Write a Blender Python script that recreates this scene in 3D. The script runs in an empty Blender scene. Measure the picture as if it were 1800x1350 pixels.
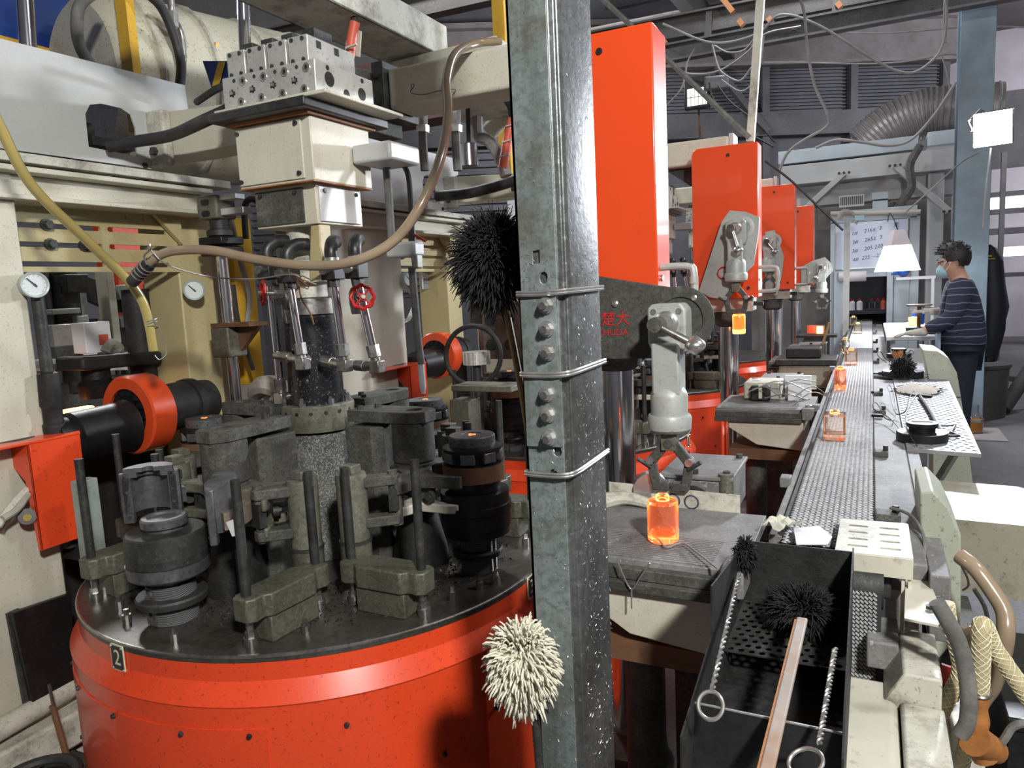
import bpy, math, random
from mathutils import Vector, Matrix
from mathutils import geometry as mgeo

# ---------------------------------------------------------------- camera
SC = bpy.context.scene
COL = SC.collection
FPX = 1281.0
_y = Vector((633, 198, -FPX)).normalized()
_z = Vector((-480, 9825, FPX)); _z = (_z - _y * _z.dot(_y)).normalized()
_x = _y.cross(_z)
RW = Matrix((_x, _y, _z))            # camera -> world rotation (rows are world axes seen by the camera)
CAMLOC = Vector((0, 0, 1.55))
cd = bpy.data.cameras.new('camera'); cam = bpy.data.objects.new('camera', cd); COL.objects.link(cam)
cam.matrix_world = Matrix.Translation(CAMLOC) @ RW.to_4x4()
cd.sensor_width = 36; cd.lens = FPX / 1800 * 36; cd.clip_start = 0.02; cd.clip_end = 200
SC.camera = cam

def at(x, y, X=None, Y=None, Z=None):
    """world point on the plane X=, Y= or Z= that a sight line of the survey photograph meets"""
    d = RW @ Vector(((x - 900) / FPX, (675 - y) / FPX, -1.0))
    if X is not None: t = X / d.x
    elif Y is not None: t = Y / d.y
    else: t = (Z - CAMLOC.z) / d.z
    return CAMLOC + d * t

# ---------------------------------------------------------------- light
vs = SC.view_settings
SC.display_settings.display_device = 'sRGB'
vs.view_transform = 'Standard'; vs.look = 'None'; vs.gamma = 1.0; vs.use_curve_mapping = False
vs.exposure = 0.22
W = bpy.data.worlds.new('world'); SC.world = W; W.use_nodes = True
W.node_tree.nodes['Background'].inputs[0].default_value = (0.75, 0.82, 1.0, 1)
W.node_tree.nodes['Background'].inputs[1].default_value = 0.35

def lamp(name, kind, loc, target, energy, color=(1, 1, 1), size=0.3, spot=None):
    l = bpy.data.lights.new(name, kind); l.energy = energy; l.color = color
    if kind == 'AREA': l.shape = 'SQUARE'; l.size = size
    else: l.shadow_soft_size = size
    if spot: l.spot_size = math.radians(spot); l.spot_blend = 0.5
    o = bpy.data.objects.new(name, l); COL.objects.link(o); o.location = loc
    if target is not None:
        o.rotation_euler = (Vector(target) - Vector(loc)).to_track_quat('-Z', 'Y').to_euler()
    return o
lamp('work_floodlight_light', 'AREA', (1.15, -0.75, 2.95), (-1.0, 2.0, 1.1), 118, (1.0, 0.985, 0.94), 0.22)
lamp('hall_fill_light', 'AREA', (-3.6, 5.2, 5.2), (-3.4, 5.2, 0), 90, (0.97, 0.98, 1.0), 0.5)  # added fill lights, unseen and without fixtures, for the hall's ambient level
lamp('hall_fill_light', 'AREA', (-0.6, 7.6, 5.3), (-0.5, 7.0, 0), 80, (0.93, 0.95, 1.0), 0.5)
lamp('hall_fill_light', 'AREA', (2.6, 2.2, 5.0), (0.6, 3.6, 0.8), 85, (0.93, 0.95, 1.0), 0.5)
lamp('hall_fill_light', 'AREA', (-5.5, 0.5, 4.6), (-3.0, 3.0, 1), 30, (1.0, 0.97, 0.9), 0.5)
lamp('hall_fill_light', 'AREA', (-5.6, 4.0, 4.0), (-4.4, 2.6, 1.0), 70, (0.97, 0.98, 1.0), 0.5)
lamp('hall_fill_light', 'POINT', (-3.4, 9.0, 4.4), None, 190, (0.93, 0.94, 1.0), 0.3)  # added point fills that brighten the roof, background and far bay
lamp('hall_fill_light', 'POINT', (4.2, 16.2, 4.2), None, 320, (0.95, 0.92, 1.0), 0.3)
lamp('hall_fill_light', 'POINT', (3.4, 11.5, 4.3), None, 340, (0.90, 0.91, 1.0), 0.3)

# ---------------------------------------------------------------- materials
def _n(nt, t, **kw):
    n = nt.nodes.new(t)
    for k, v in kw.items():
        if hasattr(n, k): setattr(n, k, v)
    return n
MATS = {}
def mat(name, col, rough=0.5, metal=0.0, dirt=None, damt=0.4, dscale=6.0, dlo=0.45, speck=None, samt=0.0, sscale=90.0,
        bump=0.0, bscale=60.0, var=0.12, trans=0.0, ior=1.45, alpha=1.0, emit=None, estr=0.0, coat=0.0, streak=None, stramt=0.0, slo=0.585):
    m = bpy.data.materials.new(name); m.use_nodes = True; nt = m.node_tree
    bs = nt.nodes['Principled BSDF']
    c = (*col, 1)
    bs.inputs['Roughness'].default_value = rough; bs.inputs['Metallic'].default_value = metal
    if trans: bs.inputs['Transmission Weight'].default_value = trans; bs.inputs['IOR'].default_value = ior
    if coat: bs.inputs['Coat Weight'].default_value = coat
    if alpha < 1: bs.inputs['Alpha'].default_value = alpha
    if emit: bs.inputs['Emission Color'].default_value = (*emit, 1); bs.inputs['Emission Strength'].default_value = estr
    tc = _n(nt, 'ShaderNodeTexCoord'); co = tc.outputs['Object']
    cur = None
    def noise(scale, detail=4, rough_=0.6, vec=None):
        n = _n(nt, 'ShaderNodeTexNoise'); n.inputs['Scale'].default_value = scale
        n.inputs['Detail'].default_value = detail; n.inputs['Roughness'].default_value = rough_
        nt.links.new(vec or co, n.inputs['Vector']); return n.outputs['Fac']
    def ramp(src, lo, hi):
        r = _n(nt, 'ShaderNodeMapRange'); r.inputs[1].default_value = lo; r.inputs[2].default_value = hi
        nt.links.new(src, r.inputs[0]); r.clamp = True; return r.outputs[0]
    def mix(fac, a, b, amt):
        mx = _n(nt, 'ShaderNodeMix'); mx.data_type = 'RGBA'
        mul = _n(nt, 'ShaderNodeMath'); mul.operation = 'MULTIPLY'; mul.inputs[1].default_value = amt
        nt.links.new(fac, mul.inputs[0]); nt.links.new(mul.outputs[0], mx.inputs[0])
        for s, v in ((6, a), (7, b)):
            if isinstance(v, tuple): mx.inputs[s].default_value = v
            else: nt.links.new(v, mx.inputs[s])
        return mx.outputs[2]
    cur = c
    if var:
        dark = tuple(max(0, v * (1 - 2.2 * var)) for v in col) + (1,)
        lite = tuple(min(1, v * (1 + 0.6 * var)) for v in col) + (1,)
        cur = mix(ramp(noise(dscale * 0.6, 5), 0.3, 0.7), dark, lite, 1.0)
    if var >= 0.15:
        gd = tuple(v * 0.35 for v in col) + (1,)
        cur = mix(ramp(noise(70, 6, 0.75), 0.46, 0.60), cur, gd, 0.55)
    if dirt:
        cur = mix(ramp(noise(dscale, 8, 0.72), dlo, dlo + 0.22), cur, (*dirt, 1), damt)
    if streak:
        mp = _n(nt, 'ShaderNodeMapping'); mp.inputs['Scale'].default_value = (14, 14, 1.2)
        nt.links.new(co, mp.inputs[0])
        cur = mix(ramp(noise(1.0, 5, 0.6, mp.outputs[0]), 0.5, 0.7), cur, (*streak, 1), stramt)
    if speck:
        cur = mix(ramp(noise(sscale, 4, 0.75), slo, slo + 0.075), cur, (*speck, 1), samt)
    if isinstance(cur, tuple): bs.inputs['Base Color'].default_value = cur
    else: nt.links.new(cur, bs.inputs['Base Color'])
    if bump:
        b = _n(nt, 'ShaderNodeBump'); b.inputs['Strength'].default_value = bump; b.inputs['Distance'].default_value = 0.004
        nt.links.new(noise(bscale, 5, 0.65), b.inputs['Height']); nt.links.new(b.outputs[0], bs.inputs['Normal'])
    MATS[name] = m
    return m
GR = (0.035, 0.03, 0.025)
mat('cream', (0.62, 0.60, 0.49), 0.42, dirt=(0.33, 0.24, 0.12), damt=0.5, dscale=3.5, dlo=0.55, speck=GR, samt=0.45, sscale=150, var=0.08)
mat('cream_rust', (0.66, 0.645, 0.53), 0.45, dirt=(0.34, 0.15, 0.03), damt=0.7, dscale=4.0, dlo=0.58, speck=GR, samt=0.4, sscale=150, var=0.08, streak=(0.46, 0.30, 0.12), stramt=0.3)
mat('yellow_cream', (0.56, 0.48, 0.25), 0.45, dirt=(0.33, 0.14, 0.03), damt=0.75, dscale=3.0, dlo=0.57, speck=GR, samt=0.5, var=0.1, sscale=150)
mat('white_paint', (0.56, 0.57, 0.565), 0.38, dirt=(0.45, 0.42, 0.36), damt=0.35, dscale=5, dlo=0.55, speck=(0.2, 0.19, 0.17), samt=0.25, sscale=120, var=0.05, bump=0.15, bscale=30)
mat('dirty_white', (0.62, 0.61, 0.52), 0.5, dirt=(0.10, 0.085, 0.06), damt=0.85, dscale=9, dlo=0.48, speck=GR, samt=0.6, sscale=140, var=0.1, bump=0.2)
mat('stained_cream', (0.60, 0.58, 0.48), 0.5, dirt=(0.035, 0.03, 0.025), damt=0.9, dscale=7, dlo=0.57, speck=(0.30, 0.2, 0.09), samt=0.4, sscale=30, var=0.1, bump=0.2)
mat('red', (0.80, 0.070, 0.018), 0.34, dirt=(0.30, 0.03, 0.01), damt=0.45, dscale=2.5, dlo=0.58, speck=(0.12, 0.02, 0.01), samt=0.6, sscale=110, var=0.06, coat=0.25)
mat('red_box', (0.88, 0.082, 0.016), 0.28, dirt=(0.6, 0.05, 0.015), damt=0.4, dscale=2.5, dlo=0.58, var=0.04, coat=0.35)
mat('red_valve', (0.45, 0.012, 0.012), 0.35, dirt=GR, damt=0.6, dscale=20, dlo=0.55)
mat('orange_wheel', (0.80, 0.085, 0.02), 0.30, dirt=(0.12, 0.02, 0.01), damt=0.6, dscale=5, dlo=0.58, coat=0.4)
mat('galvanized', (0.20, 0.21, 0.21), 0.42, metal=0.65, dirt=(0.07, 0.065, 0.055), damt=0.75, dscale=8, dlo=0.47, speck=(0.5, 0.52, 0.53), samt=0.35, sscale=55, bump=0.25, bscale=45, var=0.2)
mat('galv_flange', (0.26, 0.31, 0.31), 0.48, metal=0.35, dirt=(0.10, 0.085, 0.05), damt=0.85, dscale=7, dlo=0.47, speck=(0.1, 0.09, 0.06), samt=0.4, sscale=60, var=0.15, bump=0.15, streak=(0.06, 0.055, 0.035), stramt=0.7)
mat('zinc', (0.62, 0.62, 0.60), 0.32, metal=0.8, dirt=(0.2, 0.18, 0.14), damt=0.5, dscale=30)
mat('chrome', (0.75, 0.75, 0.77), 0.17, metal=1.0, dirt=(0.25, 0.22, 0.2), damt=0.45, dscale=9, dlo=0.58, var=0.05)
mat('steel', (0.48, 0.47, 0.45), 0.32, metal=0.9, dirt=(0.12, 0.10, 0.07), damt=0.55, dscale=18, var=0.15)
mat('bright_alu', (0.66, 0.66, 0.62), 0.36, metal=0.45, dirt=(0.22, 0.20, 0.16), damt=0.5, dscale=14, dlo=0.55, speck=GR, samt=0.5, sscale=110, var=0.1)
mat('cast_grey', (0.44, 0.46, 0.43), 0.45, metal=0.1, dirt=(0.16, 0.16, 0.13), damt=0.6, dscale=9, dlo=0.54, speck=GR, samt=0.35, var=0.1, bump=0.12)
mat('iron', (0.055, 0.056, 0.055), 0.55, metal=0.35, dirt=(0.15, 0.15, 0.135), damt=0.55, dscale=14, dlo=0.5, speck=(0.26, 0.26, 0.24), samt=0.3, sscale=140, bump=0.3, var=0.25)
mat('iron_dusty', (0.10, 0.10, 0.088), 0.72, metal=0.15, dirt=(0.24, 0.235, 0.19), damt=0.6, dscale=9, dlo=0.5, speck=(0.03, 0.03, 0.03), samt=0.75, sscale=160, bump=0.35, bscale=120, var=0.25, slo=0.53)
mat('iron_green', (0.155, 0.155, 0.112), 0.5, metal=0.3, dirt=(0.05, 0.05, 0.04), damt=0.7, dscale=9, dlo=0.5, speck=(0.28, 0.28, 0.22), samt=0.3, sscale=130, bump=0.2, var=0.2, slo=0.55)
mat('iron_olive', (0.20, 0.197, 0.148), 0.6, metal=0.25, dirt=(0.07, 0.065, 0.045), damt=0.7, dscale=11, dlo=0.5, speck=(0.33, 0.32, 0.27), samt=0.3, sscale=150, bump=0.25, var=0.2, slo=0.55)
mat('mould_grey', (0.20, 0.205, 0.215), 0.42, metal=0.55, dirt=(0.07, 0.065, 0.07), damt=0.6, dscale=9, var=0.15, bump=0.08)
mat('mould_rust', (0.27, 0.215, 0.165), 0.6, metal=0.2, dirt=(0.10, 0.07, 0.05), damt=0.6, dscale=9, var=0.15, bump=0.2)
mat('mould_black', (0.022, 0.022, 0.024), 0.42, metal=0.4, dirt=(0.08, 0.075, 0.07), damt=0.4, dscale=8, dlo=0.55, var=0.2, bump=0.1)
mat('table_top', (0.13, 0.118, 0.10), 0.33, metal=0.55, dirt=(0.02, 0.02, 0.02), damt=0.8, dscale=5, dlo=0.52, speck=(0.25, 0.23, 0.2), samt=0.2, sscale=170, bump=0.15, var=0.2)
mat('soot', (0.018, 0.018, 0.018), 0.6, dirt=(0.06, 0.06, 0.06), damt=0.3, dscale=25, bump=0.5, bscale=80, var=0.3)
mat('speckle_column', (0.115, 0.118, 0.108), 0.75, dirt=(0.26, 0.26, 0.25), damt=0.5, dscale=10, dlo=0.5, speck=(0.36, 0.36, 0.35), samt=0.75, sscale=190, bump=0.5, bscale=150, var=0.3, slo=0.50)
mat('black_cylinder', (0.012, 0.012, 0.014), 0.30, dirt=(0.12, 0.12, 0.12), damt=0.3, dscale=12, dlo=0.58, speck=(0.4, 0.4, 0.4), samt=0.5, sscale=110, var=0.1)
mat('rubber', (0.028, 0.028, 0.030), 0.55, dirt=(0.12, 0.12, 0.115), damt=0.4, dscale=12, dlo=0.52, bump=0.15)
mat('grey_hose', (0.14, 0.14, 0.13), 0.7, dirt=(0.32, 0.31, 0.28), damt=0.5, dscale=20, bump=0.2)
mat('black_plastic', (0.018, 0.018, 0.019), 0.4, dirt=(0.10, 0.10, 0.10), damt=0.35, dscale=20)
mat('yellow_hose', (0.47, 0.38, 0.13), 0.22, dirt=(0.22, 0.15, 0.05), damt=0.5, dscale=4, coat=0.4, var=0.12)
mat('brown_hose', (0.36, 0.275, 0.185), 0.26, dirt=(0.18, 0.12, 0.07), damt=0.5, dscale=5, coat=0.4, var=0.12)
mat('braid_hose', (0.55, 0.47, 0.27), 0.3, dirt=(0.28, 0.2, 0.08), damt=0.5, dscale=7, coat=0.3, var=0.12)
mat('rust', (0.19, 0.09, 0.04), 0.75, dirt=(0.05, 0.04, 0.03), damt=0.6, dscale=12, bump=0.3)
mat('rust_tape', (0.40, 0.16, 0.04), 0.55, dirt=(0.16, 0.06, 0.02), damt=0.5, dscale=14, bump=0.3)
mat('red_tape', (0.72, 0.13, 0.075), 0.4, dirt=(0.5, 0.3, 0.25), damt=0.3, dscale=14)
mat('yellow_paint', (0.80, 0.47, 0.035), 0.4, dirt=(0.2, 0.12, 0.02), damt=0.5, dscale=6, dlo=0.57, speck=GR, samt=0.4)
mat('blue_paint', (0.012, 0.05, 0.26), 0.45, dirt=(0.03, 0.05, 0.11), damt=0.6, dscale=5)
mat('insulation', (0.62, 0.60, 0.47), 0.7, dirt=(0.16, 0.12, 0.07), damt=0.75, dscale=3.5, dlo=0.53, speck=GR, samt=0.7, sscale=90, bump=0.4, bscale=10)
mat('belt_mesh', (0.60, 0.61, 0.63), 0.5, metal=0.15, dirt=(0.55, 0.55, 0.55), damt=0.5, dscale=2.0, dlo=0.48, var=0.2)
mat('belt_dark', (0.05, 0.05, 0.055), 0.6, metal=0.3)
mat('tread', (0.34, 0.35, 0.365), 0.55, metal=0.15, dirt=(0.16, 0.16, 0.16), damt=0.5, dscale=9, var=0.1)
mat('tread_mark', (0.17, 0.175, 0.19), 0.4, metal=0.5, var=0.1)
mat('rail_top', (0.27, 0.265, 0.26), 0.68, metal=0.08, dirt=(0.12, 0.115, 0.11), damt=0.75, dscale=8, speck=(0.5, 0.5, 0.48), samt=0.6, sscale=70, bump=0.25, var=0.2)
mat('green_grey', (0.43, 0.46, 0.37), 0.5, dirt=(0.2, 0.2, 0.15), damt=0.4, dscale=7, dlo=0.56, speck=GR, samt=0.5, var=0.08)
mat('duct_beige', (0.40, 0.37, 0.29), 0.45, dirt=(0.09, 0.08, 0.055), damt=0.7, dscale=5, dlo=0.53, speck=GR, samt=0.5, var=0.12)
mat('booth_blue', (0.50, 0.57, 0.61), 0.5, dirt=(0.3, 0.33, 0.35), damt=0.3, dscale=4, var=0.06)
mat('pole_blue', (0.19, 0.26, 0.31), 0.45, dirt=(0.10, 0.13, 0.15), damt=0.5, dscale=5, var=0.12)
mat('whiteboard', (0.62, 0.68, 0.82), 0.25, var=0.03)
mat('ink', (0.05, 0.055, 0.09), 0.6, var=0)
mat('white_plastic', (0.78, 0.80, 0.82), 0.4, var=0.04)
mat('concrete', (0.155, 0.155, 0.158), 0.75, dirt=(0.06, 0.058, 0.055), damt=0.7, dscale=1.6, dlo=0.48, speck=(0.3, 0.3, 0.3), samt=0.3, sscale=60, bump=0.2, bscale=40, var=0.15)
mat('steel_wall', (0.17, 0.17, 0.185), 0.6, dirt=(0.085, 0.085, 0.095), damt=0.6, dscale=1.5, var=0.15)
mat('wall_pale', (0.46, 0.44, 0.47), 0.7, dirt=(0.3, 0.29, 0.31), damt=0.4, dscale=1.5, var=0.1)
mat('roof_dark', (0.10, 0.095, 0.09), 0.7, dirt=(0.05, 0.045, 0.04), damt=0.6, dscale=2, var=0.2)
mat('roof_beam', (0.15, 0.15, 0.155), 0.55, dirt=(0.07, 0.065, 0.065), damt=0.6, dscale=3, var=0.15)
mat('beam_pale', (0.30, 0.275, 0.265), 0.6, dirt=(0.16, 0.12, 0.11), damt=0.6, dscale=3, var=0.12)
mat('maroon', (0.10, 0.045, 0.04), 0.6, var=0.15)
mat('copper_tape', (0.52, 0.23, 0.10), 0.5, var=0.1)
mat('wood', (0.40, 0.23, 0.085), 0.5, dirt=(0.16, 0.08, 0.03), damt=0.6, dscale=10, streak=(0.2, 0.1, 0.03), stramt=0.4)
mat('wood_grey', (0.36, 0.31, 0.28), 0.6, dirt=(0.26, 0.12, 0.04), damt=0.6, dscale=8)
mat('yarn_black', (0.012, 0.012, 0.013), 0.75, var=0.2, dscale=40)
mat('yarn_white', (0.68, 0.65, 0.52), 0.85, dirt=(0.32, 0.31, 0.27), damt=0.5, dscale=14, dlo=0.52, var=0.1)
mat('cloth', (0.44, 0.42, 0.36), 0.9, dirt=(0.16, 0.15, 0.12), damt=0.6, dscale=18, bump=0.3)
mat('sacking', (0.32, 0.28, 0.235), 0.9, dirt=(0.12, 0.10, 0.08), damt=0.5, dscale=20, bump=0.5, bscale=200)
mat('glove', (0.62, 0.60, 0.55), 0.85, dirt=(0.22, 0.2, 0.17), damt=0.5, dscale=30, bump=0.3)
mat('paper', (0.66, 0.66, 0.56), 0.7, dirt=(0.3, 0.24, 0.12), damt=0.5, dscale=12, dlo=0.52)
mat('wire', (0.42, 0.41, 0.39), 0.35, metal=0.7, var=0.1)
mat('wire_dark', (0.03, 0.03, 0.03), 0.5)
mat('cable_grey', (0.30, 0.29, 0.285), 0.6, dirt=(0.15, 0.14, 0.13), damt=0.4, dscale=10)
mat('plate_black', (0.012, 0.012, 0.012), 0.3, var=0)
mat('plate_cream', (0.70, 0.66, 0.48), 0.4, var=0)
mat('gauge_face', (0.72, 0.78, 0.78), 0.25, var=0)
mat('gauge_case', (0.44, 0.50, 0.48), 0.35, var=0.05)
mat('skin', (0.58, 0.33, 0.24), 0.5, var=0.05)
mat('hair', (0.018, 0.016, 0.018), 0.55, var=0.2, dscale=60, bump=0.5, bscale=120)
mat('mask', (0.38, 0.62, 0.72), 0.6, var=0.05)
mat('denim', (0.016, 0.022, 0.045), 0.8, var=0.2, dscale=10)
mat('jacket', (0.014, 0.017, 0.028), 0.6, var=0.25, dscale=6, bump=0.3, bscale=12)
mat('jacket_yellow', (0.50, 0.36, 0.02), 0.6, var=0.2)
mat('apron', (0.36, 0.46, 0.58), 0.6, var=0.1)
mat('blue_plastic', (0.03, 0.12, 0.52), 0.4, var=0.05)
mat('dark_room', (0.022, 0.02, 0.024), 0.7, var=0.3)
mat('aluminium', (0.62, 0.62, 0.60), 0.3, metal=0.85, dirt=(0.3, 0.3, 0.28), damt=0.4, dscale=12)
mat('duct_foil', (0.42, 0.38, 0.36), 0.4, metal=0.4, dirt=(0.2, 0.18, 0.17), damt=0.5, dscale=8)
mat('guard_green', (0.36, 0.42, 0.38), 0.5, dirt=(0.1, 0.12, 0.1), damt=0.6, dscale=9)
mat('pcb_blue', (0.20, 0.24, 0.36), 0.5)
mat('lens_glow', (1, 1, 1), 0.4, emit=(0.93, 0.96, 1.0), estr=60.0, var=0)
mat('shade_glow', (1, 1, 1), 0.5, emit=(0.95, 0.97, 1.0), estr=5.0, var=0)
mat('shade_white', (0.66, 0.62, 0.64), 0.5, var=0.03)
mat('led', (1, 1, 1), 0.5, emit=(0.95, 1.0, 0.9), estr=0.75, var=0)
mat('window_glow', (1, 1, 1), 0.5, emit=(0.95, 0.93, 1.0), estr=3.2, var=0)
mat('hot_gob', (1, 0.5, 0.2), 0.5, emit=(1.0, 0.30, 0.05), estr=16.0, var=0)
mat('ember', (0.6, 0.1, 0.03), 0.5, emit=(1.0, 0.16, 0.03), estr=3.0, var=0)
mat('clear_glass', (0.96, 0.98, 0.97), 0.03, trans=1.0, ior=1.48, var=0)
mat('beer_glass', (0.9, 0.9, 0.88), 0.05, trans=1.0, var=0)
mat('orange_liquid', (0.62, 0.25, 0.03), 0.1, var=0)

def hot_glass(name, per_metre, glow, tint):
    """clear glass still hot from the press: its body itself gives off light"""
    m = bpy.data.materials.new(name); m.use_nodes = True; nt = m.node_tree; bs = nt.nodes['Principled BSDF']
    bs.inputs['Base Color'].default_value = (*tint, 1); bs.inputs['Roughness'].default_value = 0.04
    bs.inputs['Transmission Weight'].default_value = 1.0; bs.inputs['IOR'].default_value = 1.40
    em = _n(nt, 'ShaderNodeEmission'); em.inputs[0].default_value = (*glow, 1); em.inputs[1].default_value = per_metre
    nt.links.new(em.outputs[0], nt.nodes['Material Output'].inputs['Volume'])
    MATS[name] = m
hot_glass('hot_glass', 34.0, (1.0, 0.17, 0.03), (1.0, 0.72, 0.6))
hot_glass('warm_glass', 4.5, (1.0, 0.30, 0.05), (1.0, 0.95, 0.9))
hot_glass('fire_glass', 150.0, (1.0, 0.26, 0.05), (1.0, 0.7, 0.5))
hot_glass('cool_glass', 2.5, (1.0, 0.6, 0.2), (1.0, 0.97, 0.92))

def stripes(name, base, line, scale, width):
    m = bpy.data.materials.new(name); m.use_nodes = True; nt = m.node_tree; bs = nt.nodes['Principled BSDF']
    tc = _n(nt, 'ShaderNodeTexCoord'); sx = _n(nt, 'ShaderNodeSeparateXYZ'); nt.links.new(tc.outputs['Object'], sx.inputs[0])
    nz = _n(nt, 'ShaderNodeTexNoise'); nz.inputs['Scale'].default_value = 7; nt.links.new(tc.outputs['Object'], nz.inputs['Vector'])
    ad = _n(nt, 'ShaderNodeMath'); ad.operation = 'MULTIPLY_ADD'; ad.inputs[1].default_value = 0.05; nt.links.new(nz.outputs[0], ad.inputs[0]); nt.links.new(sx.outputs[2], ad.inputs[2])
    m1 = _n(nt, 'ShaderNodeMath'); m1.operation = 'MULTIPLY'; m1.inputs[1].default_value = scale; nt.links.new(ad.outputs[0], m1.inputs[0])
    fr = _n(nt, 'ShaderNodeMath'); fr.operation = 'FRACT'; nt.links.new(m1.outputs[0], fr.inputs[0])
    lt = _n(nt, 'ShaderNodeMath'); lt.operation = 'LESS_THAN'; lt.inputs[1].default_value = width; nt.links.new(fr.outputs[0], lt.inputs[0])
    mx = _n(nt, 'ShaderNodeMix'); mx.data_type = 'RGBA'; nt.links.new(lt.outputs[0], mx.inputs[0])
    mx.inputs[6].default_value = (*base, 1); mx.inputs[7].default_value = (*line, 1)
    nt.links.new(mx.outputs[2], bs.inputs['Base Color']); bs.inputs['Roughness'].default_value = 0.85
    MATS[name] = m
stripes('striped_shirt', (0.022, 0.026, 0.055), (0.16, 0.17, 0.24), 21, 0.13)
stripes('thread', (0.05, 0.05, 0.052), (0.15, 0.15, 0.155), 200, 0.4)

# ---------------------------------------------------------------- mesh builder
def basis(d, up=None):
    d = Vector(d).normalized()
    u = Vector((0, 0, 1)) if abs(d.z) < 0.95 else Vector((1, 0, 0))
    if up is not None: u = Vector(up)
    a = u.cross(d).normalized(); b = d.cross(a)
    return a, b, d

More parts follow.
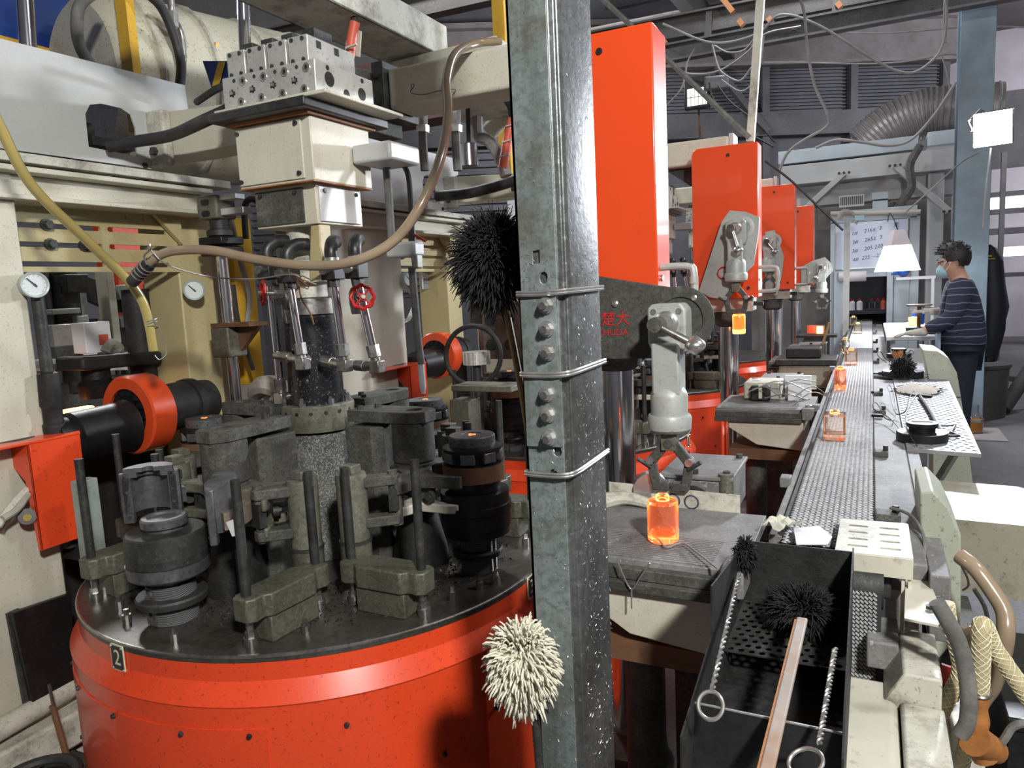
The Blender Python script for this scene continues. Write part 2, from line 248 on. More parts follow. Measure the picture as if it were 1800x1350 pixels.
class B:
    def __init__(s): s.v = []; s.f = []
    def add(s, vs, fs):
        o = len(s.v); s.v += [Vector(v) for v in vs]; s.f += [[i + o for i in f] for f in fs]; return s
    def box(s, a, b, M=None):
        x0, y0, z0 = a; x1, y1, z1 = b
        vs = [Vector(p) for p in ((x0,y0,z0),(x1,y0,z0),(x1,y1,z0),(x0,y1,z0),(x0,y0,z1),(x1,y0,z1),(x1,y1,z1),(x0,y1,z1))]
        if M is not None: vs = [M @ v for v in vs]
        return s.add(vs, [(0,3,2,1),(4,5,6,7),(0,1,5,4),(1,2,6,5),(2,3,7,6),(3,0,4,7)])
    def cb(s, c, d, M=None, rz=0):
        c = Vector(c); h = Vector(d) * 0.5
        T = Matrix.Translation(c) @ (Matrix.Rotation(rz, 4, 'Z') if not M else M.to_4x4())
        return s.box(-h, h, T)
    def bar(s, p0, p1, w, h, up=None):
        p0 = Vector(p0); p1 = Vector(p1); a, b, d = basis(p1 - p0, up)
        vs = []
        for p in (p0, p1):
            for i, j in ((-1,-1),(1,-1),(1,1),(-1,1)): vs.append(p + a * (i*w/2) + b * (j*h/2))
        return s.add(vs, [(3,2,1,0),(4,5,6,7),(0,1,5,4),(1,2,6,5),(2,3,7,6),(3,0,4,7)])
    def cyl(s, p0, p1, r, r2=None, n=16, caps=True):
        return s.rev([(0, 0), (0, r), (1, r if r2 is None else r2), (1, 0)] if caps else [(0, r), (1, r if r2 is None else r2)], p0, p1, n, True)
    def rev(s, prof, p0, p1=None, n=24, unit=False):
        """profile (t, radius) revolved about p0->p1; t in metres unless unit"""
        p0 = Vector(p0); p1 = Vector(p1) if p1 is not None else p0 + Vector((0, 0, 1))
        L = (p1 - p0).length; a, b, d = basis(p1 - p0); k = L if unit else 1.0
        o = len(s.v); rings = []
        for t, r in prof:
            c = p0 + d * (t * k)
            if r <= 1e-6: rings.append([len(s.v)]); s.v.append(c)
            else:
                rings.append(list(range(len(s.v), len(s.v) + n)))
                for i in range(n):
                    q = 2 * math.pi * i / n; s.v.append(c + a * (r * math.cos(q)) + b * (r * math.sin(q)))
        for A, C in zip(rings, rings[1:]):
            for i in range(n):
                j = (i + 1) % n
                if len(A) == 1 and len(C) == 1: break
                if len(A) == 1: s.f.append([A[0], C[j], C[i]][::1])
                elif len(C) == 1: s.f.append([A[i], A[j], C[0]])
                else: s.f.append([A[i], A[j], C[j], C[i]])
        return s
    def lathe(s, c, prof, n=28):
        """profile (z, r) about a vertical axis through c"""
        return s.rev(prof, c, None, n)
    def tube(s, pts, r, n=8, closed=False, rf=None):
        P = [Vector(p) for p in pts]; m = len(P); rings = []
        a = None
        for i, p in enumerate(P):
            q = P[(i + 1) % m] if (closed or i < m - 1) else p
            w = P[i - 1] if (closed or i > 0) else p
            d = (q - w)
            if d.length < 1e-9: d = Vector((0, 0, 1))
            d.normalize()
            if a is None: a = basis(d)[0]
            a = (a - d * a.dot(d));
            if a.length < 1e-6: a = basis(d)[0]
            a.normalize(); b = d.cross(a)
            rr = r if rf is None else rf(i / (m - 1)) * r
            rings.append(list(range(len(s.v), len(s.v) + n)))
            for k in range(n):
                t = 2 * math.pi * k / n; s.v.append(p + a * (rr * math.cos(t)) + b * (rr * math.sin(t)))
        prs = list(zip(rings, rings[1:])) + ([(rings[-1], rings[0])] if closed else [])
        for A, C in prs:
            for k in range(n):
                j = (k + 1) % n; s.f.append([A[k], A[j], C[j], C[k]])
        if not closed:
            s.f.append(rings[0][::-1]); s.f.append(rings[-1])
        return s
    def prism(s, poly, vec):
        """convex or simple planar polygon swept along vec"""
        P = [Vector(p) for p in poly]; v = Vector(vec); n = len(P)
        nr = Vector((0, 0, 0))
        for i in range(n): nr += P[i].cross(P[(i + 1) % n])
        if nr.dot(v) > 0: P = P[::-1]
        o = len(s.v); s.v += P + [p + v for p in P]
        s.f.append([o + i for i in range(n)]); s.f.append([o + n + i for i in range(n)][::-1])
        for i in range(n):
            j = (i + 1) % n; s.f.append([o + j, o + i, o + n + i, o + n + j])
        return s
    def plate(s, outline, holes, o, u, v, t):
        """flat plate with holes: 2-D outline/holes on axes u, v at origin o, thickness vector t"""
        o = Vector(o); u = Vector(u); v = Vector(v); t = Vector(t)
        loops = [outline] + list(holes)
        tri = mgeo.tessellate_polygon([[Vector((p[0], p[1], 0)) for p in L] for L in loops])
        flat = [p for L in loops for p in L]; n = len(flat); off = len(s.v)
        W = [o + u * p[0] + v * p[1] for p in flat]
        s.v += W + [w + t for w in W]
        sg = u.cross(v).dot(t)
        for a, b, c in tri:
            A = flat[a]; Bq = flat[b]; Cq = flat[c]
            ar = (Bq[0]-A[0])*(Cq[1]-A[1]) - (Bq[1]-A[1])*(Cq[0]-A[0])
            if abs(ar) < 1e-12: continue
            f = [a, b, c] if ar > 0 else [a, c, b]
            if sg < 0: f = f[::-1]
            s.f.append([off + n + i for i in f]); s.f.append([off + i for i in f[::-1]])
        k = off
        for li, L in enumerate(loops):
            m = len(L)
            ar = sum(L[i][0]*L[(i+1) % m][1] - L[(i+1) % m][0]*L[i][1] for i in range(m))
            out = (ar > 0) == (li == 0)
            if sg < 0: out = not out
            for i in range(m):
                j = (i + 1) % m
                q = [k + i, k + j, k + j + n, k + i + n]
                s.f.append(q if out else q[::-1])
            k += m
        return s
    def xf(s, M):
        s.v = [M @ v for v in s.v]; return s
    def copy(s):
        c = B(); c.v = [v.copy() for v in s.v]; c.f = [list(f) for f in s.f]; return c

def circ(cx, cy, r, n=14, ry=None):
    return [(cx + r * math.cos(2*math.pi*i/n), cy + (ry or r) * math.sin(2*math.pi*i/n)) for i in range(n)]
def rrect(x0, y0, x1, y1, r, n=4):
    P = []
    for cx, cy, a in ((x1-r, y0+r, -90), (x1-r, y1-r, 0), (x0+r, y1-r, 90), (x0+r, y0+r, 180)):
        for i in range(n + 1):
            t = math.radians(a + 90 * i / n); P.append((cx + r*math.cos(t), cy + r*math.sin(t)))
    return P
def spline(pts, k=8, closed=False):
    P = [Vector(p) for p in pts]; n = len(P); out = []
    rng = range(n) if closed else range(n - 1)
    for i in rng:
        p0 = P[(i-1) % n] if (closed or i > 0) else P[0] * 2 - P[1]
        p1 = P[i]; p2 = P[(i+1) % n]
        p3 = P[(i+2) % n] if (closed or i < n - 2) else P[-1] * 2 - P[-2]
        for j in range(k):
            t = j / k
            out.append(0.5 * ((2*p1) + (p2-p0)*t + (2*p0-5*p1+4*p2-p3)*t*t + (-p0+3*p1-3*p2+p3)*t**3))
    if not closed: out.append(P[-1])
    return out

def islands(b):
    """index groups of faces that belong together (connected, or boxes that touch)"""
    n = len(b.v); par = list(range(n))
    def find(a):
        while par[a] != a: par[a] = par[par[a]]; a = par[a]
        return a
    for f in b.f:
        r = find(f[0])
        for i in f[1:]: par[find(i)] = r
    comp = {}
    for k, f in enumerate(b.f): comp.setdefault(find(f[0]), []).append(k)
    G = []
    for fs in comp.values():
        vi = {i for k in fs for i in b.f[k]}
        lo = [min(b.v[i][a] for i in vi) - 5e-4 for a in range(3)]; hi = [max(b.v[i][a] for i in vi) + 5e-4 for a in range(3)]
        G.append([fs, lo, hi])
    again = len(G) < 80
    while again:
        again = False
        for i in range(len(G)):
            for j in range(i + 1, len(G)):
                A, C = G[i], G[j]
                if all(A[1][a] <= C[2][a] and C[1][a] <= A[2][a] for a in range(3)):
                    A[0] = A[0] + C[0]; A[1] = [min(p, q) for p, q in zip(A[1], C[1])]; A[2] = [max(p, q) for p, q in zip(A[2], C[2])]
                    G.pop(j); again = True; break
            if again: break
    return [g[0] for g in G]
def put(name, b, m, parent=None, bevel=0.0, label=None, cat=None, group=None, kind=None, ang=35, org=None, seg=2, join=False):
    """link one builder as ONE mesh object (org: its own origin); pieces that stand apart become parts of their own"""
    if kind != 'stuff' and not join and not (parent is None and cat):
        G = islands(b)
        if 1 < len(G) < 60:
            first = None
            for fs in G:
                c = B(); mp = {}
                for k in fs:
                    q = []
                    for i in b.f[k]:
                        if i not in mp: mp[i] = len(c.v); c.v.append(b.v[i])
                        q.append(mp[i])
                    c.f.append(q)
                o = put(name, c, m, parent if (parent is not None or first is None) else first, bevel, label, cat, group, kind, ang, org, seg, True)
                first = first or o
            return first
    me = bpy.data.meshes.new(name)
    V = b.v
    if org is not None: org = Vector(org); V = [v - org for v in V]
    me.from_pydata([tuple(v) for v in V], [], b.f); me.validate()
    me.polygons.foreach_set('use_smooth', [True] * len(me.polygons)); me.set_sharp_from_angle(angle=math.radians(ang))
    me.materials.append(MATS[m]); me.update()
    o = bpy.data.objects.new(name, me); COL.objects.link(o)
    if org is not None: o.location = org
    if parent is not None: o.parent = parent
    if bevel:
        md = o.modifiers.new('bevel', 'BEVEL'); md.width = bevel; md.segments = seg; md.limit_method = 'ANGLE'; md.angle_limit = math.radians(40); md.harden_normals = False
    tag(o, label, cat, group, kind)
    return o
def tag(o, label=None, cat=None, group=None, kind=None):
    if label: o['label'] = label
    if cat: o['category'] = cat
    if group: o['group'] = group
    if kind: o['kind'] = kind
    return o
def thing(name, label, cat, group=None, loc=(0, 0, 0), rz=0.0):
    o = bpy.data.objects.new(name, None); COL.objects.link(o); o.empty_display_size = 0.1
    o.location = loc; o.rotation_euler = (0, 0, rz)
    return tag(o, label, cat, group)
KIDS = {}
def kids(o): return [c for c in bpy.data.objects if c.parent == o]
def dup(o, off=(0, 0, 0), label=None, group=None, rz=None, loc=None, skip=(), parent=None):
    c = o.copy(); COL.objects.link(c)
    if parent is not None: c.parent = parent
    else:
        c.location = Vector(loc) if loc is not None else o.location + Vector(off)
        if rz is not None: c.rotation_euler = (0, 0, rz)
    if label: c['label'] = label
    if group: c['group'] = group
    elif group == '' and 'group' in c: del c['group']
    for k in list(o.children):
        if k.name.split('.')[0] in skip: continue
        dup(k, parent=c)
    return c
def text(name, body, size, M, m, parent=None, ext=0.0006, shear=0.0, spacing=1.0, align='CENTER', **kw):
    cu = bpy.data.curves.new(name, 'FONT'); cu.body = body; cu.size = size; cu.extrude = ext; cu.align_x = align; cu.align_y = 'CENTER'
    cu.shear = shear; cu.space_character = spacing; cu.resolution_u = 3
    t = bpy.data.objects.new(name + '_curve', cu); COL.objects.link(t)
    bpy.context.view_layer.update()
    me = bpy.data.meshes.new_from_object(t.evaluated_get(bpy.context.evaluated_depsgraph_get()))
    bpy.data.objects.remove(t); bpy.data.curves.remove(cu)
    me.name = name; me.transform(M); me.materials.clear(); me.materials.append(MATS[m])
    o = bpy.data.objects.new(name, me); COL.objects.link(o)
    if parent is not None: o.parent = parent
    tag(o, **kw)
    return o
def frame(o, u, v):
    """4x4 with local x=u, y=v, z=u x v at o"""
    u = Vector(u).normalized(); v = Vector(v); v = (v - u * v.dot(u)).normalized(); w = u.cross(v)
    M = Matrix((u, v, w)).transposed().to_4x4(); M.translation = Vector(o); return M
def hexbolt(b, c, d, r=0.008, h=0.007, n=6):
    c = Vector(c); d = Vector(d).normalized(); return b.cyl(c, c + d * h, r, n=n)
RNG = random.Random(7)
# ================================================================ the hall
def struct(name, b, m, parent=None, **kw):
    o = put(name, b, m, parent, **kw)
    if parent is None: o['kind'] = 'structure'
    return o
struct('floor', B().box((-10, -5, -0.2), (10, 26, 0)), 'concrete')
struct('ceiling', B().box((-10, -5, 6.4), (10, 26, 6.6)), 'roof_dark')
struct('wall_left', B().box((-9.2, -5, 0), (-9.0, 26, 6.4)), 'steel_wall')
struct('wall_front', B().box((-9, -5.2, 0), (9, -5.0, 6.4)), 'wall_pale')
struct('wall_right', B().box((9.0, -5, 0), (9.2, 26, 6.4)), 'wall_pale')
A30 = math.radians(30); WU = Vector((math.cos(A30), math.sin(A30), 0)); WN = Vector((math.sin(A30), -math.cos(A30), 0))
WO = Vector((-1.56, 13.2, 0))
def wp(s, n, z): return WO + WU * s + WN * n + Vector((0, 0, z))
def wbox(b, s0, s1, n0, n1, z0, z1):
    M = Matrix((WU, WN, Vector((0, 0, 1)))).transposed().to_4x4(); M.translation = WO
    return b.box((s0, n0, z0), (s1, n1, z1), M)
wall = struct('wall_back', wbox(B(), -9.5, 3.1, -0.3, -0.1, 0, 6.4), 'steel_wall')
def corr(s0, s1, z0, z1, n):
    b = B(); h = (z1 - z0) / n
    P = []
    for i in range(n):
        z = z0 + i * h
        P += [(z, 0.0), (z + h * 0.55, 0.0), (z + h * 0.62, 0.05), (z + h * 0.93, 0.05)]
    P.append((z1, 0.0))
    vs = [wp(s0, y - 0.08, z) for z, y in P] + [wp(s1, y - 0.08, z) for z, y in P]; k = len(P)
    return b.add(vs, [[i, i + 1, k + i + 1, k + i] for i in range(k - 1)])
for i, (s0, s1) in enumerate(((-3.2, -0.15), (0.0, 1.35), (1.5, 3.0))):
    struct('wall_panel', corr(s0, s1, 4.25, 4.98, 13), 'steel_wall', wall)
struct('wall_panel', corr(-9, -3.3, 1.5, 4.98, 30), 'steel_wall', wall)
struct('trim_1', wbox(wbox(wbox(B(), -9, 3.2, -0.05, 0.05, 4.98, 5.62), -9, 3.2, -0.1, 0.2, 5.62, 5.7), -9, 3.2, -0.1, 0.2, 4.94, 5.0), 'beam_pale')
struct('trim_2', wbox(B(), -9, 3.2, -0.1, 0.1, 3.85, 4.22), 'roof_beam')
b = B()
for s in (-3.25, -0.08, 1.42, 3.0): wbox(b, s - 0.06, s + 0.06, -0.1, 0.06, 0, 4.98)
struct('trim_3', b, 'roof_beam')
b = B(); b.bar(wp(-0.95, 0.12, 4.95), wp(-0.1, 0.12, 3.9), 0.12, 0.1); struct('trim_4', b, 'roof_beam')
# far bay to the right: pale wall, strip window, dark fascia
far = struct('wall_far', B().box((0.2, 19.0, 0), (9, 19.2, 6.4)), 'wall_pale')
struct('trim_5', B().box((1.4, 15.5, 3.25), (9, 15.9, 4.5)), 'roof_beam')
w1 = struct('window_1', B().box((1.6, 16.6, 2.60), (6.5, 16.7, 2.80)), 'window_glow')
struct('window_frame', B().box((1.5, 16.52, 2.50), (6.6, 16.75, 2.59)).box((1.5, 16.52, 2.81), (6.6, 16.75, 2.9)), 'roof_beam', w1)
w2 = struct('window_2', B().box((0.15, 12.0, 2.52), (1.02, 12.1, 2.78)), 'window_glow')
struct('window_frame', B().box((0.1, 11.95, 2.45), (1.1, 12.12, 2.51)).box((0.1, 11.95, 2.79), (1.1, 12.12, 2.86)), 'roof_beam', w2)
w3 = struct('window_3', B().box((2.35, 17.6, 1.72), (3.2, 17.7, 1.9)), 'window_glow')
struct('trim_6', B().box((1.80, 14.0, 0), (1.87, 14.08, 3.3)), 'roof_beam')
struct('trim_7', B().box((1.6, 14.5, 2.05), (5, 14.6, 2.15)).box((1.6, 14.5, 1.35), (5, 14.6, 1.42)), 'roof_beam')
struct('trim_8', B().box((1.95, 11.7, 0), (2.2, 12.0, 2.2)).box((2.02, 11.6, 0.9), (2.3, 11.7, 2.3)), 'wall_pale')
# purlins and trusses under the roof, running across the hall
def ibeam(b, p0, p1, w, h, t=0.02):
    p0 = Vector(p0); p1 = Vector(p1)
    b.bar(p0, p1, t, h); z = Vector((0, 0, h / 2))
    b.bar(p0 + z, p1 + z, w, t); b.bar(p0 - z, p1 - z, w, t); return b
for i, (y, z, w, h, x0, x1, m) in enumerate(((8.0, 3.92, 0.12, 0.16, -7, 3.5, 'roof_beam'), (8.2, 4.28, 0.16, 0.22, -7, 3.5, 'roof_dark'), (6.0, 4.2, 0.14, 0.2, -7, 0.9, 'roof_dark'),
                                         (10.4, 5.0, 0.2, 0.35, -8, 5, 'beam_pale'), (3.9, 4.2, 0.14, 0.2, -8, 0.5, 'roof_beam'))):
    struct('trim_%d' % (9 + i), ibeam(B(), (x0, y, z), (x1, y + (0.35 if i > 0 else 0), z), w, h), m)
b = B()
for x in (-2.6, -1.55, -0.35, 0.75): b.bar((x, 8.0, 3.98), (x + 0.02, 8.05, 4.26), 0.06, 0.06)
struct('trim_14', b, 'roof_dark')
b = B()
for y in (5.0, 7.0, 9.5, 12.0): ibeam(b, (-9, y, 6.1), (9, y, 6.1), 0.12, 0.3)
struct('trim_15', b, 'roof_beam')
b = B(); b.bar((-2.2, 5.0, 4.9), (-2.0, 12, 5.0), 0.16, 0.3); b.bar((-6.5, 2.0, 4.6), (-6.2, 12, 4.7), 0.2, 0.4)
struct('trim_16', b, 'roof_dark')
# orange taped pipe ends hanging below the purlin
for i, (px, py, l) in enumerate(((1289, 22, 0.3), (1306, 45, 0.07), (1357, 40, 0.06), (1478, 14, 0.06), (1171, 78, 0.05))):
    p = at(px, py, Y=8.0)
    put('taped_pipe_end', B().bar(p - Vector((l * 0.55, 0, -l * 0.8)), p, 0.075, 0.05), 'copper_tape', label=['long orange taped bar leaning down from the roof purlin', 'orange taped block hung under the purlin left of the white conduit',
        'orange taped block hung under the purlin right of the white conduit', 'orange taped block under the purlin near the roof corner', 'orange taped block beside the top of the tallest red cover'][i], cat='pipe end')

# steel column of the hall with its bracket
st = struct('trim_17', B().box((0.70, 8.2, 0), (0.978, 8.235, 6.4)).box((0.70, 8.48, 0), (0.978, 8.515, 6.4)).box((0.825, 8.23, 0), (0.855, 8.49, 6.4)), 'pole_blue', bevel=0.004)
struct('cable_clip', B().box((0.975, 8.3, 4.0), (1.0, 8.4, 4.07)), 'wire', st)

# floodlight hanging beside the blue column
FL = at(1745, 226, Y=5.55)
t = thing('floodlight', 'blazing white floodlight beside the top of the blue-grey steel column', 'floodlight', loc=FL)
nd = (Vector((-0.55, 0.4, 1.2)) - FL).normalized()
u_, v_, w_ = basis(nd)
MF = frame((0, 0, 0), u_, v_)
put('housing', B().box((-0.105, -0.105, -0.05), (0.105, 0.105, 0.0)).xf(MF), 'black_plastic', t, bevel=0.008)
put('lens', B().box((-0.100, -0.100, 0.001), (0.100, 0.100, 0.008)).xf(MF), 'lens_glow', t)
b = B()
for i in range(7): b.box((-0.09 + i * 0.028, -0.09, -0.075), (-0.083 + i * 0.028, 0.09, -0.05))
put('cooling_fins', b.xf(MF), 'black_plastic', t)
put('bracket', B().tube([Vector((-0.11, 0, 0)), Vector((-0.13, 0.02, 0.06)), Vector((-0.06, 0.1, 0.14)), Vector((0.0, 0.25, 0.14))], 0.008), 'wire', t)
lamp('floodlight_light', 'SPOT', FL + nd * 0.03, FL + nd, 400, (0.88, 0.93, 1.0), 0.09, 150)

# second floodlight, unlit but with a lens made to glow faintly, over the third press
FB = at(1226, 163, Y=7.9)
t = thing('work_light', 'black square work light with pale LED lens tied up among cables', 'work light', loc=FB)
put('housing', B().box((-0.13, -0.03, -0.16), (0.13, 0.04, 0.16)), 'black_plastic', t, bevel=0.01)
put('lens', B().box((-0.10, -0.036, -0.13), (0.10, -0.03, 0.04)), 'led', t)
b = B()
for i in range(6): b.box((-0.10 + i * 0.038, -0.04, -0.13), (-0.097 + i * 0.038, -0.036, 0.04))
b.box((-0.1, -0.04, -0.05), (0.1, -0.036, -0.045))
put('lens_grid', b, 'black_plastic', t)
put('stand', B().bar((0.0, 0.06, -0.16), (0.02, 0.06, -0.9), 0.02, 0.02), 'rust', t)
b = B(); b.cb(at(1258, 148, Y=7.9), (0.24, 0.15, 0.14), rz=0.3)
put('junction_box', b, 'roof_beam', label='grey junction box with bunched cables beside the black work light', cat='junction box', bevel=0.02)

# cables looping under the roof
def cable(pix, Y, r, m, label, name='cable', k=8, dY=0.0, cat='cable'):
    pts = [at(x, y, Y=Y + dY * i) for i, (x, y) in enumerate(pix)]
    return put(name, B().tube(spline(pts, k), r, 6), m, label=label, cat=cat)
cable([(1052, -8), (1120, 55), (1200, 130), (1260, 188), (1318, 243)], 4.4, 0.017, 'grey_hose', 'thick dusty grey cable slanting down behind the tallest red cover')
cable([(1165, 42), (1252, 75), (1330, 60), (1372, 26), (1440, 45), (1545, 110), (1600, 128), (1640, 105), (1658, 75), (1664, 30), (1662, -10)], 7.2, 0.012, 'cable_grey', 'long grey cable sagging under the roof to the hanging conduit')
cable([(1405, -5), (1414, 25), (1420, 90), (1432, 150), (1456, 205), (1450, 225), (1415, 245), (1385, 268), (1370, 300)], 6.8, 0.013, 'cable_grey', 'grey double cable dropping from the roof in a long bend')
cable([(1343, 110), (1420, 110), (1530, 112), (1600, 107), (1660, 96), (1690, 97)], 9.5, 0.010, 'cable_grey', 'pale cable strung level below the tan roof beam')
cable([(1655, 98), (1664, 125), (1671, 165)], 8.2, 0.008, 'cable_grey', 'short cable tail hanging onto the flexible duct')
cable([(1370, 61), (1470, 57), (1560, 58), (1690, 48), (1728, 46), (1800, 48)], 9.4, 0.009, 'cable_grey', 'thin grey cable along the upper flange of the tan roof beam')
cable([(1252, 78), (1260, 110), (1270, 128), (1300, 142), (1320, 120), (1324, 118)], 7.6, 0.010, 'cable_grey', 'grey cable loop drooping left of the white conduit')
cable([(1256, 80), (1280, 92), (1308, 88), (1326, 68)], 7.7, 0.009, 'cable_grey', 'short cable swag above the junction box')
cable([(1187, 120), (1215, 130), (1262, 125), (1310, 95), (1345, 60), (1408, 46)], 7.75, 0.010, 'cable_grey', 'grey cable running from the work light up to the purlin')
cable([(1268, 140), (1300, 160), (1322, 148), (1335, 120), (1343, 62)], 7.72, 0.009, 'cable_grey', 'lowest drooping cable loop beside the white conduit')
cable([(1222, 85), (1208, 110), (1204, 135), (1195, 160), (1167, 190)], 7.6, 0.009, 'cable_grey', 'cable dropping left of the work light')
cable([(1247, 145), (1252, 170), (1270, 195), (1300, 225), (1345, 250), (1360, 258)], 7.7, 0.011, 'rubber', 'black cable falling from the junction box toward the white beam')
cable([(1262, 150), (1285, 180), (1330, 215), (1362, 250)], 7.65, 0.009, 'rubber', 'upper black cable falling from the junction box')
cable([(1345, 283), (1390, 317), (1440, 365), (1482, 405)], 4.9, 0.008, 'rubber', 'thin dark rod slanting down to the glove post')
cable([(1434, 260), (1470, 246), (1515, 250), (1560, 256), (1600, 246), (1640, 205), (1680, 145)], 7.3, 0.014, 'cable_grey', 'pale cable lying over the hood beam and up to the column')
cable([(1590, 375), (1640, 330), (1690, 285), (1720, 268)], 6.6, 0.007, 'cable_grey', 'thin cable slanting from the pendant lamp to the column')
cable([(1728, 400), (1733, 330), (1742, 260)], 5.6, 0.006, 'cable_grey', 'thin cord hanging under the blazing floodlight')

# white square conduit hanging from the roof behind the second cover
put('conduit', B().bar(at(1339, -30, Y=4.6), at(1319, 250, Y=4.6), 0.045, 0.045), 'dirty_white', label='white square conduit dropping from the roof behind the second red cover', cat='conduit', bevel=0.004)
put('conduit', B().bar(at(1663, -20, Y=7.3), at(1661, 75, Y=7.3), 0.03, 0.03), 'cable_grey', label='short hanging grey conduit left of the blue-grey column', cat='conduit', bevel=0.004)

# flexible duct
b = B()
c0 = [at(1520, 262, Y=11.2), at(1560, 228, Y=11.2), at(1610, 205, Y=11.2), at(1660, 196, Y=11.2), at(1760, 190, Y=11.2)]
pts = spline(c0, 12); n = len(pts)
b.tube(pts, 0.31, 18)
t = thing('flexible_duct', 'fat ribbed flexible exhaust duct curving behind the blue-grey column', 'duct', loc=(0, 0, 0))
put('duct_skin', b, 'duct_foil', t)
for i in range(1, n, 2):
    d = (pts[min(i + 1, n - 1)] - pts[i - 1]).normalized(); a, bb, _ = basis(d)
    put('rib', B().tube([pts[i] + a * (0.313 * math.cos(q * math.pi / 9)) + bb * (0.313 * math.sin(q * math.pi / 9)) for q in range(18)], 0.014, 5, closed=True), 'cable_grey', t)

# ---------------------------------------------------------------- hood gantry and inspection booth at the far end
t = thing('hood_gantry', 'white steel gantry beam with two diagonal braces over the inspection booth', 'gantry', loc=(0, 0, 0))
YB = 10.1
put('top_channel', B().box((-1.09, YB, 2.95), (0.47, YB + 0.33, 3.11)), 'booth_blue', t, bevel=0.006)
put('top_channel', B().box((0.56, YB, 2.97), (0.96, YB + 0.33, 3.13)), 'booth_blue', t, bevel=0.006)
put('beam', B().box((-1.06, YB - 0.03, 2.68), (1.0, YB + 0.34, 2.92)), 'white_paint', t, bevel=0.006)
put('lower_beam', B().box((-1.22, YB + 0.27, 2.42), (1.0, YB + 0.6, 2.67)), 'white_paint', t, bevel=0.006)
for (a, c) in (((1412, 372), (1484, 305)), ((1573, 292), (1668, 372))):
    p = at(*a, Y=YB - 0.08); q = at(*c, Y=YB - 0.08)
    br = put('brace', B().bar(p, q, 0.066, 0.146, up=(0, 1, 0)), 'white_paint', t, bevel=0.005)
    for g in (p, q):
        for s in (-0.055, 0.0, 0.055): put('brace_bolt', hexbolt(B(), g + Vector((s, -0.034, 0.0)), (0, -1, 0), 0.016, 0.05), 'black_plastic', br)
put('post', B().box((0.58, YB + 0.07, 0), (0.75, YB + 0.27, 2.67)), 'white_paint', t, bevel=0.005)
put('post', B().box((-1.26, YB + 0.07, 0), (-1.06, YB + 0.27, 2.67)), 'white_paint', t, bevel=0.005)
for x in (-0.73, -0.66, -0.13, 0.2): put('hanger', B().tube([(x, YB + 0.4, 2.43), (x, YB + 0.4, 2.15)], 0.011, 5), 'cable_grey', t)
put('fascia_box', B().box((-1.6, YB + 1.2, 0), (0.93, YB + 1.5, 2.55)), 'beam_pale', label='grey sheet hood standing behind the white gantry beam', cat='hood', bevel=0.01)
put('grey_hose', B().tube(spline([at(1618, 255, Y=9.85), at(1600, 290, Y=9.85), at(1602, 330, Y=9.8), at(1585, 355, Y=9.75), at(1582, 370, Y=9.75)], 8), 0.046, 10), 'grey_hose', label='thick grey dusty hose hanging over the white gantry beam', cat='hose')

YC = 9.6
t = thing('inspection_booth', 'pale blue inspection booth frame holding the whiteboard', 'booth', loc=(0, 0, 0))
put('panel', B().box((-0.45, YC, 2.13), (0.45, YC + 0.08, 2.27)).box((0.37, YC, 0.0), (0.48, YC + 0.08, 2.15)).box((-0.45, YC, 0.0), (-0.385, YC + 0.08, 2.15)).box((-0.385, YC, 1.485), (0.37, YC + 0.06, 1.59)), 'booth_blue', t, bevel=0.005)
put('post', B().box((-0.40, YC - 0.13, 0.0), (-0.29, YC - 0.03, 1.57)), 'booth_blue', t, bevel=0.005)
put('post', B().box((0.155, YC - 0.08, 0.0), (0.22, YC - 0.005, 1.57)), 'booth_blue', t, bevel=0.005)
put('side_panel', B().box((0.225, YC - 0.03, 0.0), (0.385, YC - 0.005, 1.57)), 'booth_blue', t, bevel=0.005)
put('top_rail', B().tube([(-0.45, YC - 0.03, 2.25), (0.48, YC - 0.03, 2.19)], 0.026, 10), 'cream', t)
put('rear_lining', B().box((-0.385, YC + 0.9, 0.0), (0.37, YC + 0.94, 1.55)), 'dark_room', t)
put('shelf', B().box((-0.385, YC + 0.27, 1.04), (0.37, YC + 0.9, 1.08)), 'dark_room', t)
MW = frame((-0.01, YC - 0.0255, 1.865), (1, 0, 0), (0, 0, 1))
t2 = thing('whiteboard', 'white notice board with handwritten weights on the booth', 'whiteboard', loc=(0, 0, 0))
put('board', B().box((-0.38, YC - 0.025, 1.60), (0.36, YC - 0.006, 2.125)), 'whiteboard', t2)
put('board_frame', B().box((-0.393, YC - 0.033, 1.595), (-0.38, YC - 0.002, 2.14)).box((0.35, YC - 0.033, 1.595), (0.362, YC - 0.002, 2.14)).box((-0.393, YC - 0.033, 1.587), (0.362, YC - 0.002, 1.60)), 'bright_alu', t2)
for i, (s, x0, dz) in enumerate((('1#    216±  3       克', 0.0, 0.165), ('2#    265±  3       克', 0.007, 0.063), ('3#    205 220     克', -0.007, -0.04), ('4#  225—230 克', -0.027, -0.145))):
    text('handwriting', s, 0.060, MW @ Matrix.Translation((x0 + 0.03, dz, 0.001)) @ Matrix.Rotation(math.radians(8), 4, 'Z'), 'ink', t2, ext=0.0003, shear=0.25)
put('paper_roll', B().tube([(-0.35, YC - 0.15, 1.50), (-0.06, YC - 0.15, 1.50)], 0.06, 12), 'shade_white', label='white rolled sheet hanging below the whiteboard', cat='roll')
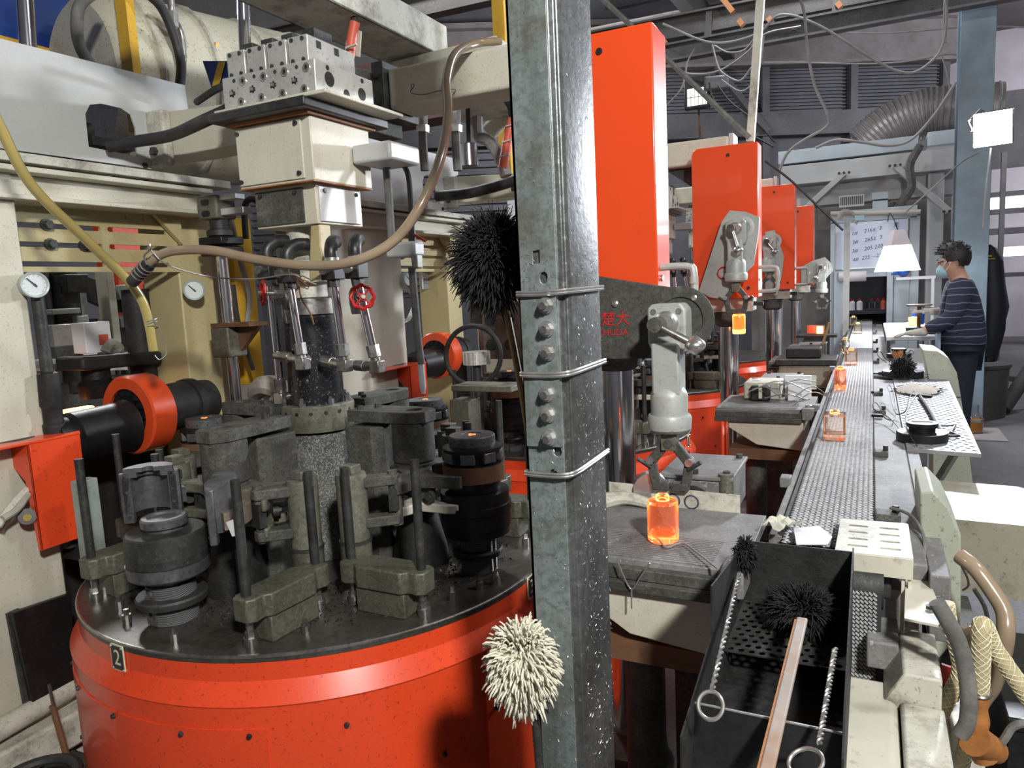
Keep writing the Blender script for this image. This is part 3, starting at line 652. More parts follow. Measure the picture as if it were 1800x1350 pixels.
# glasses cooling in the dark booth
BOT = [(1498, 528, 'white_plastic'), (1511, 528, 'white_plastic'), (1533, 527, 'clear_glass'), (1543, 527, 'clear_glass'), (1553, 527, 'red_tape')]
for i, (px, py, m) in enumerate(BOT):
    p = at(px, py, Y=YC + 0.5); p.z = 1.08
    t3 = thing('bottle', ['small red and white bottle at the left of the booth shelf', 'plain white bottle on the booth shelf', 'clear jar with red cap on the booth shelf', 'second clear jar with red cap on the booth shelf',
                 'reddish jar at the right end of the booth shelf'][i], 'bottle', loc=p)
    put('body', B().lathe((0, 0, 0), [(0, 0), (0, 0.035), (0.095, 0.035), (0.115, 0.016), (0.115, 0)], 14), m, t3)
    put('cap', B().lathe((0, 0, 0.115), [(0, 0), (0, 0.016), (0.027, 0.016), (0.027, 0)], 10), 'red_valve', t3)
# top boxes on the booth
t = thing('louvred_box', 'white louvred vent box on top of the inspection booth', 'vent', loc=at(1497, 352, Y=YC + 0.13))
put('case', B().box((-0.133, 0.007, -0.075), (0.133, 0.07, 0.06)), 'white_plastic', t, bevel=0.004)
for i in range(12): put('slat', B().box((-0.122 + i * 0.021, -0.008, -0.05), (-0.112 + i * 0.021, 0.007, 0.047)), 'roof_dark', t)
b = B().cb(at(1547, 345, Y=YC + 0.13), (0.17, 0.16, 0.08)); b.cb(at(1547, 368, Y=YC + 0.13), (0.16, 0.14, 0.19))
put('control_box', b, 'booth_blue', label='pale grey control box beside the louvred vent', cat='box', bevel=0.006)
put('cable_bundle', B().tube(spline([at(1568 + 10 * math.cos(i * 1.3) + i, 362 + 9 * math.sin(i * 1.3), Y=YC + 0.1 + 0.01 * i) for i in range(16)], 5), 0.012, 5), 'cable_grey', label='coil of grey wires on top of the booth', cat='cable')
# pendant lamp with white skirt
LP = at(1578, 404, Y=7.6)
t = thing('pendant_lamp', 'glowing pendant lamp with square white skirt over the inspection table', 'lamp', loc=LP)
def pyr(b, z0, h0, z1, h1):
    vs = [(sx * h, sy * h, z) for z, h in ((z0, h0), (z1, h1)) for sx, sy in ((-1, -1), (1, -1), (1, 1), (-1, 1))]
    return b.add(vs, [(0, 1, 5, 4), (1, 2, 6, 5), (2, 3, 7, 6), (3, 0, 4, 7)])
RZ = Matrix.Rotation(math.radians(20), 4, 'Z')
put('shade', pyr(B(), 0.0, 0.042, -0.14, 0.085).add([(-.042, -.042, 0), (.042, -.042, 0), (.042, .042, 0), (-.042, .042, 0)], [(0, 1, 2, 3)]).xf(RZ), 'shade_white', t)
put('skirt', pyr(B(), -0.141, 0.085, -0.37, 0.145).xf(RZ), 'shade_glow', t)
put('cord', B().tube(spline([(0, 0, 0), (-0.03, 0.1, 0.10), (-0.05, 1.0, 0.22), (-0.05, 2.0, 0.2)], 6), 0.006, 6), 'rubber', t)
put('bulb', B().lathe((0, 0, -0.31), [(0, 0), (0.02, 0.035), (0.08, 0.035), (0.14, 0.018), (0.14, 0)], 12), 'lens_glow', t)
lamp('pendant_lamp_light', 'POINT', LP + Vector((0, 0, -0.40)), None, 30, (0.92, 0.95, 1.0), 0.05)
# ================================================================ presses along the left
CX, CY = -1.57, 1.77
ORD = ['nearest', 'second', 'third', 'fourth']
def arcpatch(b, r, a0, a1, z0, z1, t=0.003, n=16):
    """thin curved sheet hugging a cylinder of radius r"""
    o = len(b.v)
    for i in range(n + 1):
        a = math.radians(a0 + (a1 - a0) * i / n); c, s = math.cos(a), math.sin(a)
        for rr, z in ((r, z0), (r + t, z0), (r + t, z1), (r, z1)): b.v.append(Vector((rr * c, rr * s, z)))
    for i in range(n):
        k = o + 4 * i
        for j in range(4): b.f.append([k + j, k + 4 + j, k + 4 + (j + 1) % 4, k + (j + 1) % 4])
    b.f.append([o + 3, o + 2, o + 1, o]); e = o + 4 * n; b.f.append([e, e + 1, e + 2, e + 3])
    return b
def on_drum(a, z, r=0.742): a = math.radians(a); return Vector((r * math.cos(a), r * math.sin(a), z))
def number_plate(parent, digit, a, z=0.712, r=0.712):
    ar = math.radians(a); c = Vector((math.cos(ar), math.sin(ar), 0)); u = Vector((-math.sin(ar), math.cos(ar), 0))
    M = frame(c * (r + 0.001) + Vector((0, 0, z)), u, (0, 0, 1))
    p = put('number_plate', B().plate(rrect(-0.026, -0.033, 0.026, 0.033, 0.004), [], (0, 0, 0), (1, 0, 0), (0, 1, 0), (0, 0, 0.003)).xf(M), 'plate_cream', parent, label='small number plate with a black field and a cream %s' % digit)
    put('plate_field', B().plate(rrect(-0.023, -0.030, 0.023, 0.030, 0.004), [], (0, 0, 0.003), (1, 0, 0), (0, 1, 0), (0, 0, 0.0006)).xf(M), 'plate_black', p)
    text('digit', digit, 0.055, M @ Matrix.Translation((0, -0.001, 0.0038)), 'plate_cream', p, ext=0.0004)
    for sx in (-1, 1):
        for sy in (-1, 1): put('rivet', B().cyl((sx * 0.021, sy * 0.028, 0.003), (sx * 0.021, sy * 0.028, 0.006), 0.004, 0.003, n=8).xf(M), 'zinc', p)
    return p
def rotary_table():
    t = thing('rotary_table', 'big red round mould table of the nearest press', 'press table', loc=(CX, CY, 0))
    put('drum', B().lathe((0, 0, 0), [(0.06, 0.0), (0.06, 0.72), (0.09, 0.735), (0.635, 0.735), (0.64, 0.738), (0.688, 0.711), (0.732, 0.711), (0.732, 0.0)], 96), 'red', t, ang=12)
    put('table_top', B().lathe((0, 0, 0), [(0.733, 0.0), (0.733, 0.712), (0.748, 0.712), (0.750, 0.709), (0.750, 0.0)], 96), 'table_top', t, ang=20)
    put('rim_edge', B().lathe((0, 0, 0), [(0.744, 0.7105), (0.744, 0.7135), (0.7485, 0.7135), (0.7508, 0.7105), (0.7508, 0.707), (0.744, 0.7105)], 96), 'steel', t)
    put('plinth', B().lathe((0, 0, 0), [(0.0, 0.0), (0.0, 0.70), (0.06, 0.70), (0.06, 0.0)], 48), 'rust', t)
    def screws(par, L):
        for a, z in L: put('screw', B().cyl(on_drum(a, z, 0.738), on_drum(a, z, 0.7445), 0.007, 0.005, n=8), 'black_plastic', par)
    p1 = put('access_panel', arcpatch(B(), 0.7355, -175, -62, 0.14, 0.585), 'red', t)
    screws(p1, ((-65, 0.57), (-78, 0.57), (-95, 0.572), (-112, 0.572), (-125, 0.572), (-65, 0.3), (-125, 0.35), (-150, 0.57)))
    p2 = put('access_panel', arcpatch(B(), 0.7355, -19.5, 70, 0.14, 0.60), 'red', t)
    screws(p2, ((-17, 0.59), (-17, 0.47), (10, 0.59), (10, 0.3), (-5, 0.36)))
    screws(t, ((-30, 0.42), (-48, 0.57), (-40, 0.35)))
    for i, a in enumerate((-94.5, 1, 86, 176)): number_plate(t, '2341'[i], a)
    b = B()
    for a, r in ((-55, 0.62), (-12, 0.645), (-20, 0.63), (-102, 0.64), (-112, 0.62), (-83, 0.66), (-8, 0.66), (20, 0.64), (-125, 0.64)):
        p = on_drum(a, 0.75, r); b.cyl(p, p + Vector((0, 0, 0.022)), 0.011, n=10); b.cyl(p + Vector((0, 0, 0.022)), p + Vector((0, 0, 0.036)), 0.007, n=6)
    put('stud', b, 'steel', t)
    # loose scale and glass cullet lying on the table
    b = B(); R = random.Random(3)
    for i in range(5000):
        a = R.uniform(0, 6.283); r = R.triangular(0.15, 0.70, 0.5)
        if r > 0.60 and R.random() < 0.85: continue
        c = Vector((r * math.cos(a), r * math.sin(a), 0.7505)); s = R.uniform(0.0015, 0.006); q = R.uniform(0, 6.28)
        d1 = Vector((math.cos(q), math.sin(q), R.uniform(0, .5))) * s; d2 = Vector((-math.sin(q), math.cos(q), R.uniform(0, .5))) * s * 0.6
        b.add([c - d1, c - d2, c + d1, c + d2 + Vector((0, 0, s * 0.8))], [(0, 1, 2), (0, 2, 3), (0, 3, 1), (1, 3, 2)])
    put('scale_debris', b, 'soot', t, kind='stuff')
    return t
TABLE = rotary_table()

def column():
    t = thing('press_column', 'speckled centre column with drilled flange and black cylinder on the nearest press', 'press column', loc=(CX, CY, 0))
    put('lower_column', B().lathe((0, 0, 0), [(0.75, 0), (0.75, 0.13), (0.80, 0.12), (0.84, 0.095), (1.135, 0.092), (1.135, 0)], 40), 'speckle_column', t)
    fl = put('flange_ring', B().lathe((0, 0, 0), [(1.145, 0), (1.145, 0.108), (1.185, 0.114), (1.19, 0.114), (1.222, 0.114), (1.226, 0.111), (1.226, 0)], 48), 'iron_olive', t)
    b = B()
    for i in range(16):
        a = math.radians(i * 22.5 + 8); c = Vector((math.cos(a), math.sin(a), 0)); p = c * 0.1142 + Vector((0, 0, 1.205))
        b.cyl(p - c * 0.006, p + c * 0.0006, 0.0062, n=8)
    put('wrench_hole', b, 'soot', fl)
    put('cylinder', B().lathe((0, 0, 0), [(1.226, 0), (1.226, 0.085), (1.50, 0.083), (1.503, 0)], 40), 'black_cylinder', t)
    put('cap_ring', B().lathe((0, 0, 0), [(1.503, 0), (1.503, 0.082), (1.55, 0.082), (1.555, 0.078), (1.555, 0)], 40), 'steel', t)
    put('neck', B().lathe((0, 0, 0), [(1.555, 0), (1.555, 0.06), (1.68, 0.055), (1.68, 0)], 28), 'dirty_white', t)
    for a in (-165, -120, -75, -25, 20, 70):
        p = on_drum(a, 1.226, 0.1); b = B(); b.cyl(p, p + Vector((0, 0, 0.02)), 0.0105, n=6); b.cyl(p + Vector((0, 0, 0.02)), p + Vector((0, 0, 0.027)), 0.006, n=8)
        put('stud_nut', b, 'chrome', t)
    return t
COLUMN = column()

# ---- one mould station (local x points outward from the column)
def rot2(p, a, c=(0.36, 0)):
    x, y = p[0] - c[0], p[1] - c[1]; ca, sa = math.cos(a), math.sin(a); return (c[0] + x * ca - y * sa, c[1] + x * sa + y * ca)
def flat(b, poly, z0, z1): return b.plate(poly, [], (0, 0, z0), (1, 0, 0), (0, 1, 0), (0, 0, z1 - z0))
def tongs(theta, op, label):
    t = thing('mould_tongs', label, 'mould tongs', 'hinged mould tongs round the press tables', loc=(CX, CY, 0), rz=math.radians(theta))
    put('hinge_drum', B().lathe((0.36, 0, 0), [(0.93, 0), (0.93, 0.058), (1.045, 0.055), (1.05, 0.062), (1.057, 0.062), (1.06, 0.058), (1.066, 0.063), (1.178, 0.062), (1.178, 0)], 36), 'iron_dusty', t)
    P = [(0.16, -0.052), (0.385, -0.056), (0.425, -0.028), (0.425, 0.028), (0.385, 0.056), (0.16, 0.052)]
    cp = put('clamp_plate', B().plate(P, [circ(0.365, 0, 0.027, 20)], (0, 0, 1.179), (1, 0, 0), (0, 1, 0), (0, 0, 0.034)), 'iron_dusty', t, bevel=0.002)
    b = B(); hexbolt(b, (0.225, 0.018, 1.213), (0, 0, 1), 0.011, 0.012); hexbolt(b, (0.19, -0.025, 1.213), (0, 0, 1), 0.010, 0.01)
    put('plate_bolt', b, 'iron', cp)
    put('support_block', B().plate([(0.15, -0.055), (0.245, -0.055), (0.275, -0.03), (0.275, 0.03), (0.245, 0.055), (0.15, 0.055)], [], (0, 0, 0.75), (1, 0, 0), (0, 1, 0), (0, 0, 0.415)), 'iron_dusty', t, bevel=0.003)
    put('bearing_base', B().lathe((0.36, 0, 0), [(0.75, 0), (0.75, 0.085), (0.80, 0.08), (0.93, 0.05), (0.93, 0)], 24), 'soot', t)
    for s in (-1, 1):
        A = op * s
        f = lambda L: [rot2((x, y * s), A) for x, y in L]
        upper = f([(0.30, 0.045), (0.34, 0.075), (0.385, 0.095), (0.395, 0.175), (0.41, 0.20), (0.435, 0.205), (0.45, 0.19), (0.452, 0.125), (0.49, 0.118), (0.53, 0.112), (0.555, 0.108), (0.575, 0.102), (0.575, 0.089), (0.55, 0.0905), (0.505, 0.086), (0.47, 0.072), (0.445, 0.05), (0.425, 0.01), (0.33, 0.0)])
        if s < 0: upper = upper[::-1]
        a1 = put('tong_arm', flat(B(), upper, 1.018, 1.05), 'iron_olive' if op else 'iron_dusty', t, bevel=0.005)
        low = f([(0.32, 0.03), (0.39, 0.10), (0.40, 0.17), (0.43, 0.18), (0.45, 0.115), (0.53, 0.112), (0.565, 0.10), (0.565, 0.09), (0.5, 0.088), (0.44, 0.05), (0.40, 0.0)])
        if s < 0: low = low[::-1]
        put('lower_arm', flat(B(), low, 0.945, 0.972), 'cream' if op == 0 else 'iron_olive', a1, bevel=0.004)
        q = rot2((0.425, 0.185 * s), A); b = B(); b.cyl((*q, 0.93), (*q, 1.056), 0.013, n=12); b.cyl((*q, 1.05), (*q, 1.061), 0.016, n=8)
        put('hinge_pin', b, 'iron_olive', a1)
        # cast web joining arm and drum
        w = f([(0.30, 0.05), (0.37, 0.068), (0.43, 0.10), (0.47, 0.085), (0.43, 0.045), (0.36, 0.02)])
        if s < 0: w = w[::-1]
        put('arm_web', flat(B(), w, 0.972, 1.018), 'iron', a1)
        q0 = rot2((0.49, 0.116 * s), A); q1 = rot2((0.49, 0.131 * s), A)
        b = B(); b.cyl((*q0, 0.995), (*q1, 0.995), 0.016, n=14); b.cyl((*q1, 0.995), (*rot2((0.49, 0.137 * s), A), 0.995), 0.009, n=6)
        put('arm_bolt', b, 'iron', a1)
    return t
def half_annulus(ro, ri, s, A, n=14):
    L = [(0.56 + ro * math.cos(math.pi * i / n), s * ro * math.sin(math.pi * i / n)) for i in range(n + 1)]
    L += [(0.56 + ri * math.cos(math.pi * (n - i) / n), s * ri * math.sin(math.pi * (n - i) / n)) for i in range(n + 1)] if ri else []
    L = [rot2(p, A) for p in L]
    return L if s > 0 else L[::-1]
def mould_base(t, x, sc, hot):
    L = lambda P: B().lathe((x, 0, 0), P, 40)
    put('screw_post', L([(0.751, 0), (0.751, 0.052 * sc), (0.85, 0.052 * sc), (0.85, 0)]), 'thread', t)
    b = L([(0.80, 0.05 * sc), (0.80, 0.074 * sc), (0.815, 0.076 * sc), (0.82, 0.073 * sc), (0.82, 0.05 * sc)])
    put('ring_nut', b, 'mould_black' if hot else 'iron', t)
    b = B()
    for y in (-0.012, 0.012): b.box((x + 0.045 * sc, y - 0.004, 0.755), (x + 0.056 * sc, y + 0.004, 0.845))
    put('key_bar', b, 'steel', t)
def mould_closed(theta, label):
    t = thing('closed_mould', label, 'mould', 'moulds round the press tables', loc=(CX, CY, 0), rz=math.radians(theta)); x = 0.56
    mould_base(t, x, 0.95, True)
    L = lambda P: B().lathe((x, 0, 0), P, 40)
    put('lower_disc', L([(0.85, 0), (0.85, 0.046), (0.866, 0.046), (0.866, 0.094), (0.89, 0.096), (0.89, 0)]), 'mould_black', t)
    put('cooling_pot', L([(0.89, 0), (0.89, 0.100), (0.932, 0.100), (0.935, 0.103), (0.955, 0.103), (0.957, 0.098), (0.99, 0.098), (0.993, 0)]), 'mould_black', t)
    put('mould_body', L([(0.993, 0), (0.993, 0.074), (1.022, 0.075), (1.022, 0.086), (1.072, 0.086), (1.075, 0.073), (1.09, 0.073), (1.106, 0.084), (1.116, 0.084), (1.122, 0.068), (1.122, 0)]), 'mould_black', t)
    put('band', L([(1.024, 0.085), (1.024, 0.0885), (1.07, 0.0885), (1.07, 0.085)]), 'rust', t)
    b = B()
    for i in range(8):
        a = math.radians(45 * i + 20); c = Vector((x + 0.072 * math.cos(a), 0.072 * math.sin(a), 1.092)); b.cb(c, (0.026, 0.040, 0.03), rz=a)
    put('locking_lug', b, 'mould_grey', t, bevel=0.003)
    cap = put('mould_cap', L([(1.118, 0), (1.118, 0.066), (1.146, 0.066), (1.149, 0.063), (1.1495, 0.03), (1.1475, 0.028), (1.1475, 0)]), 'mould_grey', t)
    b = B()
    for i in range(12):
        a = math.radians(30 * i); c = Vector((math.cos(a), math.sin(a), 0)); p = Vector((x, 0, 1.132)) + c * 0.0655; b.cyl(p, p + c * 0.001, 0.003, n=6)
    put('vent_hole', b, 'soot', cap)
    b = B()
    for i in range(3):
        a = math.radians(120 * i + 30); b.cyl((x + 0.007 * math.cos(a), 0.007 * math.sin(a), 1.147), (x + 0.007 * math.cos(a), 0.007 * math.sin(a), 1.149), 0.005, n=8)
    put('hot_opening', b, 'ember', cap)
    return t
def mould_open(theta, label):
    t = thing('open_mould', label, 'mould', 'moulds round the press tables', loc=(CX, CY, 0), rz=math.radians(theta)); x = 0.56
    mould_base(t, x, 1.15, False)
    L = lambda P: B().lathe((x, 0, 0), P, 44)
    put('lower_disc', L([(0.85, 0), (0.85, 0.05), (0.87, 0.052), (0.872, 0.092), (0.878, 0.098), (0.908, 0.101), (0.91, 0)]), 'mould_grey', t)
    put('pot', L([(0.91, 0), (0.91, 0.098), (0.93, 0.099), (0.93, 0.100), (0.982, 0.096), (0.986, 0.092), (0.988, 0.05), (0.988, 0)]), 'iron', t)
    put('bottom_plug', L([(0.988, 0), (0.988, 0.046), (0.996, 0.046), (0.998, 0.050), (0.998, 0.050), (1.0, 0.056), (1.018, 0.056), (1.022, 0.052), (1.022, 0.040), (1.017, 0.036), (1.017, 0)]), 'mould_grey', t)
    return t
def half_mould(theta, s, op, label):
    """one half of the split mould, swung out by the tongs"""
    t = thing('mould_half', label, 'mould half', loc=(CX, CY, 0), rz=math.radians(theta)); A = op * s
    put('shell', flat(flat(flat(B(), half_annulus(0.068, 0.047, s, A), 0.995, 1.094), half_annulus(0.066, 0.030, s, A), 1.094, 1.108), half_annulus(0.063, 0.014, s, A), 1.108, 1.120), 'mould_grey', t, ang=50)
    b = B()
    for sx in (-1, 1):
        p = [rot2(q, A) for q in ((0.56 + sx * 0.047, 0.0), (0.56 + sx * 0.068, 0.0), (0.56 + sx * 0.076, 0.003 * s), (0.56 + sx * 0.076, 0.020 * s), (0.56 + sx * 0.047, 0.020 * s))]
        b.plate(p, [], (0, 0, 0.968), (1, 0, 0), (0, 1, 0), (0, 0, 0.138))
    put('flange', b, 'mould_grey', t, bevel=0.002)
    L = [(0.56 + r * math.cos(q), s * r * math.sin(q)) for r, rng in ((0.0905, range(3, 18)), (0.0675, range(17, 2, -1))) for q in [math.pi * i / 20 for i in rng]]
    L = [rot2(p, A) for p in L]
    b = B(); b.plate(L if s > 0 else L[::-1], [], (0, 0, 1.005), (1, 0, 0), (0, 1, 0), (0, 0, 0.042))
    put('heat_shield', b, 'mould_rust' if s > 0 else 'mould_grey', t)
    b = B()
    for sx in (-1, 1):
        for z in (0.985, 1.02, 1.055, 1.09):
            p = rot2((0.56 + sx * 0.058, -0.001 * s), A); b.cyl((*p, z), (*rot2((0.56 + sx * 0.058, -0.0025 * s), A), z), 0.0045, n=8)
    put('key_stud', b, 'iron', t)
    if s > 0:
        p = rot2((0.55, 0.101), A); q = rot2((0.55, 0.106), A)
        tw = [at(397, 918, Y=1.165), at(410, 913, Y=1.165), at(421, 940, Y=1.160), at(408, 943, Y=1.160)]; Li = (Matrix.Translation(t.location) @ Matrix.Rotation(t.rotation_euler.z, 4, 'Z')).inverted()
        put('paper_tag', B().prism([Li @ v for v in tw], (0.0, 0.0015, 0.0)), 'white_plastic', t, label='white paper tag')
        a = rot2((0.44, 0.125), A); c = rot2((0.44, 0.165), A)
        b = B(); b.cyl((*a, 1.0), (*c, 1.0), 0.012, n=12); b.cyl((*c, 1.0), (*rot2((0.44, 0.172), A), 1.0), 0.022, n=16)
        put('knob', b, 'cast_grey', t)
    return t
def push_post(theta, s, label):
    t = thing('push_post', label, 'actuator post', 'actuator posts round the press tables', loc=(CX, CY, 0), rz=math.radians(theta)); y = 0.262 * s
    cap = put('upper_barrel', B().lathe((0.335, y, 0), [(0.905, 0), (0.905, 0.040), (1.075, 0.041), (1.085, 0.039), (1.088, 0)], 28), 'iron_olive', t)
    put('square_end', B().box((0.315, y - 0.02, 1.086), (0.355, y + 0.02, 1.108)), 'iron_olive', cap, bevel=0.002)
    put('clip_ring', B().lathe((0.335, y, 0), [(0.897, 0.03), (0.897, 0.044), (0.904, 0.044), (0.904, 0.03)], 28), 'iron', t)
    put('lower_barrel', B().lathe((0.335, y, 0), [(0.75, 0), (0.75, 0.05), (0.77, 0.042), (0.896, 0.042), (0.896, 0)], 28), 'iron_green', t)
    b = B()
    for z0, z1 in ((1.045, 1.073), (0.935, 0.963)):
        P = [(0.335, y - 0.036 * s), (0.36, y - 0.05 * s), (0.415, y - 0.085 * s), (0.435, y - 0.083 * s), (0.44, y - 0.06 * s), (0.375, y - 0.0 * s)]
        flat(b, P if s < 0 else P[::-1], z0, z1)
    lv = put('fork_lever', b, 'iron_dusty', t, bevel=0.004)
    put('fork_pin', B().cyl((0.42, y - 0.07 * s, 0.93), (0.42, y - 0.07 * s, 1.082), 0.013, n=14), 'iron_dusty', lv)
    P = [(0.41, y - 0.09 * s), (0.43, y - 0.10 * s), (0.44, y - 0.05 * s), (0.42, y - 0.045 * s)]
    put('link', flat(B(), P if s < 0 else P[::-1], 0.975, 1.035), 'iron', t)
    # foot: lower block, upper lobed block, two guide rods with nuts
    y2 = 0.315 * s
    put('foot_base', B().box((0.40, y2 - 0.038, 0.75), (0.55, y2 + 0.038, 0.813)), 'iron_green', t, bevel=0.003)
    lob = []
    for px, py in ((0.345, -0.03), (0.365, -0.036), (0.39, -0.028), (0.41, -0.045), (0.545, -0.045), (0.56, -0.03), (0.585, -0.034), (0.605, -0.022), (0.605, 0.022), (0.585, 0.034), (0.56, 0.03), (0.545, 0.045), (0.41, 0.045), (0.39, 0.028), (0.365, 0.036), (0.345, 0.03)): lob.append((px, y2 + py))
    ft = put('foot_block', flat(B(), lob, 0.815, 0.872), 'iron_green', t, bevel=0.004)
    for xx, h in ((0.582, 1.15), (0.362, 1.115)):
        put('guide_rod', B().cyl((xx, y2, 0.868), (xx, y2, h), 0.0115, n=12), 'iron', t)
        b = B(); b.cyl((xx, y2, 0.75), (xx, y2, 0.772), 0.017, n=14); b.cyl((xx, y2, 0.772), (xx, y2, 0.786), 0.013, n=6); b.cyl((xx, y2, 0.786), (xx, y2, 0.815), 0.009, n=10)
        put('foot_nut', b, 'steel', ft)
    return t
OP = math.radians(48)
STATIONS = [(-94, True), (-1, False), (86, False), (176, False)]
DIRW = ['front', 'right-hand', 'rear', 'left-hand']
proto = {}
for i, (th, op) in enumerate(STATIONS):
    n = 'of the nearest press'
    tongs(th, OP if op else 0.0, ('spread mould tongs under a drilled clamp plate at the front %s' if op else 'closed mould tongs under a drilled clamp plate at the ' + DIRW[i] + ' %s') % n) if i < 2 else dup(proto['tongs'], rz=math.radians(th), label='closed mould tongs under a drilled clamp plate at the %s %s' % (DIRW[i] + ' side', n))
    if i == 1: proto['tongs'] = [o for o in bpy.data.objects if o.name.startswith('mould_tongs') and abs(o.rotation_euler.z - math.radians(-1)) < 1e-4][0]
    if op:
        mould_open(th, 'grey mould base with a shiny bottom plug at the front of the nearest press table')
        half_mould(th, -1, OP, 'left half of the opened mould showing its round cavity')
        half_mould(th, 1, OP * 0.85, 'right half of the opened mould with a rusty shield and paper tag')
    elif i == 1: proto['mould'] = mould_closed(th, 'closed black mould with glowing opening beside the steel column, on the nearest press table')
    else: dup(proto['mould'], rz=math.radians(th), label='closed mould at the %s side of the nearest press table' % DIRW[i])
    for s in (-1, 1):
        lab = 'actuator post with two guide rods %s the %s mould of the nearest press' % ('left of' if s < 0 else 'right of', DIRW[i])
        if i == 0 and s < 0: proto['pl'] = push_post(th, s, lab)
        elif i == 0: proto['pr'] = push_post(th, s, lab)
        else: dup(proto['pl' if s < 0 else 'pr'], rz=math.radians(th), label=lab)

# ---- press head over the column
def head():
    t = thing('valve_gear', 'rust-streaked cream valve head hanging over the nearest press column', 'press head', loc=(0, 0, 0))
    x0, x1, y0, y1 = -1.70, -1.415, 1.66, 1.93
    body = put('upper_box', B().box((x0, y0, 1.882), (x1, y1, 2.06)), 'cream_rust', t, bevel=0.004)
    put('front_cover', B().box((x0 + 0.006, y0 - 0.006, 1.89), (x1 - 0.03, y0, 2.055)), 'cream_rust', body, bevel=0.002)
    for px, pz in ((x0 + 0.016, 1.902), (x0 + 0.016, 2.04), (x1 - 0.045, 1.905), (x1 - 0.045, 2.042)):
        put('cover_screw', B().cyl((px, y0 - 0.006, pz), (px, y0 - 0.013, pz), 0.0065, n=8), 'black_plastic', body)
    put('gasket', B().box((x0 - 0.038, y0 - 0.062, 2.068), (x1 + 0.038, y1 + 0.055, 2.095)), 'black_plastic', t, bevel=0.004)
    put('cover_lip', B().box((x0 - 0.012, y0 - 0.02, 2.06), (x1 + 0.012, y1 + 0.02, 2.068)), 'rust_tape', t)
    put('rust_seam', B().box((x0, y0 - 0.004, 1.8795), (x1, y1, 1.8825)), 'rust_tape', t)
    put('base_plate', B().box((x0 - 0.03, y0 - 0.045, 2.095), (x1 + 0.10, y1 + 0.05, 2.106)), 'cream', t, bevel=0.003)
    lw = put('lower_box', B().box((-1.675, 1.69, 1.765), (-1.44, 1.90, 1.882)), 'cream_rust', t, bevel=0.003)
    put('data_plate', B().box((-1.668, 1.684, 1.772), (-1.485, 1.69, 1.872)), 'iron_dusty', lw, bevel=0.002, label='dull grey blank cover plate')
    put('side_cover', B().box((-1.44, 1.70, 1.772), (-1.434, 1.885, 1.872)), 'white_paint', lw, bevel=0.002)
    b = B()
    for p in ((-1.645, 1.684, 1.86), (-1.51, 1.684, 1.86)): b.cyl(p, Vector(p) + Vector((0, -0.007, 0)), 0.006, n=8)
    for yy in (1.72, 1.865): b.cyl((-1.434, yy, 1.86), (-1.428, yy, 1.86), 0.006, n=8)
    put('plate_screw', b, 'black_plastic', lw)
    put('stem', B().plate([(-1.478, 1.765), (-1.445, 1.765), (-1.447, 1.70), (-1.435, 1.63), (-1.50, 1.60), (-1.49, 1.69)], [], (0, 1.70, 0), (1, 0, 0), (0, 0, 1), (0, 0.05, 0)), 'yellow_cream', t, bevel=0.004)
    put('spreader', B().lathe((CX, CY, 0), [(1.60, 0), (1.60, 0.095), (1.665, 0.095), (1.68, 0.05), (1.765, 0.05), (1.765, 0)], 24), 'dirty_white', t)
    return t
HEAD = head()
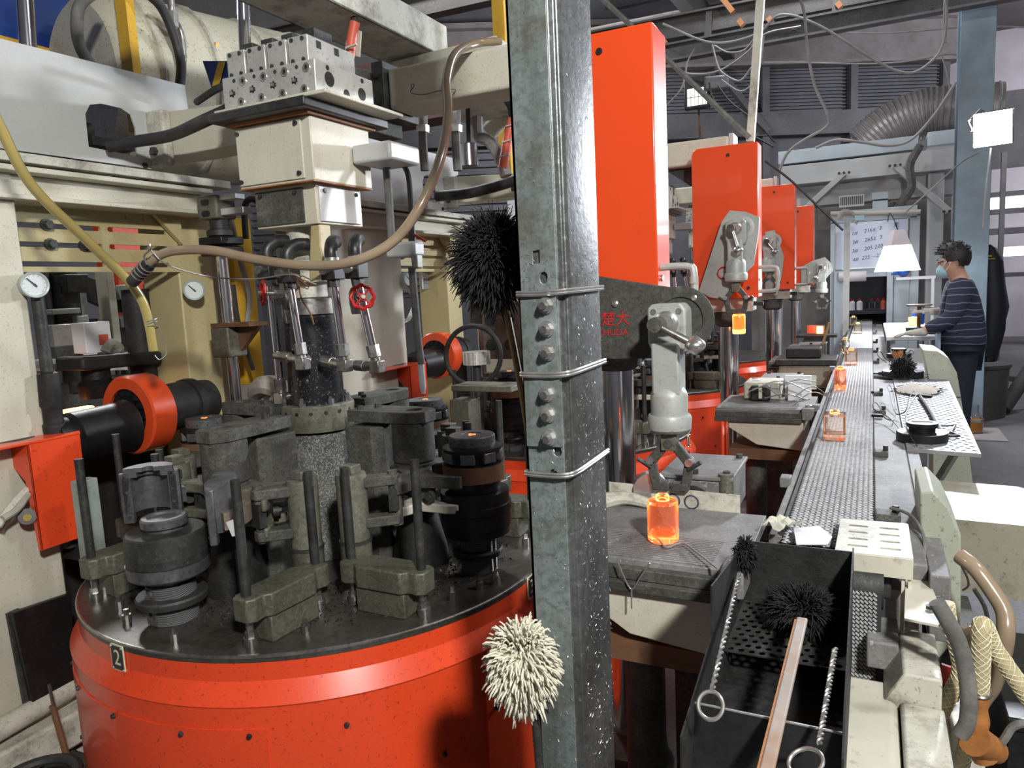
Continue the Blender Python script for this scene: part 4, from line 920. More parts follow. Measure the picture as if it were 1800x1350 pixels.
def manifold():
    t = thing('valve_manifold', 'bright metal hydraulic valve manifold with rows of plug ports on the nearest press head', 'manifold', loc=(0, 0, 0))
    # the block sits slightly turned on the head
    M = Matrix.Translation((-1.555, 1.79, 2.106)) @ Matrix.Rotation(math.radians(1), 4, 'Z')
    W2, D2, H = 0.172, 0.135, 0.098
    blk = put('block', B().box((-W2, -D2, 0), (W2, D2, H), M), 'bright_alu', t, bevel=0.003)
    Y = -D2
    for i in range(4):
        x = -0.125 + i * 0.078
        for dx, z, r in ((0.035, 0.078, 0.013), (0.022, 0.022, 0.013)):
            p = M @ Vector((x + dx, Y, z)); q = M @ Vector((x + dx, Y - 0.004, z))
            b = B(); b.rev([(0, 0.0125), (0.004, 0.0125), (0.0045, 0.0095), (0.0025, 0.0092), (0.0025, 0.008), (0.004, 0.0078), (0.004, 0.006), (0.0005, 0.0058)], p, q, 16)
            pp = put('plug_port', b, 'zinc', blk)
            put('port_socket', B().cyl(p, M @ Vector((x + dx, Y - 0.002, z)), 0.0058, n=6), 'soot', pp)
        p = M @ Vector((x - 0.01, Y, 0.05))
        ad = put('adjuster_recess', B().plate([(0.011, 0.004), (0.004, 0.006), (0.002, 0.012), (-0.003, 0.007), (-0.011, 0.008), (-0.008, 0.0), (-0.011, -0.008), (-0.003, -0.007), (0.003, -0.012), (0.005, -0.006), (0.012, -0.005), (0.008, -0.001)], [], p, (1, 0, 0), (0, 0, 1), (0, -0.0012, 0)), 'soot', blk)
        put('adjuster_nut', B().cyl(p, p + Vector((0, -0.007, 0)), 0.0052, n=6), 'zinc', ad)
        p = M @ Vector((x + 0.0, Y, 0.084)); put('small_hole', B().cyl(p, p + Vector((0, -0.0008, 0)), 0.006, n=8), 'iron', blk)
    for y, z, r in ((-0.075, 0.055, 0.021), (0.0, 0.03, 0.014), (0.075, 0.045, 0.019), (-0.08, 0.085, 0.007), (0.08, 0.085, 0.007), (-0.09, 0.02, 0.008)):
        p = M @ Vector((W2, y, z)); q = p + Vector((0.001, 0, 0)); b = B(); b.rev([(0, r), (0.0012, r * 0.96), (0.0013, 0)], p, q, 16)
        pp = put('side_port', b, 'soot', blk)
    for i in range(4):
        x = -0.135 + i * 0.078
        v = put('solenoid_valve', B().box((x - 0.036, -0.11, H + 0.001), (x + 0.034, 0.105, H + 0.078), M), 'bright_alu', t, bevel=0.003)
        for dx in (-0.02, 0.018):
            for dz in (0.012, 0.068):
                p = M @ Vector((x + dx, -0.11, H + dz)); put('valve_screw', B().cyl(p, p + Vector((0, -0.004, 0)), 0.0058, n=8), 'iron', v)
        put('coil_cap', B().box((x - 0.024, -0.06, H + 0.079), (x + 0.022, 0.02, H + 0.112), M), 'iron', v, bevel=0.003)
    b = B()
    for y in (-0.06, 0.02): b.box((0.1335, y - 0.012, H + 0.05), (0.1345, y + 0.008, H + 0.07), M)
    put('label_slot', b, 'iron', t)
    return t
MANI = manifold()

def crossbeam(xe=-0.70):
    t = thing('crossbeam', 'cream square crossbeam running right from the nearest press head', 'beam', loc=(0, 0, 0))
    put('beam_tube', B().box((-1.483, 2.15, 2.175), (xe, 2.31, 2.308)), 'cream', t, bevel=0.011)
    put('end_plate', B().box((xe, 2.16, 2.185), (xe + 0.025, 2.30, 2.32)), 'white_paint', t, bevel=0.004)
    f = put('black_flange', B().box((-1.53, 2.125, 2.155), (-1.483, 2.33, 2.33)), 'iron', t, bevel=0.002)
    for z in (2.20, 2.285): put('flange_bolt', B().cyl((-1.506, 2.125, z), (-1.506, 2.113, z), 0.013, n=6), 'black_plastic', f)
    put('upright', B().box((-1.62, 1.985, 2.107), (-1.535, 2.30, 2.30)), 'iron_dusty', t, bevel=0.004)
    put('gusset', B().prism([(-1.06, 2.22, 2.175), (-0.86, 2.22, 2.175), (-0.86, 2.22, 2.03)], (0, 0.025, 0)), 'iron', t)
    return t
crossbeam(-0.92)
def left_arm():
    t = thing('support_beam', 'cream box arm joining the nearest press frame to its head', 'beam', loc=(0, 0, 0))
    put('arm_tube', B().plate([(-2.36, 2.08), (-2.18, 2.075), (-1.745, 2.075), (-1.745, 2.20), (-2.36, 2.235)], [], (0, 1.88, 0), (1, 0, 0), (0, 0, 1), (0, 0.14, 0)), 'cream', t, bevel=0.008)
    put('arm_foot', B().box((-2.36, 1.84, 2.04), (-2.22, 1.88, 2.23)), 'dirty_white', t, bevel=0.01)
    put('foot_bolt', B().cyl((-2.27, 1.84, 2.09), (-2.27, 1.826, 2.09), 0.015, n=6), 'iron', t)
    put('small_arm', B().box((-1.41, 1.83, 1.945), (-1.27, 1.99, 2.0)), 'white_paint', t, bevel=0.008)
    return t
LARM = left_arm()
put('channel_beam', B().box((-1.73, 1.2, 2.452), (-1.50, 2.60, 2.46)).box((-1.51, 1.2, 2.452), (-1.50, 2.60, 2.575)).box((-1.73, 1.2, 2.452), (-1.72, 2.60, 2.575)), 'dirty_white', label='dirty white overhead channel beam above the valve manifold', cat='beam', bevel=0.003)

# ---- pipes and valves round the black cylinder
def pipe(xt, yt, zt, xb, yb, zb, label, toward, thick=0.012, blockcol='black_plastic', back=False):
    t = thing('hydraulic_pipe', label, 'pipe', loc=(0, 0, 0))
    T = Vector((xt, yt, zt)); Bm = Vector((xb, yb, zb)); d = (Bm - T).normalized()
    put('chrome_pipe', B().cyl(T, Bm, thick, n=14), 'chrome', t)
    n1 = put('pipe_nut', B().cyl(Bm - d * 0.012, Bm + d * 0.022, 0.0185, n=6), 'steel', t)
    b = B(); E = Bm + d * 0.05; b.cyl(Bm + d * 0.022, E, 0.014, n=12); b.cb(E, (0.034, 0.034, 0.036)); q = Vector(toward); b.cyl(E, E + (q - E) * 0.7, 0.014, n=12); b.cyl(E + (q - E) * 0.4, E + (q - E) * 0.75, 0.018, n=6)
    put('elbow_fitting', b, 'steel', t, bevel=0.003)
    put('top_nut', B().cyl(T - d * 0.002, T + d * 0.02, 0.018, n=6), 'iron', t)
    vb = put('valve_block', B().box((xt - 0.024, yt - 0.024, zt), (xt + 0.024, yt + 0.024, zt + 0.052)), blockcol, t, bevel=0.003)
    s = 1 if xt > -1.45 else -1
    b = B(); b.cyl((xt + 0.005, yt - 0.024, zt + 0.026), (xt + 0.012, yt - 0.055, zt + 0.026), 0.009, n=10); b.cyl((xt + 0.01, yt - 0.045, zt + 0.026), (xt + 0.013, yt - 0.058, zt + 0.026), 0.012, n=10)
    put('needle_screw', b, 'steel', vb)
    put('black_elbow', B().tube(spline([(xt, yt, zt + 0.05), (xt, yt, zt + 0.085), (xt + 0.012 * -s, yt + 0.025, zt + 0.108), (xt - 0.03 * s, yt + 0.06, zt + 0.11)], 5), 0.019, 12), 'black_plastic', t)
    put('elbow_collar', B().cyl((xt, yt, zt + 0.05), (xt, yt, zt + 0.062), 0.022, n=12), 'zinc', t)
    return t
PIPES = [pipe(-1.535, 1.655, 1.60, -1.516, 1.655, 1.41, 'chrome pipe down the left front of the black cylinder', (-1.53, 1.70, 1.375)),
         pipe(-1.372, 1.655, 1.60, -1.362, 1.66, 1.405, 'chrome pipe down the right front of the black cylinder', (-1.50, 1.70, 1.37)),
         pipe(-1.617, 1.66, 1.615, -1.632, 1.68, 1.30, 'leftmost chrome pipe with a red hand wheel beside the black cylinder', (-1.60, 1.75, 1.26)),
         pipe(-1.292, 1.66, 1.60, -1.262, 1.67, 1.40, 'rightmost chrome pipe with a red hand wheel beside the black cylinder', (-1.42, 1.76, 1.345))]
put('nipple', B().cyl((-1.628, 1.67, 1.385), (-1.52, 1.66, 1.372), 0.013, n=12).cyl((-1.60, 1.667, 1.382), (-1.57, 1.664, 1.378), 0.017, n=6), 'steel', PIPES[2])
def hand_wheel(c, ax, label, bodyto):
    c = Vector(c); a, b_, d = basis(ax)
    t = thing('hand_wheel_valve', label, 'valve', loc=c)
    n = 32; pts = []
    for i in range(n):
        q = 2 * math.pi * i / n; r = 0.031 + 0.0022 * math.cos(8 * q); pts.append(a * (r * math.cos(q)) + b_ * (r * math.sin(q)))
    w = put('wheel_rim', B().tube(pts, 0.0052, 8, closed=True), 'red_valve', t)
    b = B()
    for i in range(4):
        q = math.pi / 4 + i * math.pi / 2; b.bar(a * 0.006 * math.cos(q) + b_ * 0.006 * math.sin(q), (a * math.cos(q) + b_ * math.sin(q)) * 0.03, 0.006, 0.005)
    b.cyl(-d * 0.006, d * 0.006, 0.010, n=12)
    put('spokes', b, 'red_valve', w)
    put('hub_nut', B().cyl(d * 0.006, d * 0.014, 0.006, n=6), 'zinc', w)
    b = B(); e = Vector(bodyto) - c; b.cyl(-d * 0.006, -d * 0.05, 0.007, n=10); b.cyl(-d * 0.03, -d * 0.06, 0.013, n=6); b.cyl(-d * 0.05, e, 0.014, n=12)
    put('valve_body', b, 'steel', t)
    put('bonnet', B().lathe(e - Vector((0, 0, 0.04)), [(0, 0), (0, 0.017), (0.03, 0.022), (0.06, 0.022), (0.075, 0.015), (0.075, 0)], 14), 'steel', t)
    return t
HW = [hand_wheel(at(462, 515, Y=1.60), (-0.55, -0.8, 0.1), 'red scalloped hand wheel valve left of the black cylinder', (-1.585, 1.70, 1.52)),
      hand_wheel(at(637, 522, Y=1.62), (0.75, -0.65, 0.05), 'red scalloped hand wheel valve right of the black cylinder', (-1.33, 1.70, 1.54))]
put('tied_rag', B().add(*(lambda L: (L.v, L.f))(B().tube(spline([at(455, 715, Y=1.95), at(450, 690, Y=1.93), at(470, 678, Y=1.9), at(500, 690, Y=1.9), at(485, 712, Y=1.88), at(505, 720, Y=1.9)], 6), 0.028, 10, rf=lambda t: 0.5 + 0.9 * math.sin(3.0 * t + 0.15))))
    , 'cloth', label='grubby pale rag bundled behind the leftmost chrome pipe', cat='rag')
# ================================================================ machine frame behind the nearest press
XF = -2.30
def pf(x, y, X=XF): p = at(x, y, X=X); return (p.y, p.z)
def press_frame():
    t = thing('press_stand', 'cream steel frame with slotted window standing behind the nearest press table', 'frame', loc=(0, 0, 0))
    put('left_post', B().box((-2.62, 0.75, 0), (-2.31, 1.362, 1.995)), 'cream', t, bevel=0.006)
    put('right_post', B().box((-2.62, 2.0, 0), (-2.41, 2.165, 1.90)), 'yellow_cream', t, bevel=0.006)
    put('rear_panel', B().box((-2.66, 2.165, 0), (-2.60, 2.50, 2.0)), 'cream', t, bevel=0.004)
    h = put('header', B().box((-2.62, 0.75, 1.90), (-2.32, 2.165, 1.965)), 'cream', t, bevel=0.004)
    put('header_flange', B().box((-2.62, 0.75, 1.965), (-2.26, 2.07, 1.982)).box((-2.62, 0.75, 1.885), (-2.27, 2.07, 1.90)), 'cream', h, bevel=0.003)
    put('top_rail', B().box((-2.6, 0.75, 1.99), (-2.25, 2.15, 2.018)), 'dirty_white', t, bevel=0.002)
    holes = []
    for r, z in enumerate((1.825, 1.765, 1.703)):
        for y0, y1 in ((1.40, 1.69), (1.715, 1.955)):
            holes.append(rrect(y0, z - 0.0085, y1, z + 0.0085, 0.008, 3))
    holes += [circ(1.79, 1.87, 0.006, 8), circ(1.86, 1.865, 0.006, 8)]
    sp = put('slotted_plate', B().plate([(1.362, 1.677), (2.0, 1.677), (2.0, 1.90), (1.362, 1.90)], holes, (-2.40, 0, 0), (0, 1, 0), (0, 0, 1), (-0.012, 0, 0)), 'yellow_cream', t)
    for y, z in ((1.50, 1.828), (1.505, 1.766), (1.62, 1.765)):
        b = B(); b.cyl((-2.40, y, z), (-2.39, y, z), 0.019, n=14); b.cyl((-2.39, y, z), (-2.372, y, z), 0.014, n=6)
        put('slot_bolt', b, 'iron', sp)
    # corner gusset of the window
    put('corner_gusset', B().prism([(-2.39, 2.0, 1.885), (-2.39, 1.89, 1.885), (-2.39, 2.0, 1.78)], (0.02, 0, 0)), 'yellow_cream', t)
    # white top cover plate with rounded window and notch
    O = [pf(0, 68), pf(325, 150), pf(331, 197), pf(302, 201), pf(275, 194), pf(263, 206), pf(266, 297), pf(0, 266)]
    O[0] = (0.70, 2.34); O[-1] = (0.70, 2.03)
    H = [pf(150, 200), pf(158, 184), pf(178, 182), pf(212, 190), pf(230, 202), pf(238, 225), pf(242, 275), pf(156, 258)]
    put('cover_plate', B().plate(O[::-1], [H], (XF, 0, 0), (0, 1, 0), (0, 0, 1), (-0.006, 0, 0)), 'white_paint', t, label='broad white cover plate with a round-cornered window')
    b = B(); hexbolt(b, at(254, 291, X=XF), (1, 0, 0), 0.010, 0.008); put('cover_bolt', b, 'iron', t)
    b = B(); b.box((-2.5, 1.60, 2.05), (-2.46, 1.86, 2.08)).box((-2.5, 1.63, 2.05), (-2.42, 1.66, 2.22)).box((-2.5, 1.70, 2.11), (-2.4, 1.86, 2.14)).cyl((-2.44, 1.6, 2.17), (-2.44, 1.72, 2.16), 0.03, n=12)
    put('inner_linkage', b, 'iron', t)
    put('shelf_foot', B().box((-2.62, 0.75, 0), (-2.33, 1.40, 0.06)), 'dirty_white', t)
    return t
FRAME = press_frame()
def gauge(y, z, label, ax=(1, -0.25, 0)):
    d = Vector(ax).normalized(); c = Vector((-2.31, y, z))
    t = thing('pressure_gauge', label, 'gauge', loc=c)
    u = Vector((-d.y, d.x, 0)); M = frame((0, 0, 0), u, (0, 0, 1))
    put('case', B().rev([(0.0, 0), (0.0, 0.02), (0.005, 0.036), (0.035, 0.038), (0.048, 0.040), (0.052, 0.038), (0.050, 0.033), (0.046, 0.032)], (0, 0, 0), d, 32), 'gauge_case', t)
    f = put('dial', B().cyl(d * 0.044, d * 0.046, 0.0325, n=32), 'gauge_face', t)
    b = B()
    for i in range(11):
        a = math.radians(225 - 27 * i); p = Vector((0.026 * math.cos(a), 0.026 * math.sin(a), 0.0463)); q = Vector((0.030 * math.cos(a), 0.030 * math.sin(a), 0.0463)); b.bar(p, q, 0.0008, 0.0004)
    b.xf(M); put('tick_mark', b, 'ink', f)
    put('needle', B().prism([(-0.021, 0.019, 0.0465), (-0.018, 0.021, 0.0465), (0.008, -0.004, 0.0465), (0.004, -0.009, 0.0465)], (0, 0, 0.0006)).cyl((0, 0, 0.0465), (0, 0, 0.0485), 0.004, n=10).xf(M), 'ink', f)
    put('stem', B().cyl((0, 0, 0), (-0.06, 0, 0), 0.012, n=10), 'steel', t)
    return t
GA = gauge(1.372, 1.632, 'round grey pressure gauge on the left post of the nearest frame')
GB = gauge(2.03, 1.605, 'pressure gauge half hidden behind the chrome guide rod', (1, -0.9, 0))
GB.location.x = -2.37

# dark guide rod by the left post
t = thing('guide_rod', 'dark vertical guide rod at the left edge of the frame window', 'rod', loc=(-2.30, 1.385, 0))
put('rod', B().cyl((0, 0, 1.2), (0, 0, 1.62), 0.018, n=14), 'iron', t)
put('collar', B().lathe((0, 0, 0), [(1.15, 0), (1.15, 0.032), (1.20, 0.034), (1.205, 0.028), (1.25, 0.028), (1.26, 0.034), (1.36, 0.030), (1.37, 0)], 20), 'soot', t)
put('rod_foot', B().cyl((0, 0, 0.8), (0, 0, 1.15), 0.025, n=14), 'soot', t)
ROD_L = t
# roller shaft with orange guard ring
def shaft():
    t = thing('guarded_shaft', 'black greasy roller shaft with a glossy orange guard ring behind the nearest table', 'shaft', loc=(-2.31, 1.684, 1.18))
    p = lambda y: (0, y, 0)
    g = put('guard_ring', B().rev([(-0.04, 0.093), (-0.04, 0.131), (-0.034, 0.138), (0.05, 0.138), (0.056, 0.132), (0.056, 0.093), (-0.04, 0.093)], p(0), p(1), 48), 'orange_wheel', t)
    put('front_roller', B().rev([(-0.30, 0), (-0.30, 0.06), (-0.29, 0.066), (-0.25, 0.068), (-0.245, 0.080), (-0.12, 0.084), (-0.06, 0.088), (-0.05, 0.092), (-0.045, 0)], (0, 0, -0.035), (0, 1, -0.035), 36), 'mould_black', t)
    put('rear_roller', B().rev([(0.05, 0), (0.05, 0.085), (0.20, 0.088), (0.20, 0.094), (0.22, 0.096), (0.235, 0.094), (0.235, 0.085), (0.30, 0.08), (0.30, 0)], p(0), p(1), 36), 'soot', t)
    put('hub_disc', B().rev([(-0.03, 0), (-0.03, 0.095), (0.05, 0.095), (0.05, 0)], p(0), p(1), 36), 'mould_black', t)
    b = B()
    for i in range(14):
        a = i * math.pi * 2 / 14; b.cb((0.078 * math.cos(a), -0.034, 0.078 * math.sin(a)), (0.018, 0.012, 0.018))
    put('hub_tooth', b, 'mould_black', t)
    put('pedestal', B().box((-0.05, -0.29, -0.43), (0.05, -0.25, -0.05)).box((-0.05, 0.24, -0.43), (0.05, 0.30, -0.05)), 'soot', t)
    return t
SHAFT = shaft()
def red_guard():
    t = thing('red_guard', 'bright red folded guard cover beside the left post of the nearest frame', 'guard', loc=(0, 0, 0))
    put('front_sheet', B().plate([(1.255, 1.165), (1.255, 0.84), (1.41, 0.84), (1.415, 1.176)], [], (-2.225, 0, 0), (0, 1, 0), (0, 0, 1), (-0.006, 0, 0)), 'red', t, bevel=0.001)
    put('top_sheet', B().box((-2.42, 1.02, 1.165), (-2.222, 1.415, 1.172)), 'red', t, bevel=0.001)
    put('side_sheet', B().prism([(-2.225, 1.255, 1.165), (-2.225, 1.255, 0.84), (-2.24, 1.255, 0.84), (-2.26, 1.255, 1.05), (-2.40, 1.255, 1.165)], (0, 0.004, 0)), 'red', t)
    put('dust_patch', B().plate(circ(0, 0, 0.04, 16, 0.06), [], (-2.32, 1.27, 1.1722), (1, 0, 0), (0, 1, 0), (0, 0, 0.001)), 'iron_dusty', t)
    return t
GUARD = red_guard()
put('guard_bracket', B().box((-2.12, 1.30, 0.75), (-2.08, 1.36, 1.05)), 'guard_green', label='flaking grey-green upright bar beside the red guard', cat='bar', bevel=0.003)
t = thing('insulated_pliers', 'old pliers with pale taped handles and a yellow button hanging below the red guard', 'pliers', loc=(0, 0, 0))
put('handle', B().tube(spline([at(48, 860, X=-2.26), at(20, 890, X=-2.25), at(-4, 925, X=-2.24)], 5), 0.011, 8), 'dirty_white', t)
put('handle', B().tube(spline([at(50, 868, X=-2.25), at(30, 895, X=-2.235), at(5, 912, X=-2.23)], 5), 0.010, 8), 'cloth', t)
put('pivot', B().cyl(at(48, 908, X=-2.26), at(48, 908, X=-2.24), 0.024, n=16), 'black_plastic', t)
put('yellow_button', B().cyl(at(48, 910, X=-2.24), at(48, 910, X=-2.237), 0.011, n=14), 'jacket_yellow', t)
# black hatch low on the left
t = thing('hatch', 'matt black rectangular hatch low on the left post', 'hatch', loc=(0, 0, 0))
put('hatch_plate', B().plate([pf(22, 1078, -2.27), pf(126, 1043, -2.27), pf(132, 1205, -2.27), pf(60, 1246, -2.27)][::-1], [], (-2.27, 0, 0), (0, 1, 0), (0, 0, 1), (-0.02, 0, 0)), 'mould_black', t, bevel=0.002)
put('hatch_edge', B().plate([pf(14, 1080, -2.29), pf(36, 1070, -2.29), pf(70, 1240, -2.29), pf(46, 1250, -2.29)][::-1], [], (-2.292, 0, 0), (0, 1, 0), (0, 0, 1), (-0.012, 0, 0)), 'iron', t)
t = thing('floor_ledge', 'grimy pale ledge of pipes and blocks at the floor below the hatch', 'ledge', loc=(0, 0, 0))
put('pipe', B().tube([(-2.27, 0.9, 0.335), (-2.29, 1.5, 0.36)], 0.032, 12), 'dirty_white', t)
put('block', B().box((-2.31, 0.9, 0.18), (-2.24, 1.45, 0.29)), 'dirty_white', t, bevel=0.01)
put('block', B().box((-2.29, 0.8, 0.0), (-2.16, 1.30, 0.16)), 'iron_dusty', t, bevel=0.01)
put('hose_ring', B().tube([Vector((-1.98 + 0.10 * math.cos(i / 24 * 6.283), 1.02 + 0.10 * math.sin(i / 24 * 6.283), 0.31)) for i in range(24)], 0.014, 8, closed=True), 'rubber', label='black hose ring lying on the floor at the lower left', cat='hose')
t = thing('poker', 'thin poker with copper-brown shaft leaning beside the red table', 'poker', loc=(0, 0, 0))
put('shaft', B().tube([at(92, 1240, X=-2.12), at(122, 1345, X=-2.1)], 0.009, 8), 'rust', t)
put('tip', B().tube([at(86, 1203, X=-2.12), at(95, 1245, X=-2.12)], 0.005, 6), 'steel', t)

# chrome guide rod, couplings and rusty bracket between the two frames
t = thing('lift_rod', 'chrome guide rod with grey couplings and a rusty bracket right of the frame window', 'rod', loc=(-2.2, 2.03, 0))
put('chrome_rod', B().cyl((0, 0, 0.9), (0.0, -0.005, 1.75), 0.021, n=18), 'chrome', t)
c = put('coupling', B().box((-0.055, -0.05, 1.86), (0.045, 0.045, 1.945)), 'iron_olive', t, bevel=0.008)
for z in (1.88, 1.92): put('coupling_slot', B().plate(rrect(-0.03, z - 0.011, 0.012, z + 0.011, 0.01, 3), [], (0, -0.051, 0), (1, 0, 0), (0, 0, 1), (0, -0.001, 0)), 'soot', c)
put('coupling_neck', B().lathe((0, 0, 0), [(1.80, 0), (1.80, 0.05), (1.82, 0.05), (1.825, 0.035), (1.86, 0.035), (1.86, 0)], 20), 'iron', t)
put('clamp_block', B().box((-0.06, -0.055, 1.765), (0.06, 0.055, 1.795)).box((-0.058, -0.053, 1.725), (0.058, 0.053, 1.76)), 'mould_black', t, bevel=0.006)
put('side_link', B().box((0.04, -0.03, 1.87), (0.15, 0.02, 1.895)).box((0.04, -0.03, 1.925), (0.12, 0.02, 1.945)), 'white_paint', t, bevel=0.003)
b = B(); b.box((-0.045, -0.05, 1.46), (0.15, 0.05, 1.475)); b.prism([(0.03, 0.0, 1.46), (0.15, 0.0, 1.46), (0.05, 0.0, 1.37)], (0, 0.02, 0))
put('rusty_shelf', b, 'rust', t)
put('bracket_block', B().box((-0.05, -0.05, 1.345), (0.04, 0.04, 1.46)), 'iron_olive', t, bevel=0.006)
LIFT = t
# second coupling, strap and yellow bar in the gap behind the pipes
put('yellow_bar', B().box((-2.45, 2.25, 1.2), (-2.38, 2.36, 1.9)), 'yellow_paint', label='yellow flat bar upright behind the leftmost hydraulic pipe', cat='bar', bevel=0.003)
t = thing('strap_pulley', 'black looped strap over a grey pulley bracket behind the valve head', 'strap', loc=(0, 0, 0))
put('strap', B().tube(spline([at(432, 420, Y=2.1), at(430, 365, Y=2.1), at(442, 350, Y=2.1), at(458, 362, Y=2.1), at(462, 400, Y=2.1)], 6), 0.012, 6), 'rubber', t)
put('pulley_bracket', B().box((-2.02, 2.12, 1.80), (-1.96, 2.16, 1.93)), 'iron_olive', t, bevel=0.006)
b = B(); hexbolt(b, (-1.985, 2.12, 1.90), (0, -1, 0), 0.014, 0.008); hexbolt(b, (-1.985, 2.12, 1.85), (0, -1, 0), 0.014, 0.008); put('bolt', b, 'iron', t)
for i, (pix, X, r, m, lab) in enumerate((([(410, 500), (418, 560), (432, 610), (445, 650)], -2.25, 0.009, 'rubber', 'black cable hanging right of the chrome guide rod'),
                                     ([(405, 380), (420, 450), (438, 520), (432, 580)], -2.3, 0.011, 'cable_grey', 'grey cable hanging behind the rusty bracket'))):
    put('cable', B().tube(spline([at(*p, X=X) for p in pix], 6), r, 6), m, label=lab, cat='cable')

# ---- blue box wall, insulated vessel and yellow straps in the upper left
t = thing('insulated_vessel', 'fat cream insulated exhaust vessel behind the top cover plate', 'vessel', loc=(0, 0, 0))
b = B(); b.rev([(0, 0), (0, 0.30), (0.05, 0.36), (0.95, 0.36), (1.0, 0.3), (1.0, 0)], (-2.85, 2.0, 2.45), (-2.62, 3.2, 2.50), 32)
put('vessel_body', b, 'insulation', t)
b = B()
for k in (0.12, 0.32, 0.55, 0.8):
    p = Vector((-2.85, 2.0, 2.45)).lerp(Vector((-2.62, 3.2, 2.50)), k); a, bb, d = basis(Vector((0.23, 1.2, 0.05)))
    b.tube([p + a * (0.362 * math.cos(i * math.pi / 12)) + bb * (0.362 * math.sin(i * math.pi / 12)) for i in range(24)], 0.012, 6, closed=True)
put('band', b, 'dirty_white', t)
put('blue_sheet', B().box((-3.15, 1.2, 2.2), (-3.1, 2.35, 3.2)), 'blue_paint', label='deep blue sheet panel at the upper left corner', cat='panel')
t = thing('yellow_straps', 'yellow painted strap frame across the blue panel', 'strap frame', loc=(0, 0, 0))
put('upright', B().box((-2.5, 1.92, 2.2), (-2.44, 1.955, 3.0)), 'yellow_paint', t, bevel=0.002)
put('cross_strap', B().box((-3.095, 1.6, 2.60), (-3.085, 2.4, 2.635)), 'yellow_paint', t)
put('inclined_strap', B().bar((-2.52, 2.30, 2.33), (-2.46, 2.34, 2.62), 0.02, 0.035), 'yellow_paint', t)
put('chrome_post', B().cyl(at(42, -20, X=-2.5), at(50, 90, X=-2.5), 0.026, n=18), 'chrome', label='chrome post rising behind the white cover plate at far left', cat='post')
for i, (pix, X, r, m, lab) in enumerate((
    ([(168, -15), (140, 10), (135, 50), (142, 85), (160, 115)], -2.42, 0.019, 'grey_hose', 'thick grey hose bowing left of the yellow upright'),
    ([(262, -10), (285, 15), (305, 60), (318, 110), (316, 155)], -2.38, 0.018, 'rubber', 'black hose looping down onto the corner of the cover plate'),
    ([(300, -10), (303, 25), (318, 55), (322, 90), (321, 125)], -2.45, 0.013, 'steel', 'braided steel hose beside the black looping hose'))):
    put('hose', B().tube(spline([at(*p, X=X) for p in pix], 8), r, 12), m, label=lab, cat='hose')
b = B(); b.cyl(at(303, 22, X=-2.45), at(304, 48, X=-2.45), 0.022, n=6)
put('hose_fitting', b, 'zinc', label='zinc hex fitting on the braided steel hose', cat='fitting')
t = thing('blue_gusset', 'small blue cut-out with a yellow bar in front of the cream vessel', 'gusset', loc=(0, 0, 0))
put('blue_plate', B().prism([at(356, 107, Y=2.02), at(407, 107, Y=2.02), at(400, 142, Y=2.02), at(372, 155, Y=2.02)], (0, 0.004, 0)), 'blue_paint', t)
put('yellow_bar', B().prism([at(385, 109, Y=2.017), at(396, 109, Y=2.017), at(386, 148, Y=2.017), at(374, 152, Y=2.017)], (0, -0.004, 0)), 'yellow_paint', t)
put('stand_pipe', B().cyl(at(427, -15, Y=2.05), at(432, 120, Y=2.05), 0.021, n=16), 'chrome', label='upright steel pipe behind the left end of the valve manifold', cat='pipe')

# ---- hoses crossing in front of the press
def taperhose(name, pts, r, m, label, n=14): return put(name, B().tube(spline(pts, 10), r, n), m, label=label, cat='hose')
t = thing('oil_hose', 'clear yellow hose hanging diagonally in front of the frame window', 'hose', loc=(0, 0, 0))
yp = [at(x, y, X=X) for x, y, X in ((-15, 190, -1.95), (0, 222, -1.95), (55, 325, -1.95), (150, 420, -1.93), (220, 488, -1.92), (250, 530, -1.92), (263, 575, -1.92), (270, 617, -1.92))]
put('hose_tube', B().tube(spline(yp, 10), 0.0135, 14), 'yellow_hose', t)
b = B()
for k in (0, 1, 2):
    c = at(264 + k, 562 + 7 * k, X=-1.92); b.tube([c + Vector((0.0155 * math.cos(q), 0.004 * math.sin(2 * q) + 0.0155 * math.sin(q), 0.006 * math.sin(q + k))) for q in [i * math.pi / 8 for i in range(16)]], 0.0018, 5, closed=True)
put('wire_binding', b, 'wire', t)
put('wire_tail', B().tube(spline([at(276, 565, X=-1.9), at(288, 600, X=-1.9), at(292, 622, X=-1.9), at(280, 632, X=-1.9), at(272, 625, X=-1.9)], 5), 0.0016, 5), 'wire', t)
YH = 1.42
t = thing('return_hose', 'brownish clear hose swooping across the press pipes up over the crossbeam', 'hose', loc=(0, 0, 0))
bp = [at(x, y, Y=Y) for x, y, Y in ((250, 478, 1.38), (268, 458, 1.38), (300, 442, 1.39), (370, 440, 1.4), (450, 456, 1.42), (540, 467, 1.45), (620, 460, 1.48), (690, 425, 1.52), (740, 360, 1.55), (775, 275, 1.62), (787, 200, 1.72), (785, 140, 1.85), (800, 95, 2.0), (835, 77, 2.15), (880, 72, 2.22))]
put('hose_tube', B().tube(spline(bp, 10), 0.0125, 14), 'brown_hose', t)
c = put('rubber_coupler', B().tube([at(264, 462, Y=1.38), at(250, 478, Y=1.38), at(232, 496, Y=1.38)], 0.017, 14), 'rubber', t)
b = B()
for k in range(4):
    p = at(258 - 5 * k, 468 + 5 * k, Y=1.38); a, bb, d = basis(at(250, 478, Y=1.38) - at(232, 496, Y=1.38)); b.tube([p + a * 0.0185 * math.cos(i * math.pi / 8) + bb * 0.0185 * math.sin(i * math.pi / 8) for i in range(16)], 0.0022, 5, closed=True)
put('wire_binding', b, 'wire', c)
